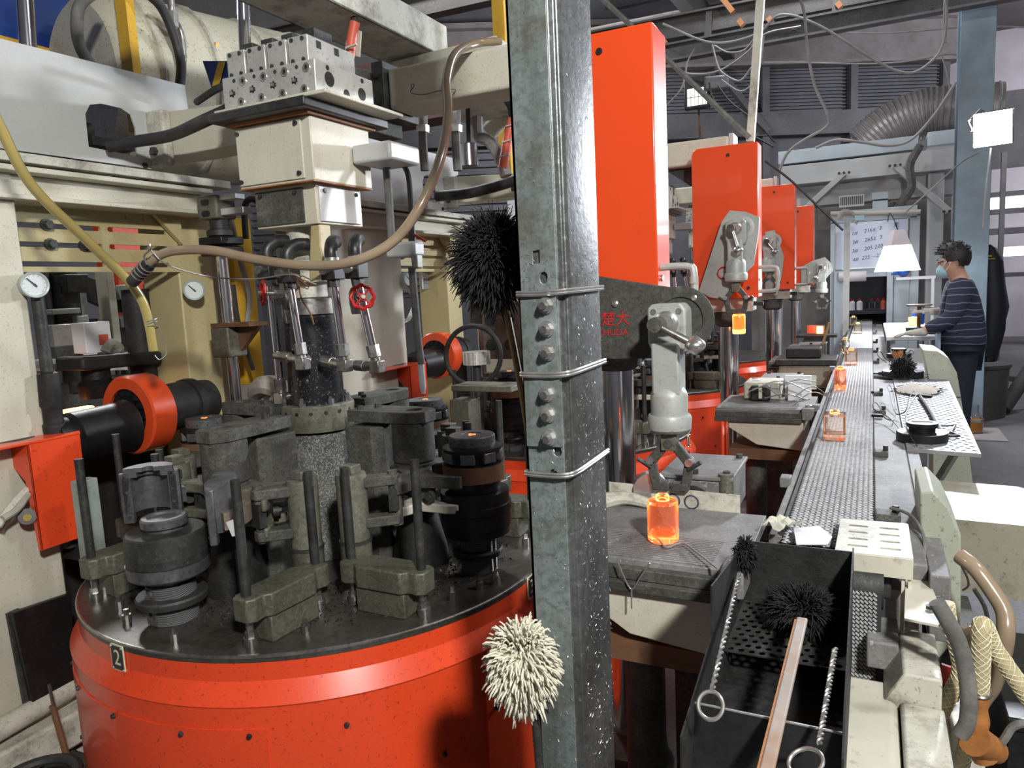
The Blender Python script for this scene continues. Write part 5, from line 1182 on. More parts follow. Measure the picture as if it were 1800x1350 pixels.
put('wire_twist', B().tube(spline([at(258, 465, Y=1.36), at(253, 450, Y=1.35), at(262, 440, Y=1.34), at(264, 430, Y=1.34), at(260, 436, Y=1.34)], 5), 0.003, 6), 'wire', c)
put('tie_wire', B().tube(spline([at(265, 440, Y=1.36), at(285, 460, Y=1.38), at(320, 475, Y=1.42), at(380, 488, Y=1.5), at(450, 490, Y=1.55), at(510, 482, Y=1.58), at(535, 492, Y=1.6), at(556, 500, Y=1.62)], 8), 0.0022, 6), 'wire', label='loose tie wire strung from the hose coupler to the pipes', cat='wire')
b = B(); R = random.Random(5)
for k in range(7):
    s = at(525 + R.uniform(-8, 8), 488 + R.uniform(-6, 6), Y=1.6); b.tube(spline([s, s + Vector((R.uniform(-.03, .03), -.01, R.uniform(-.02, .01))), s + Vector((R.uniform(0, .05), 0, R.uniform(-.03, .0)))], 4), 0.0018, 5)
b.tube(spline([at(525, 500, Y=1.6), at(530, 525, Y=1.6), at(545, 550, Y=1.6), at(552, 570, Y=1.6)], 5), 0.0025, 5)
put('wire_tangle', b, 'rust', label='tangled rusty wire ends hanging before the black cylinder', cat='wire')
put('corrugated_hose', B().tube(spline([at(190, 258, X=-2.27), at(230, 250, X=-2.2), at(300, 238, X=-2.05), at(360, 212, Y=1.64), at(395, 196, Y=1.70), at(420, 182, Y=1.80)], 9), 0.019, 14), 'rubber', label='thick black hose bending from the cover window to the valve head', cat='hose')
put('flat_strap', B().tube(spline([at(345, 180, Y=1.98), at(375, 160, Y=1.96), at(410, 142, Y=1.94)], 4), 0.012, 6), 'iron', label='dark strap bracket left of the valve manifold', cat='strap')
# hair wire on the crossbeam
put('hair_wire', B().tube(spline([at(722, 158, Y=2.143), at(724, 148, Y=2.14), at(728, 150, Y=2.14), at(722, 163, Y=2.14), at(745, 166, Y=2.14), at(770, 160, Y=2.14), at(800, 157, Y=2.135), at(795, 168, Y=2.135)], 5), 0.0012, 5), 'wire_dark', label='hair-thin wire scribble on the face of the crossbeam', cat='wire')
# taped cable riser behind the manifold
t = thing('taped_riser', 'cable riser wrapped in red tape behind the valve manifold', 'cable', loc=(0, 0, 0))
put('red_wrap', B().tube([at(614, 108, Y=2.05), at(618, 70, Y=2.05), at(624, 38, Y=2.05)], 0.017, 12), 'red_tape', t)
put('black_cables', B().tube([at(622, 38, Y=2.05), at(627, 8, Y=2.05)], 0.012, 10), 'rubber', t)
put('tie', B().tube([at(608, 84, Y=2.02), at(627, 78, Y=2.02)], 0.004, 5), 'paper', t)
put('paper_strip', B().prism([at(625, 50, Y=2.07), at(635, 55, Y=2.07), at(632, 100, Y=2.07), at(624, 98, Y=2.07)], (0, 0.004, 0)), 'paper', t)
put('pipe_elbow', B().tube(spline([at(594, 20, Y=2.25), at(592, 42, Y=2.25), at(604, 58, Y=2.25), at(625, 62, Y=2.25)], 5), 0.026, 12), 'steel', label='bare metal pipe elbow behind the red taped riser', cat='elbow')
# ================================================================ galvanised column in the foreground
t = thing('galvanised_post', 'weathered galvanised steel post bound with wire in the foreground', 'post', loc=(0, 0, 0))
Z0, Z1 = 0.0, 3.4
put('post_body', B().plate([(-0.470, 1.004), (-0.414, 1.004), (-0.411, 1.014), (-0.405, 1.014), (-0.402, 1.022), (-0.402, 1.150), (-0.470, 1.150)], [], (0, 0, Z0), (1, 0, 0), (0, 1, 0), (0, 0, Z1)), 'galvanized', t, bevel=0.002)
put('front_flange', B().plate([(-0.474, -0.0), (-0.4145, 0.0), (-0.4145, Z1), (-0.474, Z1)], [[(-0.452, 1.585), (-0.441, 1.586), (-0.441, 1.605), (-0.452, 1.604)], circ(-0.436, 1.564, 0.0065, 10, 0.009), circ(-0.425, 1.302, 0.007, 8, 0.008), circ(-0.433, 1.268, 0.006, 8)], (0, 1.003, 0), (1, 0, 0), (0, 0, 1), (0, -0.004, 0)), 'galv_flange', t, bevel=0.001)
put('rear_angle', B().box((-0.492, 1.03, Z0), (-0.471, 1.036, Z1)).box((-0.492, 1.03, Z0), (-0.486, 1.12, Z1)), 'iron', t)
zp = lambda px, py: at(px, py, Y=0.999).z
sp = put('splice_plate', B().plate([(-0.473, zp(950, 785)), (-0.4155, zp(985, 785)), (-0.4155, zp(980, 514)), (-0.473, zp(930, 518))], [], (0, 0.999, 0), (1, 0, 0), (0, 0, 1), (0, -0.006, 0)), 'galv_flange', t, bevel=0.001)
for px, py in ((960, 537), (962, 578), (963, 620), (962, 692), (964, 729), (966, 769)):
    c = at(px, py, Y=0.993)
    w = put('bolt_washer', B().cyl(c, c + Vector((0, -0.003, 0)), 0.0125, n=18), 'zinc', sp)
    put('hex_nut', B().cyl(c + Vector((0, -0.003, 0)), c + Vector((0, -0.011, 0)), 0.0095, n=6), 'zinc', w)
    put('bolt_end', B().cyl(c + Vector((0, -0.011, 0)), c + Vector((0, -0.017, 0)), 0.0055, n=10), 'steel', w)
for zs, r in ((zp(985, 511), 0.0026), (zp(985, 655), 0.0028), (zp(1000, 832), 0.0026)):
    L = [(-0.478, 1.02, zs - 0.004), (-0.476, 0.990, zs), (-0.445, 0.990, zs - 0.001), (-0.414, 0.990, zs), (-0.400, 1.008, zs + 0.001), (-0.398, 1.08, zs + 0.002), (-0.398, 1.155, zs + 0.003)]
    put('binding_wire', B().tube(spline(L, 4), r, 6).tube(spline([Vector(p) + Vector((0, 0, -0.004)) for p in L], 4), r, 6), 'wire', t, join=True)
b = B(); R = random.Random(11)          # lint clinging to the post
for i in range(1400):
    z = R.uniform(0.75, 1.6) if R.random() < 0.75 else R.uniform(0.6, 2.2)
    if R.random() < 0.75: p = Vector((-0.4015, R.uniform(1.025, 1.15), z)); d = Vector((0.25, R.uniform(-1, 1), R.uniform(-1, 1)))
    else: p = Vector((R.uniform(-0.47, -0.415), 0.9985, z)); d = Vector((R.uniform(-1, 1), -0.25, R.uniform(-1, 1)))
    d = d.normalized() * R.uniform(0.002, 0.006); s = Vector((-d.z, d.x, d.y)).normalized() * 0.00035
    q = p + d + Vector((0, 0, R.uniform(-.002, .002)))
    b.add([p - s, p + s, p + d * 0.6 + s, q, p + d * 0.6 - s], [(0, 1, 2, 3, 4)])
put('lint', b, 'wire', t, kind='stuff')

def mop(name, c, r, label, m, n, length, thick, handle, hm, hr, squash=(1, 1, 1), seed=1, droop=0.5):
    t = thing(name, label, 'mop', loc=c); R = random.Random(seed); b = B()
    for i in range(n):
        while True:
            v = Vector((R.uniform(-1, 1), R.uniform(-1, 1), R.uniform(-1, 1)))
            if 0.1 < v.length < 1: break
        v.normalize(); base = Vector((v.x * squash[0], v.y * squash[1], v.z * squash[2])) * r * R.uniform(0.55, 0.85)
        L = length * R.uniform(0.6, 1.2); side = Vector((R.uniform(-1, 1), R.uniform(-1, 1), R.uniform(-1, 1))) * 0.35
        p1 = base + (v + side * 0.5) * L * 0.5; p2 = p1 + (v + side + Vector((0, 0, -droop))) * L * 0.45
        p3 = p2 + (v * 0.5 + side + Vector((0, 0, -droop * 1.6))) * L * 0.3
        b.tube([base * 0.8, p1, p2, p3], thick * R.uniform(0.7, 1.2), 4, rf=lambda q: 1.0 - 0.55 * q)
    put('yarn_head', b, m, t, kind='stuff', ang=180)
    put('core', B().lathe((0, 0, -r * 0.5 * squash[2]), [(0, 0), (0.1 * r, r * 0.66 * squash[0]), (r * 0.9 * squash[2], r * 0.68 * squash[0]), (r * 1.05 * squash[2], 0)], 14), m, t)
    if handle: put('handle', B().tube([Vector(h) - Vector(c) for h in handle], hr, 10), hm, t)
    return t
mop('black_mop', at(868, 455, Y=1.12), 0.066, 'shaggy black mop head on a wooden stick propped against the post', 'yarn_black', 3200, 0.030, 0.0013,
    [at(880, 505, Y=1.12), at(893, 560, Y=1.12), at(918, 690, Y=1.10), at(935, 800, Y=1.09), at(940, 880, Y=1.08)], 'wood', 0.0062, (0.85, 0.85, 1.15), 2, 0.35)
mop('white_mop', at(918, 1165, Y=0.96), 0.058, 'shaggy white yarn mop hanging low in front of the red drum', 'yarn_white', 1500, 0.020, 0.0026,
    [at(925, 1190, Y=0.96), at(942, 1270, Y=0.96), at(948, 1345, Y=0.96), at(955, 1480, Y=0.97)], 'iron', 0.007, (0.85, 0.8, 1.25), 4, 0.5)

# ================================================================ take-out units right of the presses (one per press, 2 m apart)
YU = [2.0, 4.0, 6.0, 8.0]
def cover(k):
    Y = YU[k]; x0, x1, z0, z1 = -0.865, -0.53, 1.445 if k else 1.47, 2.232
    t = thing('red_cover', '%s bright red cover box of the take-out units' % ['tallest-looking, nearest', 'second', 'third', 'fourth and farthest'][k], 'cover', 'red take-out covers in a row', loc=(0, Y, 0))
    P = [(x0, z0 + 0.0), (x1, z0), (x1, z1), (x0 + 0.03, z1), (x0 + 0.01, z1 - 0.01), (x0, z1 - 0.03)]
    put('shell', B().plate(P, [], (0, 0, 0), (1, 0, 0), (0, 0, 1), (0, 0.14, 0)), 'red_box', t, bevel=0.004)
    for px, pz in (((x0 + x1) / 2 + 0.02, z1 - 0.05), (x0 + 0.07, z0 + 0.03), (x1 - 0.05, z0 + 0.05)):
        put('cover_screw', B().cyl((px, 0, pz), (px, -0.005, pz), 0.009, n=12), 'black_plastic', t)
    put('side_screw', B().cyl((x1, 0.04, z0 + 0.09), (x1 + 0.005, 0.04, z0 + 0.09), 0.009, n=12), 'zinc', t)
    return t
def handle(k):
    top, bot = (1.59, 1.40) if k == 0 else (1.60, 1.475); X = -0.53
    h = put('pull_handle', B().tube(spline([(X, 0.04, top), (X + 0.05, 0.04, top), (X + 0.078, 0.04, top - 0.004), (X + 0.09, 0.04, top - 0.022), (X + 0.09, 0.04, bot + 0.022), (X + 0.078, 0.04, bot + 0.004), (X + 0.05, 0.04, bot), (X, 0.04, bot)], 4), 0.0105, 10), 'cast_grey', COV[k], label='grey tubular pull handle')
    put('tube_socket', B().cyl((X + 0.09, 0.04, top - 0.03), (X + 0.09, 0.04, top - 0.05), 0.0125, n=12), 'cast_grey', h)
COV = [cover(0), cover(1)]
handle(0); handle(1)
COV += [dup(COV[1], (0, 2, 0), 'third bright red cover box of the take-out units'), dup(COV[1], (0, 4, 0), 'fourth and farthest bright red cover box of the take-out units')]

def base_unit(k):
    """chrome column and casting that carry the cover"""
    t = thing('takeout_column', 'polished chrome column under the %s red cover' % ORD[k], 'column', 'chrome take-out columns', loc=(-0.71, 2.17 + 2 * k, 0))
    put('chrome_shaft', B().cyl((0, 0, 0.06), (0, 0, 1.36), 0.050, n=28), 'chrome', t)
    put('head_casting', B().lathe((0, 0, 0), [(1.285, 0), (1.285, 0.052), (1.30, 0.075), (1.36, 0.082), (1.45, 0.085), (1.45, 0)], 20), 'iron_dusty', t)
    put('bracket', B().box((-0.14, -0.10, 1.37), (0.14, 0.06, 1.445)), 'dirty_white', t, bevel=0.006)
    put('set_screw', B().cyl((0.14, -0.05, 1.41), (0.19, -0.05, 1.41), 0.012, n=8), 'iron', t)
    put('foot', B().lathe((0, 0, 0), [(0, 0), (0, 0.13), (0.05, 0.13), (0.08, 0.06), (0.08, 0)], 24), 'iron_dusty', t)
    return t
BU = base_unit(0)
for k in (1, 2, 3): dup(BU, (0, 2 * k, 0), 'polished chrome column under the %s red cover' % ORD[k])

def takeout_arm(k, hub, plate_pts, pivot_logo, z_low, crank, open_=0.0, text_rot=0.0):
    Yp = YU[k] - 0.06; t = thing('takeout_manipulator', ['grey take-out arm with ball crank reaching down beside the galvanised post', 'raised grey take-out arm carrying a glowing glass in front of the second red cover',
        'grey take-out arm half hidden beside the third red cover', 'farthest grey take-out arm beside the fourth red cover'][k], 'take-out arm', 'take-out arms of the presses', loc=(0, 0, 0))
    # swing plate stands parallel to the cover front
    pp = [at(x, y, Y=Yp) for x, y in plate_pts]; O = [(p.x, p.z) for p in pp]
    ar = sum(O[i][0] * O[(i + 1) % len(O)][1] - O[(i + 1) % len(O)][0] * O[i][1] for i in range(len(O)))
    if ar < 0: O = O[::-1]
    pl = put('swing_plate', B().plate(O, [], (0, Yp, 0), (1, 0, 0), (0, 0, 1), (0, 0.028, 0)), 'iron_dusty' if k == 0 else 'cast_grey', t, bevel=0.003)
    h = at(*hub, Y=Yp - 0.07)
    put('bearing_ring', B().rev([(0, 0.088), (0.004, 0.088), (0.006, 0.08), (0.006, 0.06)] if k == 0 else [(0, 0.062), (0.004, 0.062), (0.006, 0.056), (0.006, 0.04)], (h.x + 0.02, Yp, h.z + 0.005), (h.x + 0.02, Yp - 1, h.z + 0.005), 32), 'iron_dusty' if k == 0 else 'cast_grey', pl)
    q = 0.05
    P = [(h.x - q, h.z + q - 0.012), (h.x - q + 0.012, h.z + q), (h.x + q - 0.014, h.z + q), (h.x + q, h.z + q - 0.016), (h.x + q, h.z - q), (h.x + q - 0.01, h.z - q - 0.03), (h.x - q + 0.012, h.z - q - 0.03), (h.x - q, h.z - q)]
    hb = put('hub_block', B().plate(P[::-1], [], (0, Yp - 0.075, 0), (1, 0, 0), (0, 0, 1), (0, 0.075, 0)), 'cast_grey', t, bevel=0.005)
    for sx in (-1, 1): put('hub_screw', B().rev([(0, 0.008), (0.002, 0.008), (0.002, 0.005), (0.0005, 0.004), (0.0005, 0)], (h.x + sx * 0.033, Yp - 0.075, h.z + 0.03), (h.x + sx * 0.033, Yp - 1, h.z + 0.03), 12), 'zinc', hb)
    put('hub_boss', B().rev([(0, 0.032), (0.004, 0.032), (0.008, 0.026), (0.02, 0.024), (0.02, 0)], (h.x, Yp - 0.075, h.z), (h.x, Yp - 1, h.z), 24), 'zinc', hb)
    zt = h.z - 0.05
    M = Vector((h.x - 0.003, Yp - 0.05, 0))
    put('arm_tube', B().cb(M + Vector((0, 0, (zt + z_low + 0.10) / 2)), (0.074, 0.074, zt - z_low - 0.10)), 'cast_grey', t, bevel=0.007)
    c1 = put('upper_collar', B().lathe(M + Vector((0, 0, z_low)), [(0.045, 0), (0.045, 0.048), (0.095, 0.049), (0.106, 0.046), (0.122, 0.034), (0.128, 0.02), (0.128, 0)], 32), 'cast_grey', t)
    put('lower_collar', B().lathe(M + Vector((0, 0, z_low)), [(0.0, 0), (0.0, 0.046), (0.008, 0.056), (0.038, 0.058), (0.046, 0.054), (0.046, 0)], 32), 'cast_grey', t)
    # crank with ball
    if crank:
        a0 = Vector((h.x - 0.012, Yp - 0.095, h.z)); a1 = at(*crank, Y=Yp - 0.13)
        cr = put('crank_hub', B().cyl(a0 + Vector((0, 0.01, 0)), a0 + Vector((0, -0.055, 0)), 0.019, n=18), 'iron_dusty', t)
        put('crank_rod', B().cyl(a0 + Vector((0, -0.04, 0)), a1, 0.010, n=12), 'steel', cr)
        put('ball_knob', B().rev([(-0.026 + 0.052 * i / 12, 0.026 * math.sin(math.pi * i / 12)) for i in range(13)], a1, a1 + Vector((0, 0, 1)), 20), 'aluminium', cr)
    # tong gripper
    g = put('gripper_neck', B().box((M.x - 0.02, M.y - 0.02, z_low - 0.05), (M.x + 0.02, M.y + 0.02, z_low)), 'iron_olive', t, bevel=0.002)
    b = B(); b.cyl((M.x, M.y - 0.024, z_low - 0.03), (M.x, M.y + 0.024, z_low - 0.03), 0.012, n=12); put('jaw_pin', b, 'steel', g)
    for s in (-1, 1):
        T = Vector((M.x, M.y, z_low)); jw = B()
        jw.bar(T + Vector((s * 0.012, 0, -0.035)), T + Vector((s * 0.052, 0.0, -0.085)), 0.02, 0.026)
        jw.bar(T + Vector((s * 0.052, 0, -0.078)), T + Vector((s * 0.04, 0.0, -0.145)), 0.02, 0.024)
        jw.cb(T + Vector((s * 0.026, 0, -0.15)), (0.045, 0.03, 0.022))
        j = put('jaw', jw, 'iron_dusty', t, bevel=0.003, join=True)
        put('jaw_screw', B().cyl(T + Vector((s * 0.052, -0.02, -0.08)), T + Vector((s * 0.052, 0.02, -0.08)), 0.011, n=8), 'zinc', j)
        put('adjusting_bolt', B().cyl(T + Vector((s * 0.05, -0.01, -0.10)), T + Vector((s * 0.085, -0.02, -0.075)), 0.006, n=8), 'iron', j)
    return t
ARM1 = takeout_arm(0, (1172, 568), [(1040, 484), (1100, 494), (1190, 507), (1222, 512), (1237, 522), (1243, 540), (1238, 570), (1222, 610), (1205, 628), (1080, 632), (1040, 628)], None, 1.155, (1222, 607))
put('logo', B().bar((0, 0, 0), (0, 0, 0.001), 0.001, 0.001), 'red_valve', ARM1) if False else None
LM = frame(at(1080, 560, Y=1.94 - 0.001), (1, 0, 0), (0, 0, 1)); LM.translation = at(1082, 562, Y=1.9385)
MATS['logo_red'] = mat('logo_red', (0.62, 0.02, 0.02), 0.45, var=0)
text('logo_characters', '楚大', 0.042, LM @ Matrix.Translation((0.0, 0.0, 0)), 'logo_red', ARM1, ext=0.0004, align='CENTER')
text('logo_name', 'CHUDA', 0.025, LM @ Matrix.Translation((-0.010, -0.036, 0)), 'logo_red', ARM1, ext=0.0004, align='CENTER', spacing=1.05)
for px, py in ((1221, 523), (1082, 534), (1208, 616)):
    c = at(px, py, Y=1.94); put('plate_screw', B().rev([(0, 0.010), (0.005, 0.009), (0.008, 0.004), (0.008, 0)], c, c + Vector((0, -1, 0)), 12), 'zinc', ARM1)
ARM2 = takeout_arm(1, (1293, 402), [(1228, 512), (1268, 390), (1282, 370), (1310, 372), (1335, 382), (1333, 410), (1324, 465), (1290, 505), (1270, 526), (1245, 522)], None, 1.53, (1297, 440))
put('logo_ring', B().tube([at(1272, 480, Y=3.935) + Vector((0.03 * math.cos(i * math.pi / 12), 0, 0.03 * math.sin(i * math.pi / 12))) for i in range(24)], 0.004, 6, closed=True), 'logo_red', ARM2)
ARM3 = takeout_arm(2, (1352, 425), [(1345, 408), (1362, 404), (1366, 420), (1378, 450), (1374, 485), (1366, 520), (1345, 516)], None, 1.58, (1362, 442))
ARM4 = takeout_arm(3, (1445, 470), [(1408, 470), (1430, 458), (1450, 452), (1460, 462), (1464, 475), (1452, 490), (1438, 498), (1408, 500)], None, 1.36, (1435, 488))

# ---- pressed glasses
def jar(c, m, label, square=False, h=0.1, r=0.037, lid=True, group='pressed glass jars'):
    t = thing('glass_jar', label, 'glass jar', group, loc=c)
    if square:
        b = B(); o = rrect(-r, -r, r, r, 0.009, 3); i_ = rrect(-r + 0.006, -r + 0.006, r - 0.006, r - 0.006, 0.006, 3)
        b.plate(o, [], (0, 0, 0), (1, 0, 0), (0, 1, 0), (0, 0, h * 0.22)); b.plate(o, [i_], (0, 0, h * 0.22 + 0.0005), (1, 0, 0), (0, 1, 0), (0, 0, h * 0.70)); b.plate(o, [circ(0, 0, 0.016, 14)], (0, 0, h * 0.925), (1, 0, 0), (0, 1, 0), (0, 0, h * 0.075))
        put('glass_body', b, m, t, join=True)
    else:
        put('glass_body', B().lathe((0, 0, 0), [(0, 0), (0, r * 0.9), (0.004, r), (h * 0.92, r), (h, r * 0.9), (h, 0.017), (h * 0.93, 0.015), (h * 0.92, r * 0.86), (h * 0.22, r * 0.86), (h * 0.17, r * 0.7), (h * 0.17, 0)], 32), m, t)
    if lid: put('neck', B().lathe((0, 0, h), [(0, 0.016), (0.012, 0.015), (0.014, 0.011), (0.0, 0.010)], 18), m if m != 'fire_glass' else 'hot_glass', t)
    return t
G1 = at(1166, 950, Z=0.945); jar(Vector((G1.x, G1.y, 0.946)), 'hot_glass', 'glowing orange round glass jar on the grooved plate beside the post', h=0.098, r=0.036)
g2 = Vector((-0.612, YU[1] - 0.11, 1.53 - 0.155 - 0.11)); jar(g2, 'fire_glass', 'white-hot glass jar gripped by the raised take-out arm', h=0.1, r=0.032, lid=False)
for px, py, m, sq, lab in ((1467, 772, 'warm_glass', True, 'square amber-bottomed jar nearest on the mesh belt'), (1477, 685, 'hot_glass', False, 'slim glowing jar second along the left of the mesh belt'),
                       (1496, 641, 'warm_glass', True, 'broad clear jar with amber base third along the mesh belt'), (1486, 622, 'cool_glass', False, 'narrow clear jar behind the third jar on the belt'),
                       (1508, 586, 'cool_glass', True, 'clear jar with yellow base fifth along the mesh belt'), (1500, 572, 'cool_glass', True, 'clear jar sixth along the mesh belt'), (1518, 556, 'cool_glass', False, 'farthest clear jar at the end of the mesh belt')):
    p = at(px, py, Z=0.954); p.z = 0.957
    jar(p, m, lab, sq, h=0.092 if sq else 0.105, r=0.036 if sq else 0.028)

# ---- grooved dead plates with cream bins
def dead_plate(k):
    t = thing('dead_plate', 'grooved steel transfer plate over a cream bin below the %s take-out arm' % ORD[k], 'transfer plate', 'transfer plates beside the belt', loc=(0, 2 * k, 0))
    top = put('plate_top', B().box((-0.66, 1.50, 0.915), (-0.235, 1.90, 0.943)), 'rail_top', t, bevel=0.002)
    for i in range(15): put('groove_rib', B().box((-0.64, 1.51 + i * 0.011, 0.9435), (-0.30, 1.516 + i * 0.011, 0.9455)), 'rail_top', top)
    put('front_ledge', B().box((-0.66, 1.475, 0.905), (-0.27, 1.50, 0.93)).box((-0.66, 1.455, 0.885), (-0.275, 1.475, 0.906)), 'iron_dusty', t, bevel=0.002)
    put('corner_block', B().box((-0.275, 1.46, 0.90), (-0.225, 1.56, 0.955)), 'rail_top', t, bevel=0.004)
    put('corner_pin', B().lathe((-0.25, 1.50, 0.955), [(0, 0), (0, 0.014), (0.008, 0.014), (0.012, 0.01), (0.012, 0)], 14), 'zinc', t)
    P = [(-0.60, 0.885), (-0.60, 0.855), (-0.47, 0.775), (-0.27, 0.755), (-0.27, 0.885)]
    put('bin_body', B().plate(P, [], (0, 1.48, 0), (1, 0, 0), (0, 0, 1), (0, 0.38, 0)), 'cream', t, bevel=0.003)
    put('bin_underside', B().box((-0.60, 1.50, 0.70), (-0.28, 1.86, 0.75)), 'rust', t)
    put('leg', B().cyl((-0.50, 1.68, 0), (-0.50, 1.68, 0.72), 0.05, n=16), 'iron_dusty', t)
    s = put('back_sheet', B().plate([(-0.655, 0.947), (-0.30, 0.925), (-0.30, 0.99), (-0.655, 1.0)], [], (0, 1.90, 0), (1, 0, 0), (0, 0, 1), (0, 0.004, 0)), 'dirty_white', t, label='pale sheet with two marker-drawn rings')
    for x in (-0.475, -0.425):
        put('drawn_ring', B().tube([Vector((x + 0.018 * math.cos(i * math.pi / 10), 1.899, 0.962 + 0.018 * math.sin(i * math.pi / 10))) for i in range(20)], 0.0022, 5, closed=True), 'ink', s)
    return t
DP = dead_plate(0)
for k in (1, 2): dup(DP, (0, 2 * k, 0), 'grooved steel transfer plate over a cream bin below the %s take-out arm' % ORD[k], skip=('back_sheet',))
def gearbox():
    t = thing('gearbox', 'dusty pale gearbox block between the nearest transfer plate and red table', 'gearbox', loc=(0, 0, 0))
    put('housing', B().box((-0.52, 1.95, 0.90), (-0.33, 2.20, 1.01)), 'rail_top', t, bevel=0.006)
    put('lid', B().box((-0.525, 1.945, 1.01), (-0.325, 2.21, 1.022)), 'rail_top', t, bevel=0.003)
    for x, y in ((-0.345, 1.97), (-0.345, 2.18), (-0.50, 2.18), (-0.43, 1.97)): put('lid_bolt', hexbolt(B(), (x, y, 1.022), (0, 0, 1), 0.010, 0.012), 'iron', t)
    put('front_disc', B().cyl((-0.43, 1.945, 0.95), (-0.43, 1.938, 0.95), 0.045, n=28), 'iron', t)
    put('corner_column', B().cyl((-0.345, 1.96, 0.90), (-0.345, 1.96, 1.03), 0.02, n=14), 'iron_olive', t)
    put('round_cover', B().cyl((-0.545, 1.93, 0.985), (-0.535, 1.90, 0.985), 0.048, n=28), 'aluminium', t)
    put('pedestal', B().box((-0.50, 1.98, 0), (-0.36, 2.18, 0.90)), 'iron_dusty', t)
    return t
GBX = gearbox(); dup(GBX, (0, 2, 0), 'dusty pale gearbox block behind the second chrome column'); dup(GBX, (0.02, 4, 0), 'dusty pale gearbox block by the third take-out unit')
put('plaster_pad', B().tube(spline([(-0.66, 1.86, 0.955), (-0.60, 1.875, 0.965), (-0.52, 1.87, 0.955)], 5), 0.022, 10, rf=lambda q: 1.1 - 0.5 * q), 'dirty_white', label='crusty white pad lying behind the glowing jar', cat='pad')
# wires looped on the nearest plate
put('loop_wire', B().tube(spline([at(1262, 1000, Z=0.96), at(1230, 975, Z=0.958), at(1200, 955, Z=0.955), at(1170, 962, Z=0.952), at(1158, 940, Z=0.952), at(1163, 928, Z=0.955), at(1195, 932, Z=0.955)], 8), 0.0024, 6), 'cable_grey', label='bent wire loop lying round the glowing jar', cat='wire')
put('forked_wire', B().tube(spline([at(1085, 985, Y=1.452), at(1095, 1010, Y=1.45), at(1110, 1036, Y=1.448), at(1125, 1015, Y=1.45), at(1142, 990, Y=1.452)], 5), 0.0018, 5).tube([at(1110, 1034, Y=1.448), at(1110, 1070, Y=1.448)], 0.0018, 5), 'wire', label='thin forked wire hanging on the cream bin', cat='wire')
# ================================================================ mesh belt conveyor
BZ = 0.953; BX0, BX1 = -0.176, 0.010; BY0, BY1 = 1.70, 10.6
t = thing('belt_conveyor', 'long wire mesh belt conveyor carrying the glass jars to the booth', 'conveyor', loc=(0, 0, 0))
put('belt_base', B().box((BX0, BY0, 0.935), (BX1, BY1, 0.9465)), 'belt_dark', t)
b = B(); w = 0.0105; ny = int((6.4 - BY0) / w); nx = 14; px = (BX1 - BX0) / nx
for j in range(ny):
    y = BY0 + j * w
    for i in range(nx):
        x = BX0 + (i + 0.5) * px + (px * 0.22 if j % 2 else -px * 0.22); s = 1 if j % 2 else -1
        dx, dy = px * 0.47, w * 0.30 * s
        a = Vector((x - dx, y - dy, 0.9468)); c = Vector((x + dx, y + dy, 0.9468)); n = Vector((-dy, dx, 0))  .normalized() * 0.0026; u = Vector((0, 0, 0.0048))
        b.add([a - n * 0.5, c - n * 0.5, c + n * 0.5, a + n * 0.5, a.lerp(c, 0.3) - n + u * 0.2, a.lerp(c, 0.7) - n + u * 0.2, a.lerp(c, 0.7) + n * 0.2 + u, a.lerp(c, 0.3) + n * 0.2 + u], [(0, 1, 5, 4), (4, 5, 6, 7), (7, 6, 2, 3), (0, 4, 7, 3), (1, 2, 6, 5)])
put('wire_mesh', b, 'belt_mesh', t, kind='stuff', ang=60)
put('wire_mesh', B().box((BX0, 6.4, 0.9466), (BX1, BY1, 0.9505)), 'belt_mesh', t)
# the belt turns down over its end roller
b = B()
for j in range(30):
    z = 0.935 - j * 0.0085
    for i in range(6):
        x = -0.024 + i * 0.0075; b.bar((x - 0.003, 1.50 - (0.001 if (i + j) % 2 else 0), z), (x + 0.003, 1.499, z - 0.006), 0.003, 0.003)
put('return_mesh', b, 'belt_mesh', t, kind='stuff')
put('return_back', B().box((-0.03, 1.503, 0.66), (0.025, 1.508, 0.935)), 'belt_dark', t)
put('end_roller', B().cyl((BX0, 1.62, 0.90), (0.03, 1.62, 0.90), 0.045, n=20), 'iron', t)
put('left_rail', B().box((-0.212, 1.75, 0.90), (-0.180, BY1, 0.945)), 'rail_top', t, bevel=0.003)
put('left_rail_strip', B().box((-0.186, 1.75, 0.945), (-0.178, BY1, 0.958)), 'iron', t)
put('right_rail', B().box((0.013, 1.66, 0.88), (0.112, BY1 - 1.2, 0.944)), 'rail_top', t, bevel=0.004)
put('side_angle', B().box((0.113, 1.62, 0.80), (0.150, 4.2, 0.938)), 'rail_top', t, bevel=0.003)
for i, (y, l) in enumerate(((1.93, 0.055), (2.62, 0.04), (3.42, 0.045), (3.95, 0.04), (4.6, 0.04), (5.35, 0.035), (6.1, 0.035), (6.9, 0.035), (7.9, 0.035), (9.0, 0.03))):
    c = put('rail_clamp', B().box((0.016, y, 0.9445), (0.016 + l, y + 0.05, 0.962)), 'iron_dusty', t, bevel=0.002)
    put('clamp_bolt', B().cyl((0.016 + l * 0.8, y + 0.03, 0.962), (0.016 + l * 0.8, y + 0.03, 0.978), 0.009, n=6), 'iron', c)
for y in (2.2, 3.5, 5.0, 6.6, 8.3):
    put('left_bracket', B().box((-0.235, y, 0.935), (-0.205, y + 0.05, 0.965)), 'rail_top', t, bevel=0.003)
for y in (2.4, 4.4, 6.4, 8.4, 10.0):
    put('leg', B().box((-0.20, y, 0), (-0.15, y + 0.05, 0.90)).box((0.05, y, 0), (0.10, y + 0.05, 0.88)), 'dirty_white', t)
put('side_skirt', B().box((0.09, 1.9, 0.62), (0.112, 4.0, 0.88)), 'dirty_white', t)

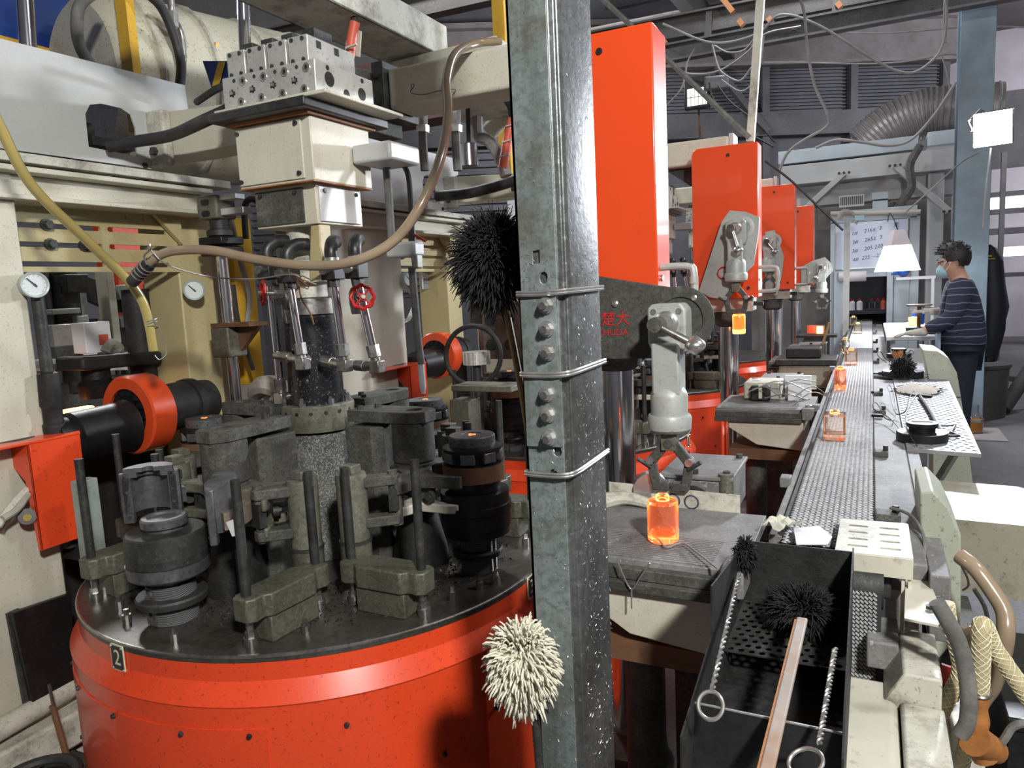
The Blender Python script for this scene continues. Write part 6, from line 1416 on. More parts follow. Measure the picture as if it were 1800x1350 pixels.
# end casing of the conveyor in the near foreground
t = thing('conveyor_end_casing', 'chipped cream casing round the near end of the mesh belt', 'casing', loc=(0, 0, 0))
slots = []
for j, y in enumerate((1.645, 1.69, 1.735, 1.78)):
    for x0, x1 in ((-0.04, 0.0), (0.022, 0.062)): slots.append(rrect(x0, y - 0.006, x1, y + 0.006, 0.0055, 3))
cv = put('vented_cover', B().plate([(-0.062, 1.60), (0.082, 1.60), (0.078, 1.83), (-0.058, 1.825)], slots, (0, 0, 0.972), (1, 0, 0), (0, 1, 0), (0, 0, 0.004)), 'dirty_white', t, label='pale cover plate with eight long slots')
put('cover_skirt', B().box((-0.062, 1.597, 0.932), (0.082, 1.601, 0.975)), 'stained_cream', cv, bevel=0.001)
put('cover_side', B().box((0.0785, 1.60, 0.945), (0.082, 1.83, 0.975)), 'cream', cv)
for x in (-0.052, 0.062, 0.074): put('strut', B().box((x, 1.605, 0.80), (x + 0.006, 1.625, 0.933)), 'cream', t)
put('motor_box', B().box((-0.045, 1.63, 0.87), (0.045, 1.72, 0.93)), 'iron', t, bevel=0.006)
put('lip_plate', B().plate([(0.062, 1.46), (0.118, 1.45), (0.128, 1.50), (0.105, 1.80), (0.078, 1.80)], [], (0, 0, 0.905), (1, 0, 0), (0, 1, 0), (0, 0, 0.005)), 'stained_cream', t, bevel=0.001)
put('lip_bolt', hexbolt(B(), (0.108, 1.52, 0.91), (0, 0, 1), 0.008, 0.006), 'iron', t)
put('ledge', B().box((0.0, 1.46, 0.80), (0.055, 1.58, 0.855)), 'rail_top', t, bevel=0.004)
put('side_casing', B().plate([(0.03, 0.30), (0.118, 0.30), (0.118, 0.852), (0.06, 0.852), (0.03, 0.80)], [], (0, 1.36, 0), (1, 0, 0), (0, 0, 1), (0, 0.18, 0)), 'dirty_white', t, bevel=0.004)
put('lower_casing', B().plate([(0.05, 0.25), (0.122, 0.25), (0.122, 0.80), (0.055, 0.80)], [], (0, 1.06, 0), (1, 0, 0), (0, 0, 1), (0, 0.30, 0)), 'dirty_white', t, bevel=0.006)
put('corner_casing', B().plate([(-0.245, 0.25), (0.052, 0.25), (0.052, 0.782), (0.045, 0.797), (-0.245, 0.797)], [], (0, 0.90, 0), (1, 0, 0), (0, 0, 1), (0, 0.53, 0)), 'stained_cream', t, bevel=0.012, seg=3)
put('support_leg', B().box((-0.30, 1.25, 0), (-0.22, 1.55, 0.62)).box((-0.2, 1.5, 0), (0.1, 1.62, 0.8)), 'iron_dusty', t, bevel=0.006)
put('torn_paper', B().prism([at(1395, 930, Z=0.968), at(1440, 925, Z=0.974), at(1463, 945, Z=0.973), at(1455, 958, Z=0.972), at(1400, 958, Z=0.968)], (0, 0, 0.002)), 'white_plastic', label='torn white sheet lying at the near end of the mesh belt', cat='sheet')
b = B(); R = random.Random(77); o_ = at(1352, 935, Z=0.962); ex = at(1398, 925, Z=0.962) - o_; ey = at(1385, 950, Z=0.962) - o_
for j in range(6):
    for i in range(8): b.v.append(o_ + ex * (i / 7) + ey * (j / 5 - 0.5) + Vector((R.uniform(-.004, .004), R.uniform(-.004, .004), R.uniform(0, .022) + 0.006)))
for j in range(5):
    for i in range(7): k = j * 8 + i; b.f += [[k, k + 1, k + 9], [k, k + 9, k + 8]]
put('crumpled_paper', b, 'paper', label='crumpled grimy paper at the left corner of the belt end', cat='paper', ang=20)
put('sensor_cable', B().tube(spline([at(1565, 893, Z=0.975), at(1590, 900, Z=0.975), at(1610, 915, Z=0.97), at(1625, 950, Z=0.95), at(1622, 1005, Z=0.92)], 8), 0.004, 8), 'grey_hose', label='thin grey cable curling over the right rail clamp', cat='cable')

# ---- black wire-and-sheet tray with mop
t = thing('black_tray', 'soot-black open tray with perforated floor at the near end of the belt', 'tray', loc=(0, 0, 0))
XL, XR = -0.238, -0.028
put('left_wall', B().plate([(0.975, 0.80), (0.975, 0.895), (1.205, 0.942), (1.21, 1.03), (1.55, 0.985), (1.55, 0.80)], [], (XL, 0, 0), (0, 1, 0), (0, 0, 1), (-0.003, 0, 0)), 'soot', t)
put('right_wall', B().plate([(1.0, 0.80), (1.0, 0.90), (1.06, 0.935), (1.56, 1.0), (1.56, 0.80)], [], (XR, 0, 0), (0, 1, 0), (0, 0, 1), (0.003, 0, 0)), 'soot', t)
put('back_wall', B().box((XL, 1.55, 0.80), (XR, 1.553, 0.995)), 'soot', t)
f = put('front_wall', B().prism([(XL, 1.03, 0.80), (XR, 1.03, 0.80), (XR, 1.062, 0.897), (XL, 1.066, 0.895)], (0, 0.003, 0)), 'mould_black', t)
put('rim_wire', B().tube([(XL, 1.066, 0.897), (XR, 1.062, 0.899)], 0.002, 6), 'wire', f)
hol = []
for j in range(11):
    for i in range(11):
        x = -0.228 + i * 0.0185 + (0.009 if j % 2 else 0); y = 1.328 + j * 0.021
        if x < XR - 0.008: hol.append(circ(x, y, 0.0058, 8, 0.0075))
put('perforated_floor', B().plate([(XL, 1.315), (XR, 1.315), (XR, 1.55), (XL, 1.55)], hol, (0, 0, 0.86), (1, 0, 0), (0, 1, 0), (0, 0, 0.002)), 'iron', t)
put('solid_floor', B().box((XL, 1.03, 0.80), (XR, 1.55, 0.803)), 'soot', t)
mop('tray_mop', Vector((-0.112, 1.452, 0.905)), 0.060, 'black rag mop lying in the tray with a flat wooden handle', 'yarn_black', 1500, 0.024, 0.0016,
    None, None, 0, (1.0, 1.15, 0.6), 8, 0.3)
t = thing('mop_stick', 'flat worn wooden handle resting on the near edge of the tray', 'handle', loc=(0, 0, 0))
put('stick', B().bar((-0.105, 1.345, 0.932), (-0.116, 0.90, 0.905), 0.019, 0.009, up=(0, 0, 1)), 'wood_grey', t, bevel=0.003)
put('rust_edge', B().bar((-0.1155, 1.335, 0.930), (-0.1265, 0.90, 0.903), 0.003, 0.0095, up=(0, 0, 1)), 'rust_tape', t)
def twisted(p0, p1, loop_c, loop_r, label, lr=(1, 0, 0.0)):
    t = thing('twisted_wire_tool', label, 'wire tool', loc=(0, 0, 0)); p0 = Vector(p0); p1 = Vector(p1); a, bb, d = basis(p1 - p0); L = (p1 - p0).length
    for s in (0, math.pi):
        put('wire_strand', B().tube([p0 + d * (L * i / 90) + a * (0.0026 * math.cos(i * 0.85 + s)) + bb * (0.0026 * math.sin(i * 0.85 + s)) for i in range(91)], 0.0022, 6), 'wire', t, join=True)
    c = Vector(loop_c); u = (p1 - c).normalized(); v = d.cross(u); v = bb if v.length < 0.1 else v.normalized()
    w = u.cross(Vector((0, 0.25, 1))).normalized()
    put('loop_handle', B().tube([c + u * (loop_r * math.cos(i * math.pi / 14)) + w * (loop_r * 0.9 * math.sin(i * math.pi / 14)) for i in range(28)], 0.003, 8, closed=True), 'wire', t)
    return t
twisted(at(1299, 1010, X=-0.225), at(1252, 1212, Y=1.0), at(1249, 1240, Y=0.985), 0.019, 'twisted wire tool with a round loop hanging at the left wall of the tray')
b1 = twisted(at(1468, 1140, Y=1.18), at(1440, 1308, Y=1.0), at(1416, 1340, Y=0.97), 0.024, 'twisted wire tool with a loop handle lying at the right of the tray')
mop('sooty_wick', Vector(at(1310, 975, X=-0.225)), 0.026, 'sooty black wick tuft hanging over the corner of the tray', 'yarn_black', 500, 0.012, 0.0013, None, None, 0, (0.7, 0.7, 1.6), 9, 0.4)

# ---- chequer-plate side table with tools
t = thing('tread_plate_table', 'pale chequer-plate side table along the right of the belt', 'table', loc=(0, 0, 0))
TP = [(0.114, 2.76), (0.325, 2.727), (0.40, 5.30), (0.114, 5.45)]
put('table_plate', B().plate(TP, [], (0, 0, 0.935), (1, 0, 0), (0, 1, 0), (0, 0, 0.014)), 'tread', t, bevel=0.001)
b = B()
for j in range(84):
    for i in range(9):
        x = 0.125 + i * 0.031 + (0.0155 if j % 2 else 0); y = 2.765 + j * 0.031
        if x > 0.31 + (y - 2.73) * 0.029: continue
        s = 1 if (i + j) % 2 else -1; M = Matrix.Translation((x, y, 0.9492)) @ Matrix.Rotation(s * 0.7, 4, 'Z')
        b.add([M @ Vector(p) for p in ((-0.0125, 0, 0), (0, -0.0036, 0), (0.0125, 0, 0), (0, 0.0036, 0), (-0.006, 0, 0.0022), (0.006, 0, 0.0022))], [(0, 1, 5, 4), (1, 2, 5), (2, 3, 4, 5), (3, 0, 4)])
put('tread_bars', b, 'tread_mark', t, kind='stuff')
for y in (3.0, 4.2, 5.2): put('table_leg', B().bar((0.30, y, 0.935), (0.16, y + 0.1, 0.6), 0.03, 0.02).bar((0.16, y + 0.1, 0.62), (0.115, y + 0.1, 0.55), 0.03, 0.03), 'dirty_white', t, join=True)
def disc_mould(p, R, label, slot=True):
    t = thing('disc_mould', label, 'mould part', 'round mould parts on the tread-plate table', loc=p)
    put('base_disc', B().lathe((0, 0, 0), [(0, 0), (0, R), (0.028 * R / 0.085, R), (0.031 * R / 0.085, R * 0.97), (0.031 * R / 0.085, 0)], 36), 'mould_black', t)
    put('top_disc', B().lathe((0, 0, 0.031 * R / 0.085), [(0, 0), (0, R * 0.5), (0.017, R * 0.52), (0.018, R * 0.60), (0.031, R * 0.62), (0.033, R * 0.6), (0.033, 0)], 32), 'mould_black', t)
    if slot: put('slot_bar', B().cb((0.0, 0.01, 0.033 + 0.031 * R / 0.085), (R * 0.8, 0.012, 0.004)), 'soot', t)
    return t
disc_mould(at(1622, 778, Z=0.949) + Vector((0.0, 0.05, 0)), 0.082, 'double black disc mould part at the near corner of the tread-plate table')
disc_mould(at(1580, 628, Z=0.949), 0.078, 'small stepped mould part under wire loops at the far end of the tread-plate table', False)
disc_mould(at(1583, 664, Z=0.949) + Vector((0.01, 0.02, 0)), 0.105, 'flat mould disc under the round black mop ball', False)
MBALL = mop('mop_ball', at(1584, 645, Z=0.99) + Vector((0, -0.25, 0.03)), 0.062, 'round black mop ball with singed top on the tread-plate table', 'yarn_black', 900, 0.018, 0.0026, None, None, 0, (1, 1, 0.85), 12, 0.2)
b = B(); R = random.Random(21)
c0 = at(1579, 626, Z=1.02) + Vector((-0.01, -0.25, 0.03))
for i in range(60):
    a = R.uniform(0, 6.28); b.tube([c0 + Vector((R.uniform(-.02, .02), R.uniform(-.02, .02), -0.02)), c0 + Vector((0.03 * math.cos(a), 0.03 * math.sin(a), R.uniform(0, .03)))], 0.0018, 4)
b.v = [v - MBALL.location for v in b.v]
put('singed_tuft', b, 'rust_tape', MBALL, label='orange singed tuft', kind='stuff')
# sacking pad
b = B(); n = 20; vs = []; c = at(1612, 686, Z=0.955)
R = random.Random(6)
pts = []
for i in range(n):
    a = 2 * math.pi * i / n; r = R.uniform(0.85, 1.1); pts.append(Vector((0.095 * r * math.cos(a), 0.17 * r * math.sin(a), 0)))
o = len(b.v); b.v.append(c + Vector((0, 0, 0.026)))
for k, (s, z) in enumerate(((0.55, 0.02), (1.0, 0.004), (0.99, -0.003))):
    b.v += [c + p * s + Vector((0, 0, z + R.uniform(-.003, .004))) for p in pts]
for i in range(n):
    j = (i + 1) % n; b.f.append([0, 1 + i, 1 + j])
    for k in (0, 1): b.f.append([1 + k * n + i, 1 + (k + 1) * n + i, 1 + (k + 1) * n + j, 1 + k * n + j])
t = thing('sacking_pad', 'frayed brown sacking pad on the tread-plate table', 'pad', loc=(0, 0, 0))
put('cloth_sheet', b, 'sacking', t, ang=60)
b = B()
for i in range(130):
    q = R.choice(pts); a = c + q * 0.97; d = q.normalized() * R.uniform(0.008, 0.025) + Vector((R.uniform(-.012, .012), R.uniform(-.012, .012), R.uniform(-.004, .012))); b.tube([a, a + d * 0.6, a + d + Vector((0, 0, -.003))], 0.0012, 4)
put('fringe', b, 'soot', t, kind='stuff')
# wire loop tongs, strap, hook
def wires(pix, Z, r, m, label, cat='wire', name='wire_loop', k=6):
    return put(name, B().tube(spline([at(x, y, Z=Z + (q if isinstance(q, float) else 0)) for x, y, *q_ in pix for q in [q_[0] if q_ else 0]], k), r, 6), m, label=label, cat=cat)
wires([(1612, 784), (1600, 765, .02), (1592, 735, .04), (1600, 712, .06), (1610, 695, .07), (1606, 688, .07), (1598, 700, .06), (1592, 722, .03), (1577, 728, .01), (1570, 715, .03), (1564, 690, .06), (1560, 680, .06), (1564, 677, .06), (1571, 692, .05), (1575, 720, .01)], 0.955, 0.0022, 'wire_dark', 'dark wire double loop standing on the tread-plate table')
wires([(1585, 768), (1578, 750, .01), (1560, 732, .02), (1540, 722, .04), (1534, 712, .05), (1540, 708, .05), (1550, 722, .03), (1556, 735, .01), (1570, 738, .01), (1575, 728)], 0.955, 0.0022, 'wire_dark', 'dark wire loop tool lying across the right rail')
wires([(1558, 637), (1548, 630, .05), (1542, 622, .08), (1548, 618, .08), (1556, 630, .03), (1570, 640)], 0.955, 0.0028, 'wire_dark', 'small wire loop left of the stepped mould part')
wires([(1590, 640), (1600, 628, .06), (1606, 618, .09), (1600, 616, .09), (1592, 628, .05), (1588, 640)], 0.955, 0.0028, 'wire_dark', 'small wire loop right of the stepped mould part')
put('strap_tool', B().tube(spline([at(1617, 697, Z=0.96), at(1630, 715, Z=0.962), at(1643, 738, Z=0.962), at(1657, 763, Z=0.958)], 6), 0.008, 8), 'iron', label='curved dark strap lying beyond the double disc mould part', cat='tool')
put('bracket_tool', B().tube([at(1655, 748, Z=0.957), at(1679, 748, Z=0.957), at(1671, 760, Z=0.957), at(1686, 766, Z=0.957), at(1664, 767, Z=0.957)], 0.005, 6), 'iron', label='bent steel bracket near the right edge of the tread-plate table', cat='tool')
for i, (x0, y0, x1, y1) in enumerate(((1537, 657, 1562, 655), (1548, 663, 1577, 665), (1615, 695, 1638, 697), (1532, 689, 1550, 690), (1532, 730, 1553, 731))):
    put('loose_bar', B().bar(at(x0, y0, Z=0.956), at(x1, y1, Z=0.956), 0.02, 0.012), 'mould_black', label=['short black bar by the mop ball, upper', 'short black bar by the mop ball, lower', 'small black bar at the corner of the sacking pad', 'black clamp bar on the rail level with the sacking pad', 'black clamp bar on the rail nearest the square jar'][i], cat='bar', bevel=0.002)

# ---- rounded grey-green chute beyond the table
t = thing('round_chute', 'grey-green rounded sheet chute at the right end of the tread-plate table', 'chute', loc=(0, 0, 0))
P = [at(x, y, Y=4.55) for x, y in ((1622, 615), (1648, 617), (1668, 630), (1682, 655), (1688, 690), (1700, 772), (1712, 860), (1640, 860), (1640, 700))]
O = [(p.x, p.z) for p in P][::-1]
put('face_sheet', B().plate(O, [], (0, 4.55, 0), (1, 0, 0), (0, 0, 1), (0, 0.35, 0)), 'green_grey', t, bevel=0.004)
put('seam', B().bar(at(1664, 698, Y=4.548), at(1690, 698, Y=4.548), 0.004, 0.004), 'iron', t)

# ---- beige duct and motor cover on the right
t = thing('beige_duct', 'wide beige sheet-metal duct curving down at the right edge', 'duct', loc=(0, 0, 0))
prof = [(0.16, 0.86), (0.42, 0.855), (0.52, 0.83), (0.585, 0.77), (0.61, 0.68), (0.61, 0.0), (0.47, 0.0), (0.455, 0.55), (0.43, 0.61), (0.38, 0.645), (0.16, 0.655)]
put('duct_body', B().plate(prof[::-1], [], (0, 2.28, 0), (1, 0, 0), (0, 0, 1), (0, 0.42, 0)), 'duct_beige', t, ang=40)
put('seam_flange', B().plate([(0.154, 0.645), (0.172, 0.645), (0.172, 0.868), (0.154, 0.868)], [], (0, 2.26, 0), (1, 0, 0), (0, 0, 1), (0, 0.46, 0)), 'duct_beige', t)
for y in (2.36, 2.5, 2.62): put('flange_bolt', B().cyl((0.172, y, 0.80), (0.185, y, 0.80), 0.014, n=6), 'iron', t)
for z in (0.70, 0.76, 0.82): put('flange_bolt', B().cyl((0.163, 2.26, z), (0.163, 2.25, z), 0.009, n=6), 'iron', t)
t = thing('motor_cover', 'chamfered pale green motor cover beside the right rail', 'cover', loc=(0, 0, 0))
P = [at(x, y, Y=1.86) for x, y in ((1617, 868), (1640, 863), (1668, 893), (1689, 940), (1689, 1115), (1640, 1170), (1620, 1060))]
put('cover_sheet', B().plate([(p.x, p.z) for p in P][::-1], [], (0, 1.86, 0), (1, 0, 0), (0, 0, 1), (0, 0.24, 0)), 'green_grey', t, bevel=0.004)
put('edge_strip', B().box((0.115, 1.84, 0.74), (0.135, 1.88, 0.935)), 'iron', t)
put('floor_stand', B().box((0.13, 1.88, 0), (0.23, 2.08, 0.72)), 'iron_dusty', t)

# ---- coiled braided hoses, grey cable and taped nozzle
def hose(pts, r, m, label, name='hose', cat='hose'):
    path = spline(pts, 9)
    if m != 'braid_hose': return put(name, B().tube(path, r, 12), m, label=label, cat=cat)
    t = thing(name, label, cat, loc=(0, 0, 0)); put('hose_tube', B().tube(path, r, 14), m, t)
    fine = spline(pts, 40); n = len(fine); L = [0.0]
    for p, q in zip(fine, fine[1:]): L.append(L[-1] + (q - p).length)
    fr = []; a = None
    for i, p in enumerate(fine):
        d = (fine[min(i + 1, n - 1)] - fine[max(i - 1, 0)]).normalized()
        a = basis(d)[0] if a is None else (a - d * a.dot(d)).normalized(); fr.append((p, a, d.cross(a)))
    b = B()
    for s in (-1, 1):
        for k in range(7):
            b.tube([p + (u * math.cos(s * l / 0.012 + k * 0.898) + v * math.sin(s * l / 0.012 + k * 0.898)) * (r + 0.0002) for (p, u, v), l in zip(fr, L)], 0.0008, 3)
    put('braid', b, 'plate_cream', t, kind='stuff'); return t
YQ = 1.45
A_ = lambda x, y, Y=YQ: at(x, y, Y=Y)
hose([A_(1655, 1310), A_(1652, 1260), A_(1672, 1220), A_(1688, 1180), A_(1680, 1130), A_(1668, 1095), A_(1663, 1060)], 0.0135, 'braid_hose', 'leftmost coil of clear braided hose hanging at lower right')
hose([A_(1690, 1345, 1.5), A_(1702, 1290, 1.5), A_(1708, 1220, 1.5), A_(1712, 1160, 1.5), A_(1700, 1130, 1.5), A_(1685, 1120, 1.52)], 0.0135, 'braid_hose', 'middle coil of clear braided hose behind the grey cable')
hose([A_(1722, 1215, 1.42), A_(1724, 1160, 1.42), A_(1725, 1110, 1.42), A_(1727, 1098, 1.43), A_(1735, 1110, 1.45), A_(1745, 1135, 1.46), A_(1765, 1165, 1.46), A_(1800, 1215, 1.46), A_(1830, 1260, 1.46)], 0.0145, 'braid_hose', 'clear braided hose bent over above the orange taped nozzle')
hose([A_(1690, 1118, 1.5), A_(1712, 1112, 1.5), A_(1740, 1125, 1.52), A_(1755, 1165, 1.55), A_(1748, 1205, 1.58), A_(1725, 1240, 1.6), A_(1700, 1300, 1.6)], 0.013, 'brown_hose', 'brown hose looping behind the orange taped nozzle')
hose([A_(1688, 978, 1.75), A_(1715, 1000, 1.72), A_(1745, 1040, 1.70), A_(1765, 1075, 1.68), A_(1768, 1110, 1.66), A_(1762, 1150, 1.66), A_(1745, 1190, 1.66)], 0.017, 'brown_hose', 'stiff tan hose arching from behind the motor cover')
hose([A_(1646, 1058, 1.36), A_(1665, 1090, 1.36), A_(1685, 1130, 1.37), A_(1698, 1180, 1.38), A_(1703, 1230, 1.38), A_(1700, 1270, 1.38), A_(1688, 1292, 1.38)], 0.0135, 'grey_hose', 'thick grey cable end drooping over the braided hose coils', 'thick_cable', 'cable')
put('hose_wire', B().tube(spline([A_(1712, 1035), A_(1730, 1065), A_(1738, 1100), A_(1742, 1130)], 6), 0.004, 6), 'iron', label='dark wire stub beside the bent braided hose', cat='wire')
put('thin_wire', B().tube(spline([A_(1690, 995, 1.7), A_(1700, 1015, 1.7), A_(1702, 1030, 1.7), A_(1692, 1038, 1.7)], 5), 0.0022, 5), 'wire_dark', label='thin crooked wire below the motor cover', cat='wire')
t = thing('taped_nozzle', 'orange taped air nozzle hanging on the braided hose', 'nozzle', loc=(0, 0, 0))
N0 = A_(1722, 1218, 1.42); N1 = A_(1718, 1295, 1.42); N2 = A_(1732, 1335, 1.42)
put('taped_grip', B().tube(spline([N0, A_(1720, 1255, 1.42), N1, N2], 6), 0.016, 12, rf=lambda q: 0.85 + 0.1 * math.sin(18 * q) + 0.5 * q), 'rust_tape', t)
put('hose_clip', B().tube([N0 + Vector((0.016 * math.cos(i * math.pi / 8), 0.016 * math.sin(i * math.pi / 8), 0)) for i in range(16)], 0.0035, 6, closed=True), 'steel', t)
put('nozzle_head', B().cyl(A_(1712, 1300, 1.40), A_(1750, 1320, 1.44), 0.028, 0.022, n=16), 'rust_tape', t)
put('bent_spout', B().tube(spline([A_(1745, 1325, 1.43), A_(1765, 1300, 1.43), A_(1780, 1278, 1.43), A_(1800, 1272, 1.43), A_(1815, 1280, 1.43)], 5), 0.007, 8), 'grey_hose', t)
put('shade_box', B().box((0.27, 1.72, 0), (0.62, 2.15, 0.60)).box((0.265, 1.715, 0.58), (0.625, 2.155, 0.61)), 'mould_black', label='added matt black box giving the dark shade under the beige duct', cat='shade box', bevel=0.006)  # added dark box standing in for the shadow on the floor here
put('white_box', B().box((0.15, 1.55, 0.42), (0.21, 1.72, 0.66)), 'dirty_white', label='small white box behind the hose coils', cat='box', bevel=0.006)
put('red_strip', B().bar(at(1665, 1170, Y=1.62), at(1655, 1200, Y=1.62), 0.008, 0.02), 'red_valve', label='dark red tag strip behind the hose coils', cat='tag')

# ---- items around the second and third transfer plates
t = thing('plate_blocks', 'pile of dirty white mould blocks and tape on the second transfer plate', 'blocks', loc=(0, 2, 0))
put('block', B().box((-0.57, 1.75, 0.945), (-0.40, 1.95, 1.03)), 'dirty_white', t, bevel=0.008)
put('dark_block', B().box((-0.53, 1.70, 0.945), (-0.44, 1.75, 1.02)), 'soot', t, bevel=0.008)
put('clamp_strip', B().box((-0.49, 1.69, 0.96), (-0.475, 1.70, 1.03)), 'cream', t)
put('paper_stack', B().box((-0.36, 1.74, 0.945), (-0.30, 1.80, 1.02)).box((-0.38, 1.80, 0.945), (-0.26, 1.83, 1.06)), 'white_plastic', t)
put('paper_sheet', B().cb((-0.29, 1.86, 1.02), (0.10, 0.004, 0.07)), 'paper', t)
R = random.Random(15)
for i in range(7):
    p = Vector((R.uniform(-0.6, -0.3), 3.5 + R.uniform(0, 0.3), 0.95 + R.uniform(0, 0.07))); q = p + Vector((R.uniform(.12, .3), R.uniform(-.1, .15), R.uniform(-.03, .04)))
    put('poking_wire', B().tube(spline([p, (p + q) / 2 + Vector((0, 0, R.uniform(0.0, .06))), q], 5), 0.003, 5), 'wire', label='thin scrap wire sprawled on the second transfer plate', cat='wire', group='scrap wires on the second transfer plate')
t = thing('third_plate_mould', 'cream-sided mould with dark collar on the third transfer unit', 'mould', loc=(0, 0, 0))
put('body', B().box((-0.56, 5.2, 0.80), (-0.22, 5.5, 0.95)), 'duct_beige', t, bevel=0.02)
put('collar', B().box((-0.58, 5.18, 0.95), (-0.20, 5.52, 0.99)), 'iron', t, bevel=0.005)
put('upper_block', B().box((-0.52, 5.25, 0.99), (-0.30, 5.42, 1.06)), 'soot', t, bevel=0.01)
put('wooden_stick', B().bar(at(1458, 567, Y=5.3), at(1446, 605, Y=5.3), 0.016, 0.016), 'wood', label='short wooden stick leaning beside the glowing blocks', cat='stick')
t = thing('glowing_blocks', 'row of mould blocks lit orange from within on the far transfer plate', 'mould blocks', loc=(0, 0, 0))
for i in range(3): put('block', B().cb(at(1424 + i * 10, 579, Y=6.8), (0.05, 0.05, 0.07)), 'red_tape' if i < 2 else 'mould_rust', t, bevel=0.003)
put('hot_glass', B().cb(at(1441, 580, Y=6.72), (0.05, 0.02, 0.06)), 'hot_gob', t, bevel=0.006)
put('slab', B().cb(at(1436, 590, Y=6.8), (0.32, 0.2, 0.02)), 'iron', t)
putz = at(1436, 592, Y=6.8); put('pedestal', B().box((putz.x - 0.1, 6.72, 0), (putz.x + 0.1, 6.88, putz.z - 0.004)), 'iron', t)
# glove on a post in front of the booth
t = thing('glove_post', 'tall square steel post with a dark glove hung on its top', 'post', loc=(0, 0, 0))
px_, pz_ = at(1489, 390, Y=8.8).x, at(1489, 390, Y=8.8).z
put('post', B().box((px_ - 0.03, 8.78, 0), (px_ + 0.03, 8.84, pz_)), 'cast_grey', t)
put('glove', B().tube(spline([at(1475, 385, Y=8.76), at(1482, 374, Y=8.76), at(1498, 375, Y=8.76), at(1506, 385, Y=8.76), at(1502, 392, Y=8.76)], 4), 0.035, 8, rf=lambda q: 0.7 + 0.3 * math.sin(7 * q)), 'cloth', t)
put('blue_cuff', B().cb(at(1511, 383, Y=8.76), (0.09, 0.04, 0.05)), 'mask', t)

# ================================================================ inspection table, tools and worker
t = thing('inspection_table', 'bright white inspection table in front of the worker', 'table', loc=(0, 0, 0))
TZ = 1.07
put('table_top', B().box((0.10, 6.0, TZ - 0.03), (0.425, 7.6, TZ)), 'white_plastic', t, bevel=0.004)
for x, y in ((0.13, 6.05), (0.385, 6.05), (0.13, 7.5), (0.385, 7.5)): put('table_leg', B().box((x, y, 0), (x + 0.03, y + 0.03, TZ - 0.03)), 'booth_blue', t)
put('front_panel', B().box((0.20, 6.05, 0.55), (0.38, 6.07, 0.98)), 'white_plastic', t)
put('wall_shelf', B().box((0.24, 9.2, 1.44), (0.62, 9.5, 1.47)).box((0.58, 9.2, 0), (0.61, 9.23, 1.44)), 'white_plastic', label='narrow white shelf on a thin post by the booth', cat='shelf')
t = thing('yellow_box', 'yellow and tan packet standing on the white shelf', 'packet', loc=(0.33, 9.32, 1.47))
put('carton', B().box((-0.05, -0.03, 0), (0.05, 0.03, 0.10)), 'wood', t, bevel=0.003)
put('yellow_label', B().box((-0.052, -0.032, 0.005), (0.01, -0.03, 0.09)), 'jacket_yellow', t)
p = at(1588, 478, Y=9.3)
t = thing('blue_duster', 'round blue plastic puffer on the white shelf', 'puffer', loc=(p.x, p.y, p.z))
put('bulb', B().rev([(-0.065 + 0.13 * i / 12, 0.065 * math.sin(math.pi * i / 12)) for i in range(13)], (0, 0, 0), (0, 0, 1), 20), 'blue_plastic', t)
put('nozzle', B().cyl((-0.05, 0, -0.01), (-0.12, 0, -0.02), 0.02, 0.012, n=10), 'blue_plastic', t)
t = thing('checking_stand', 'small round-topped checking stand on the inspection table', 'stand', loc=(0.335, 6.55, TZ))
put('stand_base', B().box((-0.09, -0.08, 0), (0.06, 0.08, 0.03)), 'iron', t, bevel=0.003)
put('column', B().cyl((0, 0, 0.03), (0, 0, 0.195), 0.014, n=12), 'rust', t)
put('round_top', B().lathe((0, 0, 0.195), [(0, 0), (0, 0.09), (0.012, 0.09), (0.012, 0)], 24), 'wood_grey', t)
p = at(1605, 556, Y=6.9); jar(Vector((p.x, p.y, TZ)), 'fire_glass', 'glowing orange jar held in the tongs at the inspection table', h=0.09, r=0.034, lid=False)
put('blue_cup', B().lathe((0.37, 7.35, TZ), [(0, 0), (0, 0.045), (0.10, 0.05), (0.10, 0.044), (0.01, 0.04), (0.01, 0)], 20), 'blue_plastic', label='blue cup behind the glowing jar on the inspection table', cat='cup')
t = thing('steel_tongs', 'steel tongs lying from the glowing jar to the worker\'s raised glove', 'tongs', loc=(0, 0, 0))
for s in (-0.006, 0.006): put('tong_bar', B().tube([at(1600, 543, Y=6.8) + Vector((0, 0, s)), at(1640, 544, Y=6.5) + Vector((0, 0, s * 2))], 0.005, 6), 'steel', t)

# worker (faces left towards the belt)
def skin(name, pts, edges, rad, m, parent=None, sub=2, **kw):
    me = bpy.data.meshes.new(name); me.from_pydata([tuple(p) for p in pts], edges, []); me.update()
    o = bpy.data.objects.new(name, me); COL.objects.link(o)
    o.modifiers.new('skin', 'SKIN')
    if not me.skin_vertices: pass
    sv = me.skin_vertices[0].data
    for i, r in enumerate(rad):
        sv[i].radius = r if isinstance(r, tuple) else (r, r); sv[i].use_root = (i == 0)
    sd = o.modifiers.new('smooth', 'SUBSURF'); sd.levels = sub; sd.render_levels = sub
    bpy.context.view_layer.update()
    nm = bpy.data.meshes.new_from_object(o.evaluated_get(bpy.context.evaluated_depsgraph_get())); nm.name = name
    bpy.data.objects.remove(o); nm.materials.clear(); nm.materials.append(MATS[m])
    for f in nm.polygons: f.use_smooth = True
    o = bpy.data.objects.new(name, nm); COL.objects.link(o)
    if parent is not None: o.parent = parent
    tag(o, **kw); return o
WY = 6.0
def wv(x, y, dy=0.0): return at(x, y, Y=WY + dy)
HEADC = wv(1671, 462)
hip = wv(1688, 650); hip.z = 0.95
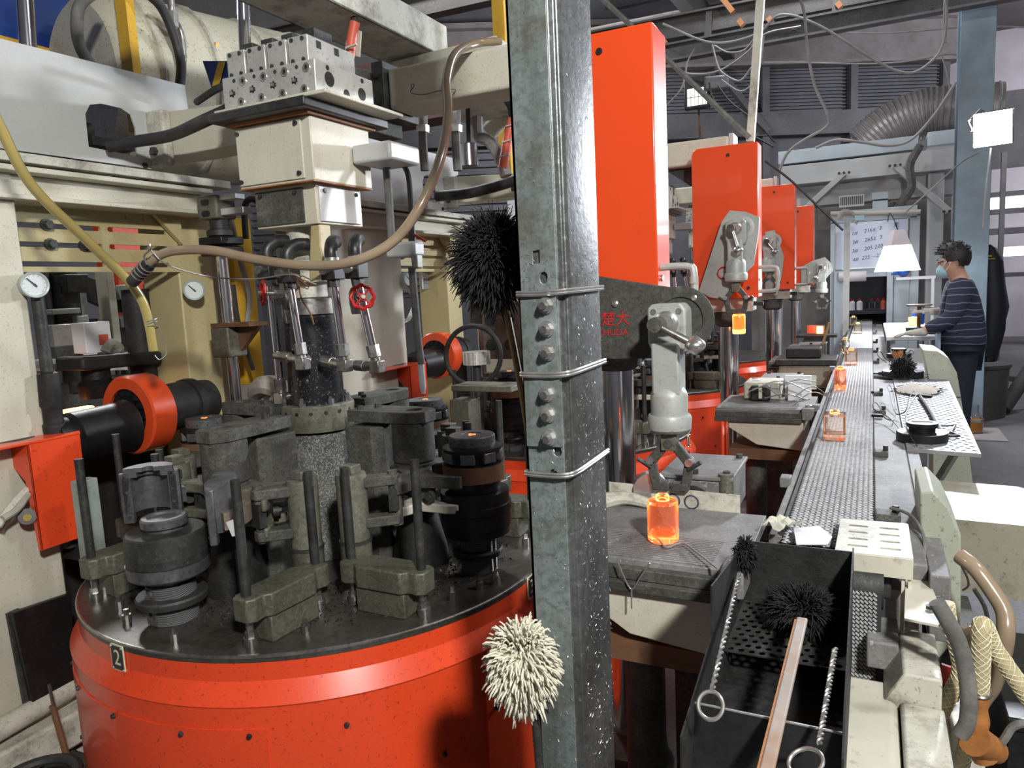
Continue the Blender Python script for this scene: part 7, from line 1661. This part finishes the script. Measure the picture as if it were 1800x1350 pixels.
S = {'pelvis': hip, 'waist': Vector((hip.x + 0.005, WY, 1.10)), 'chest': Vector((hip.x - 0.01, WY, 1.30)), 'neckb': wv(1690, 492), 'neck': wv(1682, 482), 'head': wv(1673, 468), 'crown': wv(1671, 446)}
LS = wv(1690, 505, -0.17); LE = wv(1674, 562, -0.22); LW = wv(1618, 584, -0.20)
RS = wv(1684, 503, 0.17); RE = wv(1668, 545, 0.25); RW_ = wv(1646, 548, 0.22)
HL = Vector((hip.x, WY - 0.09, 0.93)); KL = Vector((hip.x - 0.01, WY - 0.10, 0.50)); FL_ = Vector((hip.x, WY - 0.10, 0.07)); TL = Vector((hip.x - 0.14, WY - 0.11, 0.04))
HR = Vector((hip.x, WY + 0.09, 0.93)); KR = Vector((hip.x - 0.02, WY + 0.10, 0.50)); FR = Vector((hip.x - 0.01, WY + 0.10, 0.07)); TR_ = Vector((hip.x - 0.15, WY + 0.11, 0.04))
bp_ = [S['pelvis'], S['waist'], S['chest'], S['neckb'], S['neck'], S['head'], S['crown'], LS, LE, LW, RS, RE, RW_, HL, KL, FL_, TL, HR, KR, FR, TR_]
be = [(0, 1), (1, 2), (2, 3), (3, 4), (4, 5), (5, 6), (2, 7), (7, 8), (8, 9), (2, 10), (10, 11), (11, 12), (0, 13), (13, 14), (14, 15), (15, 16), (0, 17), (17, 18), (18, 19), (19, 20)]
br_ = [0.11, 0.11, 0.13, 0.062, 0.056, 0.085, 0.075, 0.06, 0.045, 0.032, 0.06, 0.045, 0.032, 0.08, 0.06, 0.045, 0.035, 0.08, 0.06, 0.045, 0.035]
WK = skin('person', bp_, be, br_, 'skin', label='worker in a dark striped sweater and face mask bending over the inspection table', cat='person')
skin('sweater', [S['pelvis'] + Vector((0, 0, -0.09)), S['waist'], S['chest'], S['neckb'] + Vector((0, 0, -0.025)), LS, LE, LW + (LE - LW) * 0.12, RS, RE, RW_ + (RE - RW_) * 0.12], [(0, 1), (1, 2), (2, 3), (2, 4), (4, 5), (5, 6), (2, 7), (7, 8), (8, 9)],
     [(0.165, 0.17), (0.155, 0.17), (0.155, 0.175), 0.075, 0.085, 0.062, 0.048, 0.085, 0.062, 0.048], 'striped_shirt', WK)
skin('trousers', [S['pelvis'] + Vector((0, 0, 0.05)), HL, KL, FL_ + Vector((0, 0, 0.03)), HR, KR, FR + Vector((0, 0, 0.03))], [(0, 1), (1, 2), (2, 3), (0, 4), (4, 5), (5, 6)], [0.125, 0.10, 0.078, 0.062, 0.10, 0.078, 0.062], 'denim', WK)
put('apron', B().box((hip.x - 0.16, WY - 0.16, 0.35), (hip.x - 0.135, WY + 0.16, 1.15)), 'apron', WK, bevel=0.01)
# head details: face looks left and down
fd = Vector((-0.90, 0.30, -0.30)).normalized(); ls = Vector((-0.3, -0.92, 0)).normalized(); up = ls.cross(fd) * -1
if up.z < 0: up = -up
HC = S['head'].lerp(S['crown'], 0.45)
def hp(f, l, u): return HC + fd * f + ls * l + up * u
b = B(); R = random.Random(31)
def ell(c, rx, ry, rz, ax, n=18, m=12, keep=None):
    bb = B(); X, Y, Z = ax; idx = {}
    for j in range(m + 1):
        th = math.pi * j / m
        for i in range(n):
            ph = 2 * math.pi * i / n; d = Vector((math.sin(th) * math.cos(ph), math.sin(th) * math.sin(ph), math.cos(th)))
            bb.v.append(c + X * (d.x * rx) + Y * (d.y * ry) + Z * (d.z * rz))
    for j in range(m):
        for i in range(n):
            q = [j * n + i, j * n + (i + 1) % n, (j + 1) * n + (i + 1) % n, (j + 1) * n + i]
            if keep is None or keep(sum((bb.v[k] for k in q), Vector()) / 4 - c): bb.f.append(q)
    return bb
hair = ell(hp(-0.018, 0, 0.018), 0.112, 0.099, 0.112, (fd, ls, up), 28, 22, keep=lambda d: d.dot(up) > (-0.088 if d.dot(fd) < -0.045 else (-0.035 if d.dot(fd) < 0.02 else 0.035 + d.dot(fd) * 0.25)))
for i in range(420):
    v = Vector((R.gauss(0, 1), R.gauss(0, 1), R.gauss(0, 1))).normalized(); c = hp(-0.018, 0, 0.022)
    q = fd * (v.x * 0.108) + ls * (v.y * 0.094) + up * (v.z * 0.108)
    if q.dot(up) < -0.02 or (q.dot(fd) > 0.06 and q.dot(up) < 0.05): continue
    tip = q * R.uniform(1.05, 1.14) + fd * R.uniform(-0.01, 0.03) + up * R.uniform(-0.01, 0.015); hair.tube([c + q * 0.97, c + q * 1.06, c + tip], 0.004, 4, rf=lambda z: 1 - 0.7 * z)
put('hair', hair, 'hair', WK, join=True)
put('face_mask', ell(hp(0.062, 0, -0.055), 0.048, 0.066, 0.052, (fd, ls, up), 16, 10), 'mask', WK)
put('mask_loop', B().tube(spline([hp(0.055, 0.062, -0.04), hp(0.02, 0.088, -0.01), hp(-0.01, 0.092, 0.0), hp(-0.005, 0.09, -0.03), hp(0.05, 0.062, -0.07)], 5), 0.0025, 5), 'white_plastic', WK)
put('ear', ell(hp(-0.008, 0.086, -0.005), 0.018, 0.009, 0.03, (fd, ls, up), 12, 8), 'skin', WK)
put('nose', ell(hp(0.080, 0, 0.0), 0.02, 0.012, 0.022, (fd, ls, up), 10, 8), 'skin', WK)
put('brow', B().tube([hp(0.066, 0.055, 0.03), hp(0.078, 0.02, 0.033)], 0.005, 5), 'hair', WK)
put('eye', ell(hp(0.070, 0.035, 0.012), 0.006, 0.012, 0.006, (fd, ls, up), 8, 6), 'ink', WK)
def gloved(w, d, label, side):
    d = Vector(d).normalized(); s = Vector((0, 0, 1)).cross(d).normalized() * side; n = d.cross(s)
    P = [w - d * 0.05, w + d * 0.03, w + d * 0.075]; E = [(0, 1), (1, 2)]; Rr = [0.036, (0.044, 0.026), (0.042, 0.022)]
    for i, (o, L) in enumerate(((-0.032, 0.07), (-0.011, 0.085), (0.011, 0.08), (0.032, 0.062))):
        a = len(P); P += [w + d * 0.085 + s * o, w + d * (0.085 + L * 0.55) + s * o * 1.15 + Vector((0, 0, -0.008)), w + d * (0.085 + L) + s * o * 1.2 + Vector((0, 0, -0.022))]; E += [(2, a), (a, a + 1), (a + 1, a + 2)]; Rr += [0.0115, 0.0105, 0.009]
    a = len(P); P += [w + d * 0.045 - s * 0.045, w + d * 0.08 - s * 0.068 + Vector((0, 0, -0.01))]; E += [(1, a), (a, a + 1)]; Rr += [0.0125, 0.0105]
    return skin('glove', P, E, Rr, 'glove', WK, 1)
gloved(LW, (-0.93, 0.15, -0.08), 'left', 1)
gloved(RW_, (-0.9, 0.25, 0.08), 'right', -1)

# jacket hung on the column, bottle and floor clutter behind the worker
t = thing('hung_jacket', 'dark navy work jacket with yellow lining hanging behind the worker', 'jacket', loc=(0, 0, 0))
JY = 8.42; J = lambda x, y, d=0: at(x, y, Y=JY + d)
rings = [(430, 1738, 1742, .03), (436, 1732, 1752, .05), (460, 1724, 1763, .08), (500, 1718, 1768, .10), (540, 1720, 1772, .11), (580, 1716, 1766, .11), (610, 1714, 1760, .10), (635, 1716, 1752, .08)]
b = B(); n = 14
R = random.Random(9)
for (y, x0, x1, dp) in rings:
    c = (J(x0, y) + J(x1, y)) / 2; w = (J(x1, y) - J(x0, y)).length / 2
    for i in range(n):
        a = 2 * math.pi * i / n; f = 1 + 0.10 * math.sin(5 * a + y * 0.05); b.v.append(c + Vector((w * math.cos(a) * f, dp * math.sin(a) * f, 0)))
for k in range(len(rings) - 1):
    for i in range(n): b.f.append([k * n + i, (k + 1) * n + i, (k + 1) * n + (i + 1) % n, k * n + (i + 1) % n])
b.f.append(list(range(n))); b.f.append([(len(rings) - 1) * n + i for i in range(n)][::-1])
put('jacket_body', b, 'jacket', t, ang=80)
put('jacket_sleeve', B().tube(spline([J(1726, 470, -0.1), J(1722, 520, -0.13), J(1728, 580, -0.13), J(1732, 625, -0.1)], 5), 0.055, 10), 'jacket', t)
put('yellow_lining', B().prism([J(1726, 440, -0.06), J(1734, 428, -0.06), J(1730, 450, -0.09), J(1727, 470, -0.1), J(1716, 488, -0.1), J(1715, 465, -0.08)], (0, 0.01, 0)), 'jacket_yellow', t)
for i in range(2): put('badge_mark', B().cb(J(1740 + i * 3, 450 + i * 5, -0.115), (0.03 + 0.03 * i, 0.004, 0.018 - 0.008 * i)), 'jacket_yellow', t)
put('coat_hook', B().bar(J(1716, 420, 0.0), J(1738, 426, 0.0), 0.01, 0.01), 'iron', t)
t = thing('floor_bottle', 'glass bottle of orange liquid standing on the floor behind the worker', 'bottle', loc=at(1712, 762, Z=0.0) + Vector((0, 0, 0.012)))
put('bottle_glass', B().lathe((0, 0, 0), [(0, 0), (0, 0.075), (0.13, 0.078), (0.19, 0.035), (0.26, 0.032), (0.26, 0.028), (0.19, 0.03), (0.125, 0.072), (0.005, 0.07), (0.005, 0)], 20), 'beer_glass', t)
put('liquid', B().lathe((0, 0, 0.006), [(0, 0), (0, 0.069), (0.10, 0.069), (0.10, 0)], 20), 'orange_liquid', t)
put('floor_board', B().box((0.70, 7.55, 0), (1.10, 8.15, 0.012)), 'beam_pale', label='thin board on the floor under the orange bottle', cat='board')
put('bin_drum', B().lathe((0.98, 8.9, 0), [(0, 0), (0, 0.28), (0.5, 0.30), (0.52, 0.32), (0.55, 0.32), (0.55, 0)], 24), 'roof_dark', label='dark drum on the floor behind the hung jacket', cat='drum')
put('leaning_pipe', B().tube([(1.25, 9.0, 0.05), (1.55, 9.4, 0.45)], 0.07, 12), 'roof_dark', label='dark pipe leaning beside the drum', cat='pipe')
put('pipe_ring', B().tube([Vector((1.75 + 0.09 * math.cos(i * math.pi / 10), 9.6, 0.28 + 0.11 * math.sin(i * math.pi / 10))) for i in range(20)], 0.03, 8, closed=True), 'roof_beam', label='grey ring standing on the floor at the right edge', cat='ring')
put('floor_rail', B().bar((1.1, 9.2, 0.42), (1.9, 9.6, 0.14), 0.05, 0.05), 'roof_beam', label='slanting grey rail behind the drum', cat='rail')
# ================================================================ the same press again, second to fourth along the line
for k in (1, 2, 3):
    o_ = (0, 2 * k, 0); w = ORD[k]
    dup(TABLE, o_, 'red round mould table of the %s press' % w, skip=('scale_debris',))
    dup(COLUMN, o_, 'centre column with drilled flange of the %s press' % w)
    if k < 3:
        0 and dup(COLUMN, o_, 'centre column with drilled flange of the %s press' % w)
        for th, lab in ((-94, 'front'), (-1, 'right-hand'), (86, 'rear')):
            dup(proto['mould'], o_, 'closed black mould at the %s side of the %s press table' % (lab, w), rz=math.radians(th))
            dup(proto['tongs'], o_, 'mould tongs at the %s side of the %s press' % (lab, w), rz=math.radians(th))
            dup(proto['pl'], o_, 'actuator post left of the %s mould of the %s press' % (lab, w), rz=math.radians(th))
            dup(proto['pr'], o_, 'actuator post right of the %s mould of the %s press' % (lab, w), rz=math.radians(th))
    dup(HEAD, o_, 'cream valve head of the %s press' % w)
    dup(MANI, o_, 'metal valve manifold on the %s press head' % w)
    if k == 1: XB = crossbeam(); XB.location = o_; XB['label'] = 'cream crossbeam of the second press'
    else: dup(XB, (0, 2 * k - 2, 0), 'cream crossbeam of the %s press' % w)
    if k < 3:
        dup(LARM, o_, 'cream box arm joining the %s press frame to its head' % w)
        dup(FRAME, o_, 'cream frame with slotted window of the %s press' % w)
        dup(SHAFT, o_, 'black roller shaft with orange guard ring of the %s press' % w)
        dup(GUARD, o_, 'red folded guard cover of the %s press frame' % w)
        dup(LIFT, o_, 'chrome guide rod with couplings of the %s press' % w)
        dup(GA, o_, 'round pressure gauge on the frame post of the %s press' % w)
        for i, P in enumerate(PIPES): dup(P, o_, 'chrome pipe of the %s press, %s' % (w, ['left front', 'right front', 'leftmost', 'rightmost'][i]))

# ---- details in the gap between the first and second press
t = thing('air_pipe', 'grey vertical pipe with a white hollow bracket left of the black mop', 'pipe', loc=(0, 0, 0))
YA = 1.95; Q = lambda x, y, d=0: at(x, y, Y=YA + d)
put('ribbed_hose', B().tube(spline([Q(676, 262), Q(683, 340), Q(688, 420)], 6), 0.0125, 12), 'grey_hose', t)
put('black_cap', B().cyl(Q(676, 268), Q(675, 258), 0.018, n=10), 'iron', t)
put('pipe', B().tube([Q(724, 470), Q(735, 600), Q(741, 640)], 0.012, 14), 'grey_hose', t)
put('pipe_tip', B().tube([Q(738, 620), Q(743, 680), Q(744, 692)], 0.0105, 14, rf=lambda q: 1 - 0.4 * max(0, q - 0.9) * 10), 'white_plastic', t)
c = Q(712, 440); put('white_bracket', B().box((c.x - 0.055, c.y - 0.03, c.z - 0.022), (c.x + 0.055, c.y + 0.03, c.z + 0.025)), 'white_paint', t, bevel=0.008)
put('bracket_arm', B().cb(Q(733, 458), (0.022, 0.036, 0.05)), 'cast_grey', t, bevel=0.005)
put('red_tap', B().bar(Q(728, 412), Q(748, 424), 0.012, 0.006), 'red_valve', t)
put('tap_body', B().cyl(Q(724, 405), Q(725, 430), 0.012, n=10), 'iron', t)
put('curved_cable', B().tube(spline([at(632, 258, Y=1.95), at(650, 272, Y=1.98), at(690, 275, Y=1.99), at(715, 300, Y=1.98), at(722, 350, Y=1.96), at(724, 405, Y=1.95)], 8), 0.0088, 10), 'rubber', label='glossy black cable arching down beside the white cover plate', cat='cable')
put('wire_coil', B().tube(spline([at(708 + (18 + 4 * math.sin(i)) * math.cos(i * 0.9), 535 + (30 + 5 * math.cos(i * 1.7)) * math.sin(i * 0.9), X=-2.55) for i in range(40)], 4), 0.003, 5), 'wire', label='coil of white wire hanging in the second frame window', cat='wire coil')
t = thing('notice_card', 'white card with writing pinned in the second frame window', 'card', loc=(0, 0, 0))
cc = at(749, 490, X=-2.55)
put('card', B().cb(cc, (0.004, 0.10, 0.13)), 'whiteboard', t)
for i in range(4): put('scribble', B().tube(spline([cc + Vector((0.004, -0.035 + 0.012 * q + 0, 0.035 - i * 0.022 + 0.005 * (q % 2))) for q in range(6)], 3), 0.0012, 4), 'ink', t)
put('rubber_ring', B().tube(spline([at(832 + 48 * math.cos(a), 625 + 52 * math.sin(a), Y=2.75) for a in [i * math.pi / 10 for i in range(20)]], 3, True), 0.011, 10, closed=True), 'rubber', label='big black rubber hose ring standing behind the nearest table', cat='hose ring')
t = thing('bolted_block', 'pale bolted flange block left of the wooden mop stick', 'block', loc=(0, 0, 0))
bc = at(880, 580, Y=3.1)
put('block', B().box((bc.x - 0.10, 3.1, bc.z - 0.14), (bc.x + 0.12, 3.25, bc.z + 0.13)), 'mould_rust', t, bevel=0.006)
for dx in (-0.05, 0.05):
    for dz in (-0.07, 0.05): put('block_bolt', B().cyl((bc.x + dx, 3.1, bc.z + dz), (bc.x + dx, 3.085, bc.z + dz), 0.028, n=6), 'iron', t)
t = thing('fluted_pulley', 'small fluted white pulley on a dark shaft behind the nearest table', 'pulley', loc=at(838, 640, Y=3.0))
put('pulley', B().lathe((0, 0, 0), [(0, 0), (0, 0.06), (0.06, 0.06), (0.06, 0)], 24), 'bright_alu', t)
for i in range(16): a = i * math.pi / 8; put('flute', B().cb((0.06 * math.cos(a), 0.06 * math.sin(a), 0.03), (0.012, 0.010, 0.06), rz=a), 'bright_alu', t)
put('shaft', B().cyl((0, 0, -0.6), (0, 0, 0), 0.02, n=12), 'iron', t)
t = thing('stone_pedestal', 'pale block pedestal behind the nearest press moulds', 'pedestal', loc=(0, 0, 0))
pc = at(808, 745, Y=2.6)
put('block', B().box((pc.x - 0.045, 2.6, 0), (pc.x + 0.05, 2.7, pc.z + 0.10)), 'iron_olive', t, bevel=0.004)
put('slab', B().box((pc.x - 0.02, 2.58, pc.z + 0.14), (pc.x + 0.26, 2.72, pc.z + 0.165)), 'iron_olive', t, bevel=0.004)
t = thing('overhead_pipework', 'tangle of steel hose fittings, red taped cable and foil pipe hung below the crossbeam', 'pipework', loc=(0, 0, 0))
r0, r1 = at(735, 178, Y=2.9), at(960, 128, Y=2.9)
put('carrier_beam', B().bar(r0, r1, 0.9, 0.05, up=(0, 0, 1)), 'dirty_white', t, bevel=0.004)
put('hanger_rod', B().cyl(r1 + Vector((-0.02, 0, 0)), Vector((r1.x - 0.02, r1.y, 6.4)), 0.012, n=8), 'iron', t)
for i, x in enumerate((742, 800)):
    put('hose_fitting', B().cyl(at(x, 172, Y=2.6), at(x + 1, 228, Y=2.6), 0.021, n=8), 'zinc', t)
    put('fitting_nut', B().cyl(at(x + 1, 220, Y=2.6), at(x + 1, 232, Y=2.6), 0.026, n=6), 'zinc', t)
    put('braided_hose', B().tube(spline([at(x + 1, 230, Y=2.6), at(x + 2, 262, Y=2.6), at(x + 5, 300, Y=2.6)], 4), 0.018, 10), 'grey_hose', t)
tc_ = put('red_wrapped_cable', B().tube([at(884, 295, Y=3.0), at(893, 240, Y=3.0), at(902, 205, Y=3.0)], 0.022, 12), 'red_tape', t, label='cable wrapped in red tape')
for y in (222, 250, 276): put('string_tie', B().tube([at(898 - (y - 222) * 0.22 - 9, y, Y=2.97), at(898 - (y - 222) * 0.22 + 9, y - 5, Y=2.97)], 0.004, 5), 'paper', tc_)
put('black_tail', B().tube(spline([at(902, 205, Y=3.0), at(898, 185, Y=2.95), at(882, 162, Y=2.9)], 4), 0.02, 10), 'rubber', t)
put('cable_track', B().tube(spline([at(838, 175, Y=3.2), at(840, 235, Y=3.3), at(862, 250, Y=3.3), at(880, 280, Y=3.3), at(890, 310, Y=3.3)], 6), 0.03, 8), 'cable_grey', t)
put('foil_pipe', B().tube(spline([at(915, 165, Y=3.3), at(905, 195, Y=3.4), at(880, 212, Y=3.4), at(860, 232, Y=3.4)], 5), 0.045, 12), 'insulation', t)
put('canister', B().lathe(at(825, 292, Y=3.2), [(0, 0), (0, 0.045), (0.10, 0.045), (0.105, 0.04), (0.105, 0)], 20), 'chrome', t)
put('canister_strap', B().bar(at(824, 262, Y=3.2), at(822, 175, Y=3.0), 0.02, 0.01), 'iron', t)
put('second_strut', B().tube(spline([at(768, 345, Y=3.6), at(820, 340, Y=3.6), at(870, 328, Y=3.6), at(920, 312, Y=3.6)], 6), 0.03, 12), 'rubber', label='thick black hose bending to the second press head', cat='hose')
put('yellow_post', B().box((-2.1, 4.2, 2.2), (-2.02, 4.26, 3.4)), 'yellow_paint', label='yellow upright bar beyond the crossbeam', cat='bar')
put('maroon_beam', B().box((-4.6, 6.0, 3.15), (-2.85, 6.3, 3.75)), 'maroon', label='dull maroon overhead beam beyond the crossbeam', cat='beam')

# ================================================================ second production line seen through the frame windows
LX = -4.6
t = thing('far_red_cover', 'red cover box of the far line seen through the frame window', 'cover', loc=(0, 0, 0))
put('shell', B().box((LX - 0.1, 3.25, 1.5), (LX + 0.1, 3.62, 2.3)), 'red', t, bevel=0.004)
t = thing('far_manipulator', 'grey take-out arm of the far line seen through the frame window', 'take-out arm', loc=(0, 0, 0))
c = at(195, 515, X=-4.2)
put('swing_plate', B().plate([(c.y - 0.16, c.z + 0.10), (c.y + 0.20, c.z - 0.02), (c.y + 0.18, c.z - 0.13), (c.y - 0.02, c.z - 0.12), (c.y - 0.16, c.z - 0.05)][::-1], [], (-4.2, 0, 0), (0, 1, 0), (0, 0, 1), (0.03, 0, 0)), 'iron', t, bevel=0.004)
put('arm_tube', B().cb((-4.13, c.y + 0.06, c.z - 0.18), (0.06, 0.06, 0.30)), 'cast_grey', t, bevel=0.006)
put('hub_block', B().cb((-4.13, c.y + 0.05, c.z), (0.07, 0.09, 0.09)), 'cast_grey', t, bevel=0.008)
put('gripper', B().cb((-4.13, c.y + 0.06, c.z - 0.37), (0.07, 0.10, 0.10)), 'iron', t, bevel=0.01)
t = thing('far_press', 'dark cluttered press of the far line seen through the frame window', 'press', loc=(0, 0, 0))
put('press_bed', B().box((-4.45, 2.1, 0), (-3.95, 3.6, 1.16)), 'iron_dusty', t, bevel=0.01)
put('cover_column', B().cyl((LX, 3.43, 0), (LX, 3.43, 1.5), 0.05, n=16), 'chrome', t)
Fp = lambda x, y: at(x, y, X=-4.0)
for px, y0, y1, r, m in ((108, 660, 478, 0.075, 'iron'), (75, 660, 480, 0.03, 'mould_grey'), (133, 655, 520, 0.04, 'cast_grey'), (150, 655, 560, 0.05, 'iron'), (282, 640, 480, 0.045, 'iron'), (262, 640, 500, 0.035, 'mould_grey'), (298, 645, 540, 0.04, 'iron_dusty'), (215, 650, 575, 0.03, 'iron')):
    a_ = Fp(px, y1); put('press_column', B().lathe((a_.x, a_.y, 0), [(1.1, 0), (1.1, r * 1.2), (a_.z * 0.45 + 0.66, r * 1.2), (a_.z * 0.45 + 0.67, r), (a_.z, r), (a_.z, 0)], 16), m, t)
for px, py, w, h, m in ((90, 590, .12, .12, 'bright_alu'), (100, 618, .16, .07, 'mould_grey'), (125, 570, .07, .09, 'cast_grey'), (130, 620, .13, .06, 'white_plastic'), (178, 540, .05, .42, 'cream'), (115, 500, .13, .10, 'iron'), (95, 548, .16, .03, 'cast_grey'), (150, 595, .12, .10, 'iron'),
                    (225, 590, .06, .12, 'iron'), (240, 610, .10, .05, 'mould_grey'), (272, 560, .10, .10, 'mould_grey'), (290, 610, .16, .05, 'bright_alu'), (283, 525, .14, .05, 'iron'), (80, 635, .14, .03, 'white_plastic'), (112, 640, .2, .03, 'cast_grey'), (205, 635, .3, .03, 'bright_alu')):
    c_ = Fp(px, py) + Vector((0.06, 0, 0)); put('machine_block', B().cb(c_, (0.10, w, h)), m, t, bevel=0.006)
for px in (168, 195, 208, 222): a_ = Fp(px, 560); put('guide_rod', B().cyl((a_.x, a_.y, 1.1), a_, 0.011, n=8), 'iron', t)
put('panel_edge', B().bar(Fp(60, 652), Fp(300, 645), 0.06, 0.02), 'bright_alu', t)
t = thing('button_console', 'grey control panel with rows of round buttons behind the orange guard ring', 'control panel', loc=(0, 0, 0))
c = at(290, 650, X=-3.1)
put('panel', B().box((-3.13, c.y - 0.14, c.z - 0.07), (-3.1, c.y + 0.12, c.z + 0.06)), 'bright_alu', t, bevel=0.003)
for j in range(2):
    for i in range(5): put('button', B().cyl((-3.1, c.y - 0.10 + i * 0.047, c.z - 0.035 + j * 0.05), (-3.085, c.y - 0.10 + i * 0.047, c.z - 0.035 + j * 0.05), 0.014, n=12), 'white_plastic', t)
put('console_stand', B().box((-3.13, c.y - 0.03, 0), (-3.105, c.y + 0.03, c.z - 0.07)), 'iron', t)
t = thing('white_canister', 'white printed tin standing on the sooty bench in the window', 'tin', loc=at(165, 620, X=-2.75))
put('tin', B().box((-0.04, -0.055, 0), (0.04, 0.055, 0.12)), 'white_plastic', t, bevel=0.004)
put('print', B().box((0.0405, 0.0, 0.03), (0.0415, 0.04, 0.07)), 'red_tape', t)
put('cloth_tuft', B().tube(spline([at(185, 620, X=-2.7), at(195, 605, X=-2.7), at(208, 612, X=-2.7), at(200, 625, X=-2.7)], 4), 0.022, 8), 'cloth', label='cream glove lying beside the white tin', cat='glove')
t = thing('sooty_bench', 'sooty black bench arm in front of the furnace mouth', 'bench', loc=(0, 0, 0))
p0, p1 = at(120, 640, X=-2.62), at(262, 628, X=-2.62)
put('bench_top', B().bar(p0, p1, 0.16, 0.05), 'soot', t, bevel=0.01)
put('sooty_column', B().cyl((-2.62, p1.y - 0.03, 0.9), (-2.62, p1.y - 0.03, 1.62), 0.05, n=16), 'soot', t)
put('hanging_drum', B().lathe((-2.62, p0.y + 0.10, 1.22), [(0, 0), (0, 0.06), (0.05, 0.07), (0.07, 0.05), (0.13, 0.05), (0.13, 0)], 18), 'mould_black', t)
t = thing('furnace_mouth', 'glowing furnace mouth behind the black roller', 'furnace', loc=(0, 0, 0))
g = at(138, 722, X=-2.66)
put('hot_slot', B().box((-2.68, g.y - 0.055, g.z - 0.012), (-2.64, g.y + 0.055, g.z + 0.012)), 'hot_gob', t, bevel=0.008)
put('sill', B().box((-2.72, g.y - 0.14, g.z - 0.05), (-2.6, g.y + 0.22, g.z - 0.014)), 'rust_tape', t, bevel=0.004)
put('cheek', B().box((-2.72, g.y - 0.16, g.z - 0.05), (-2.6, g.y - 0.12, g.z + 0.17)), 'rust', t, bevel=0.004)
put('base', B().box((-2.75, g.y - 0.16, 0), (-2.6, g.y + 0.22, g.z - 0.05)), 'soot', t)
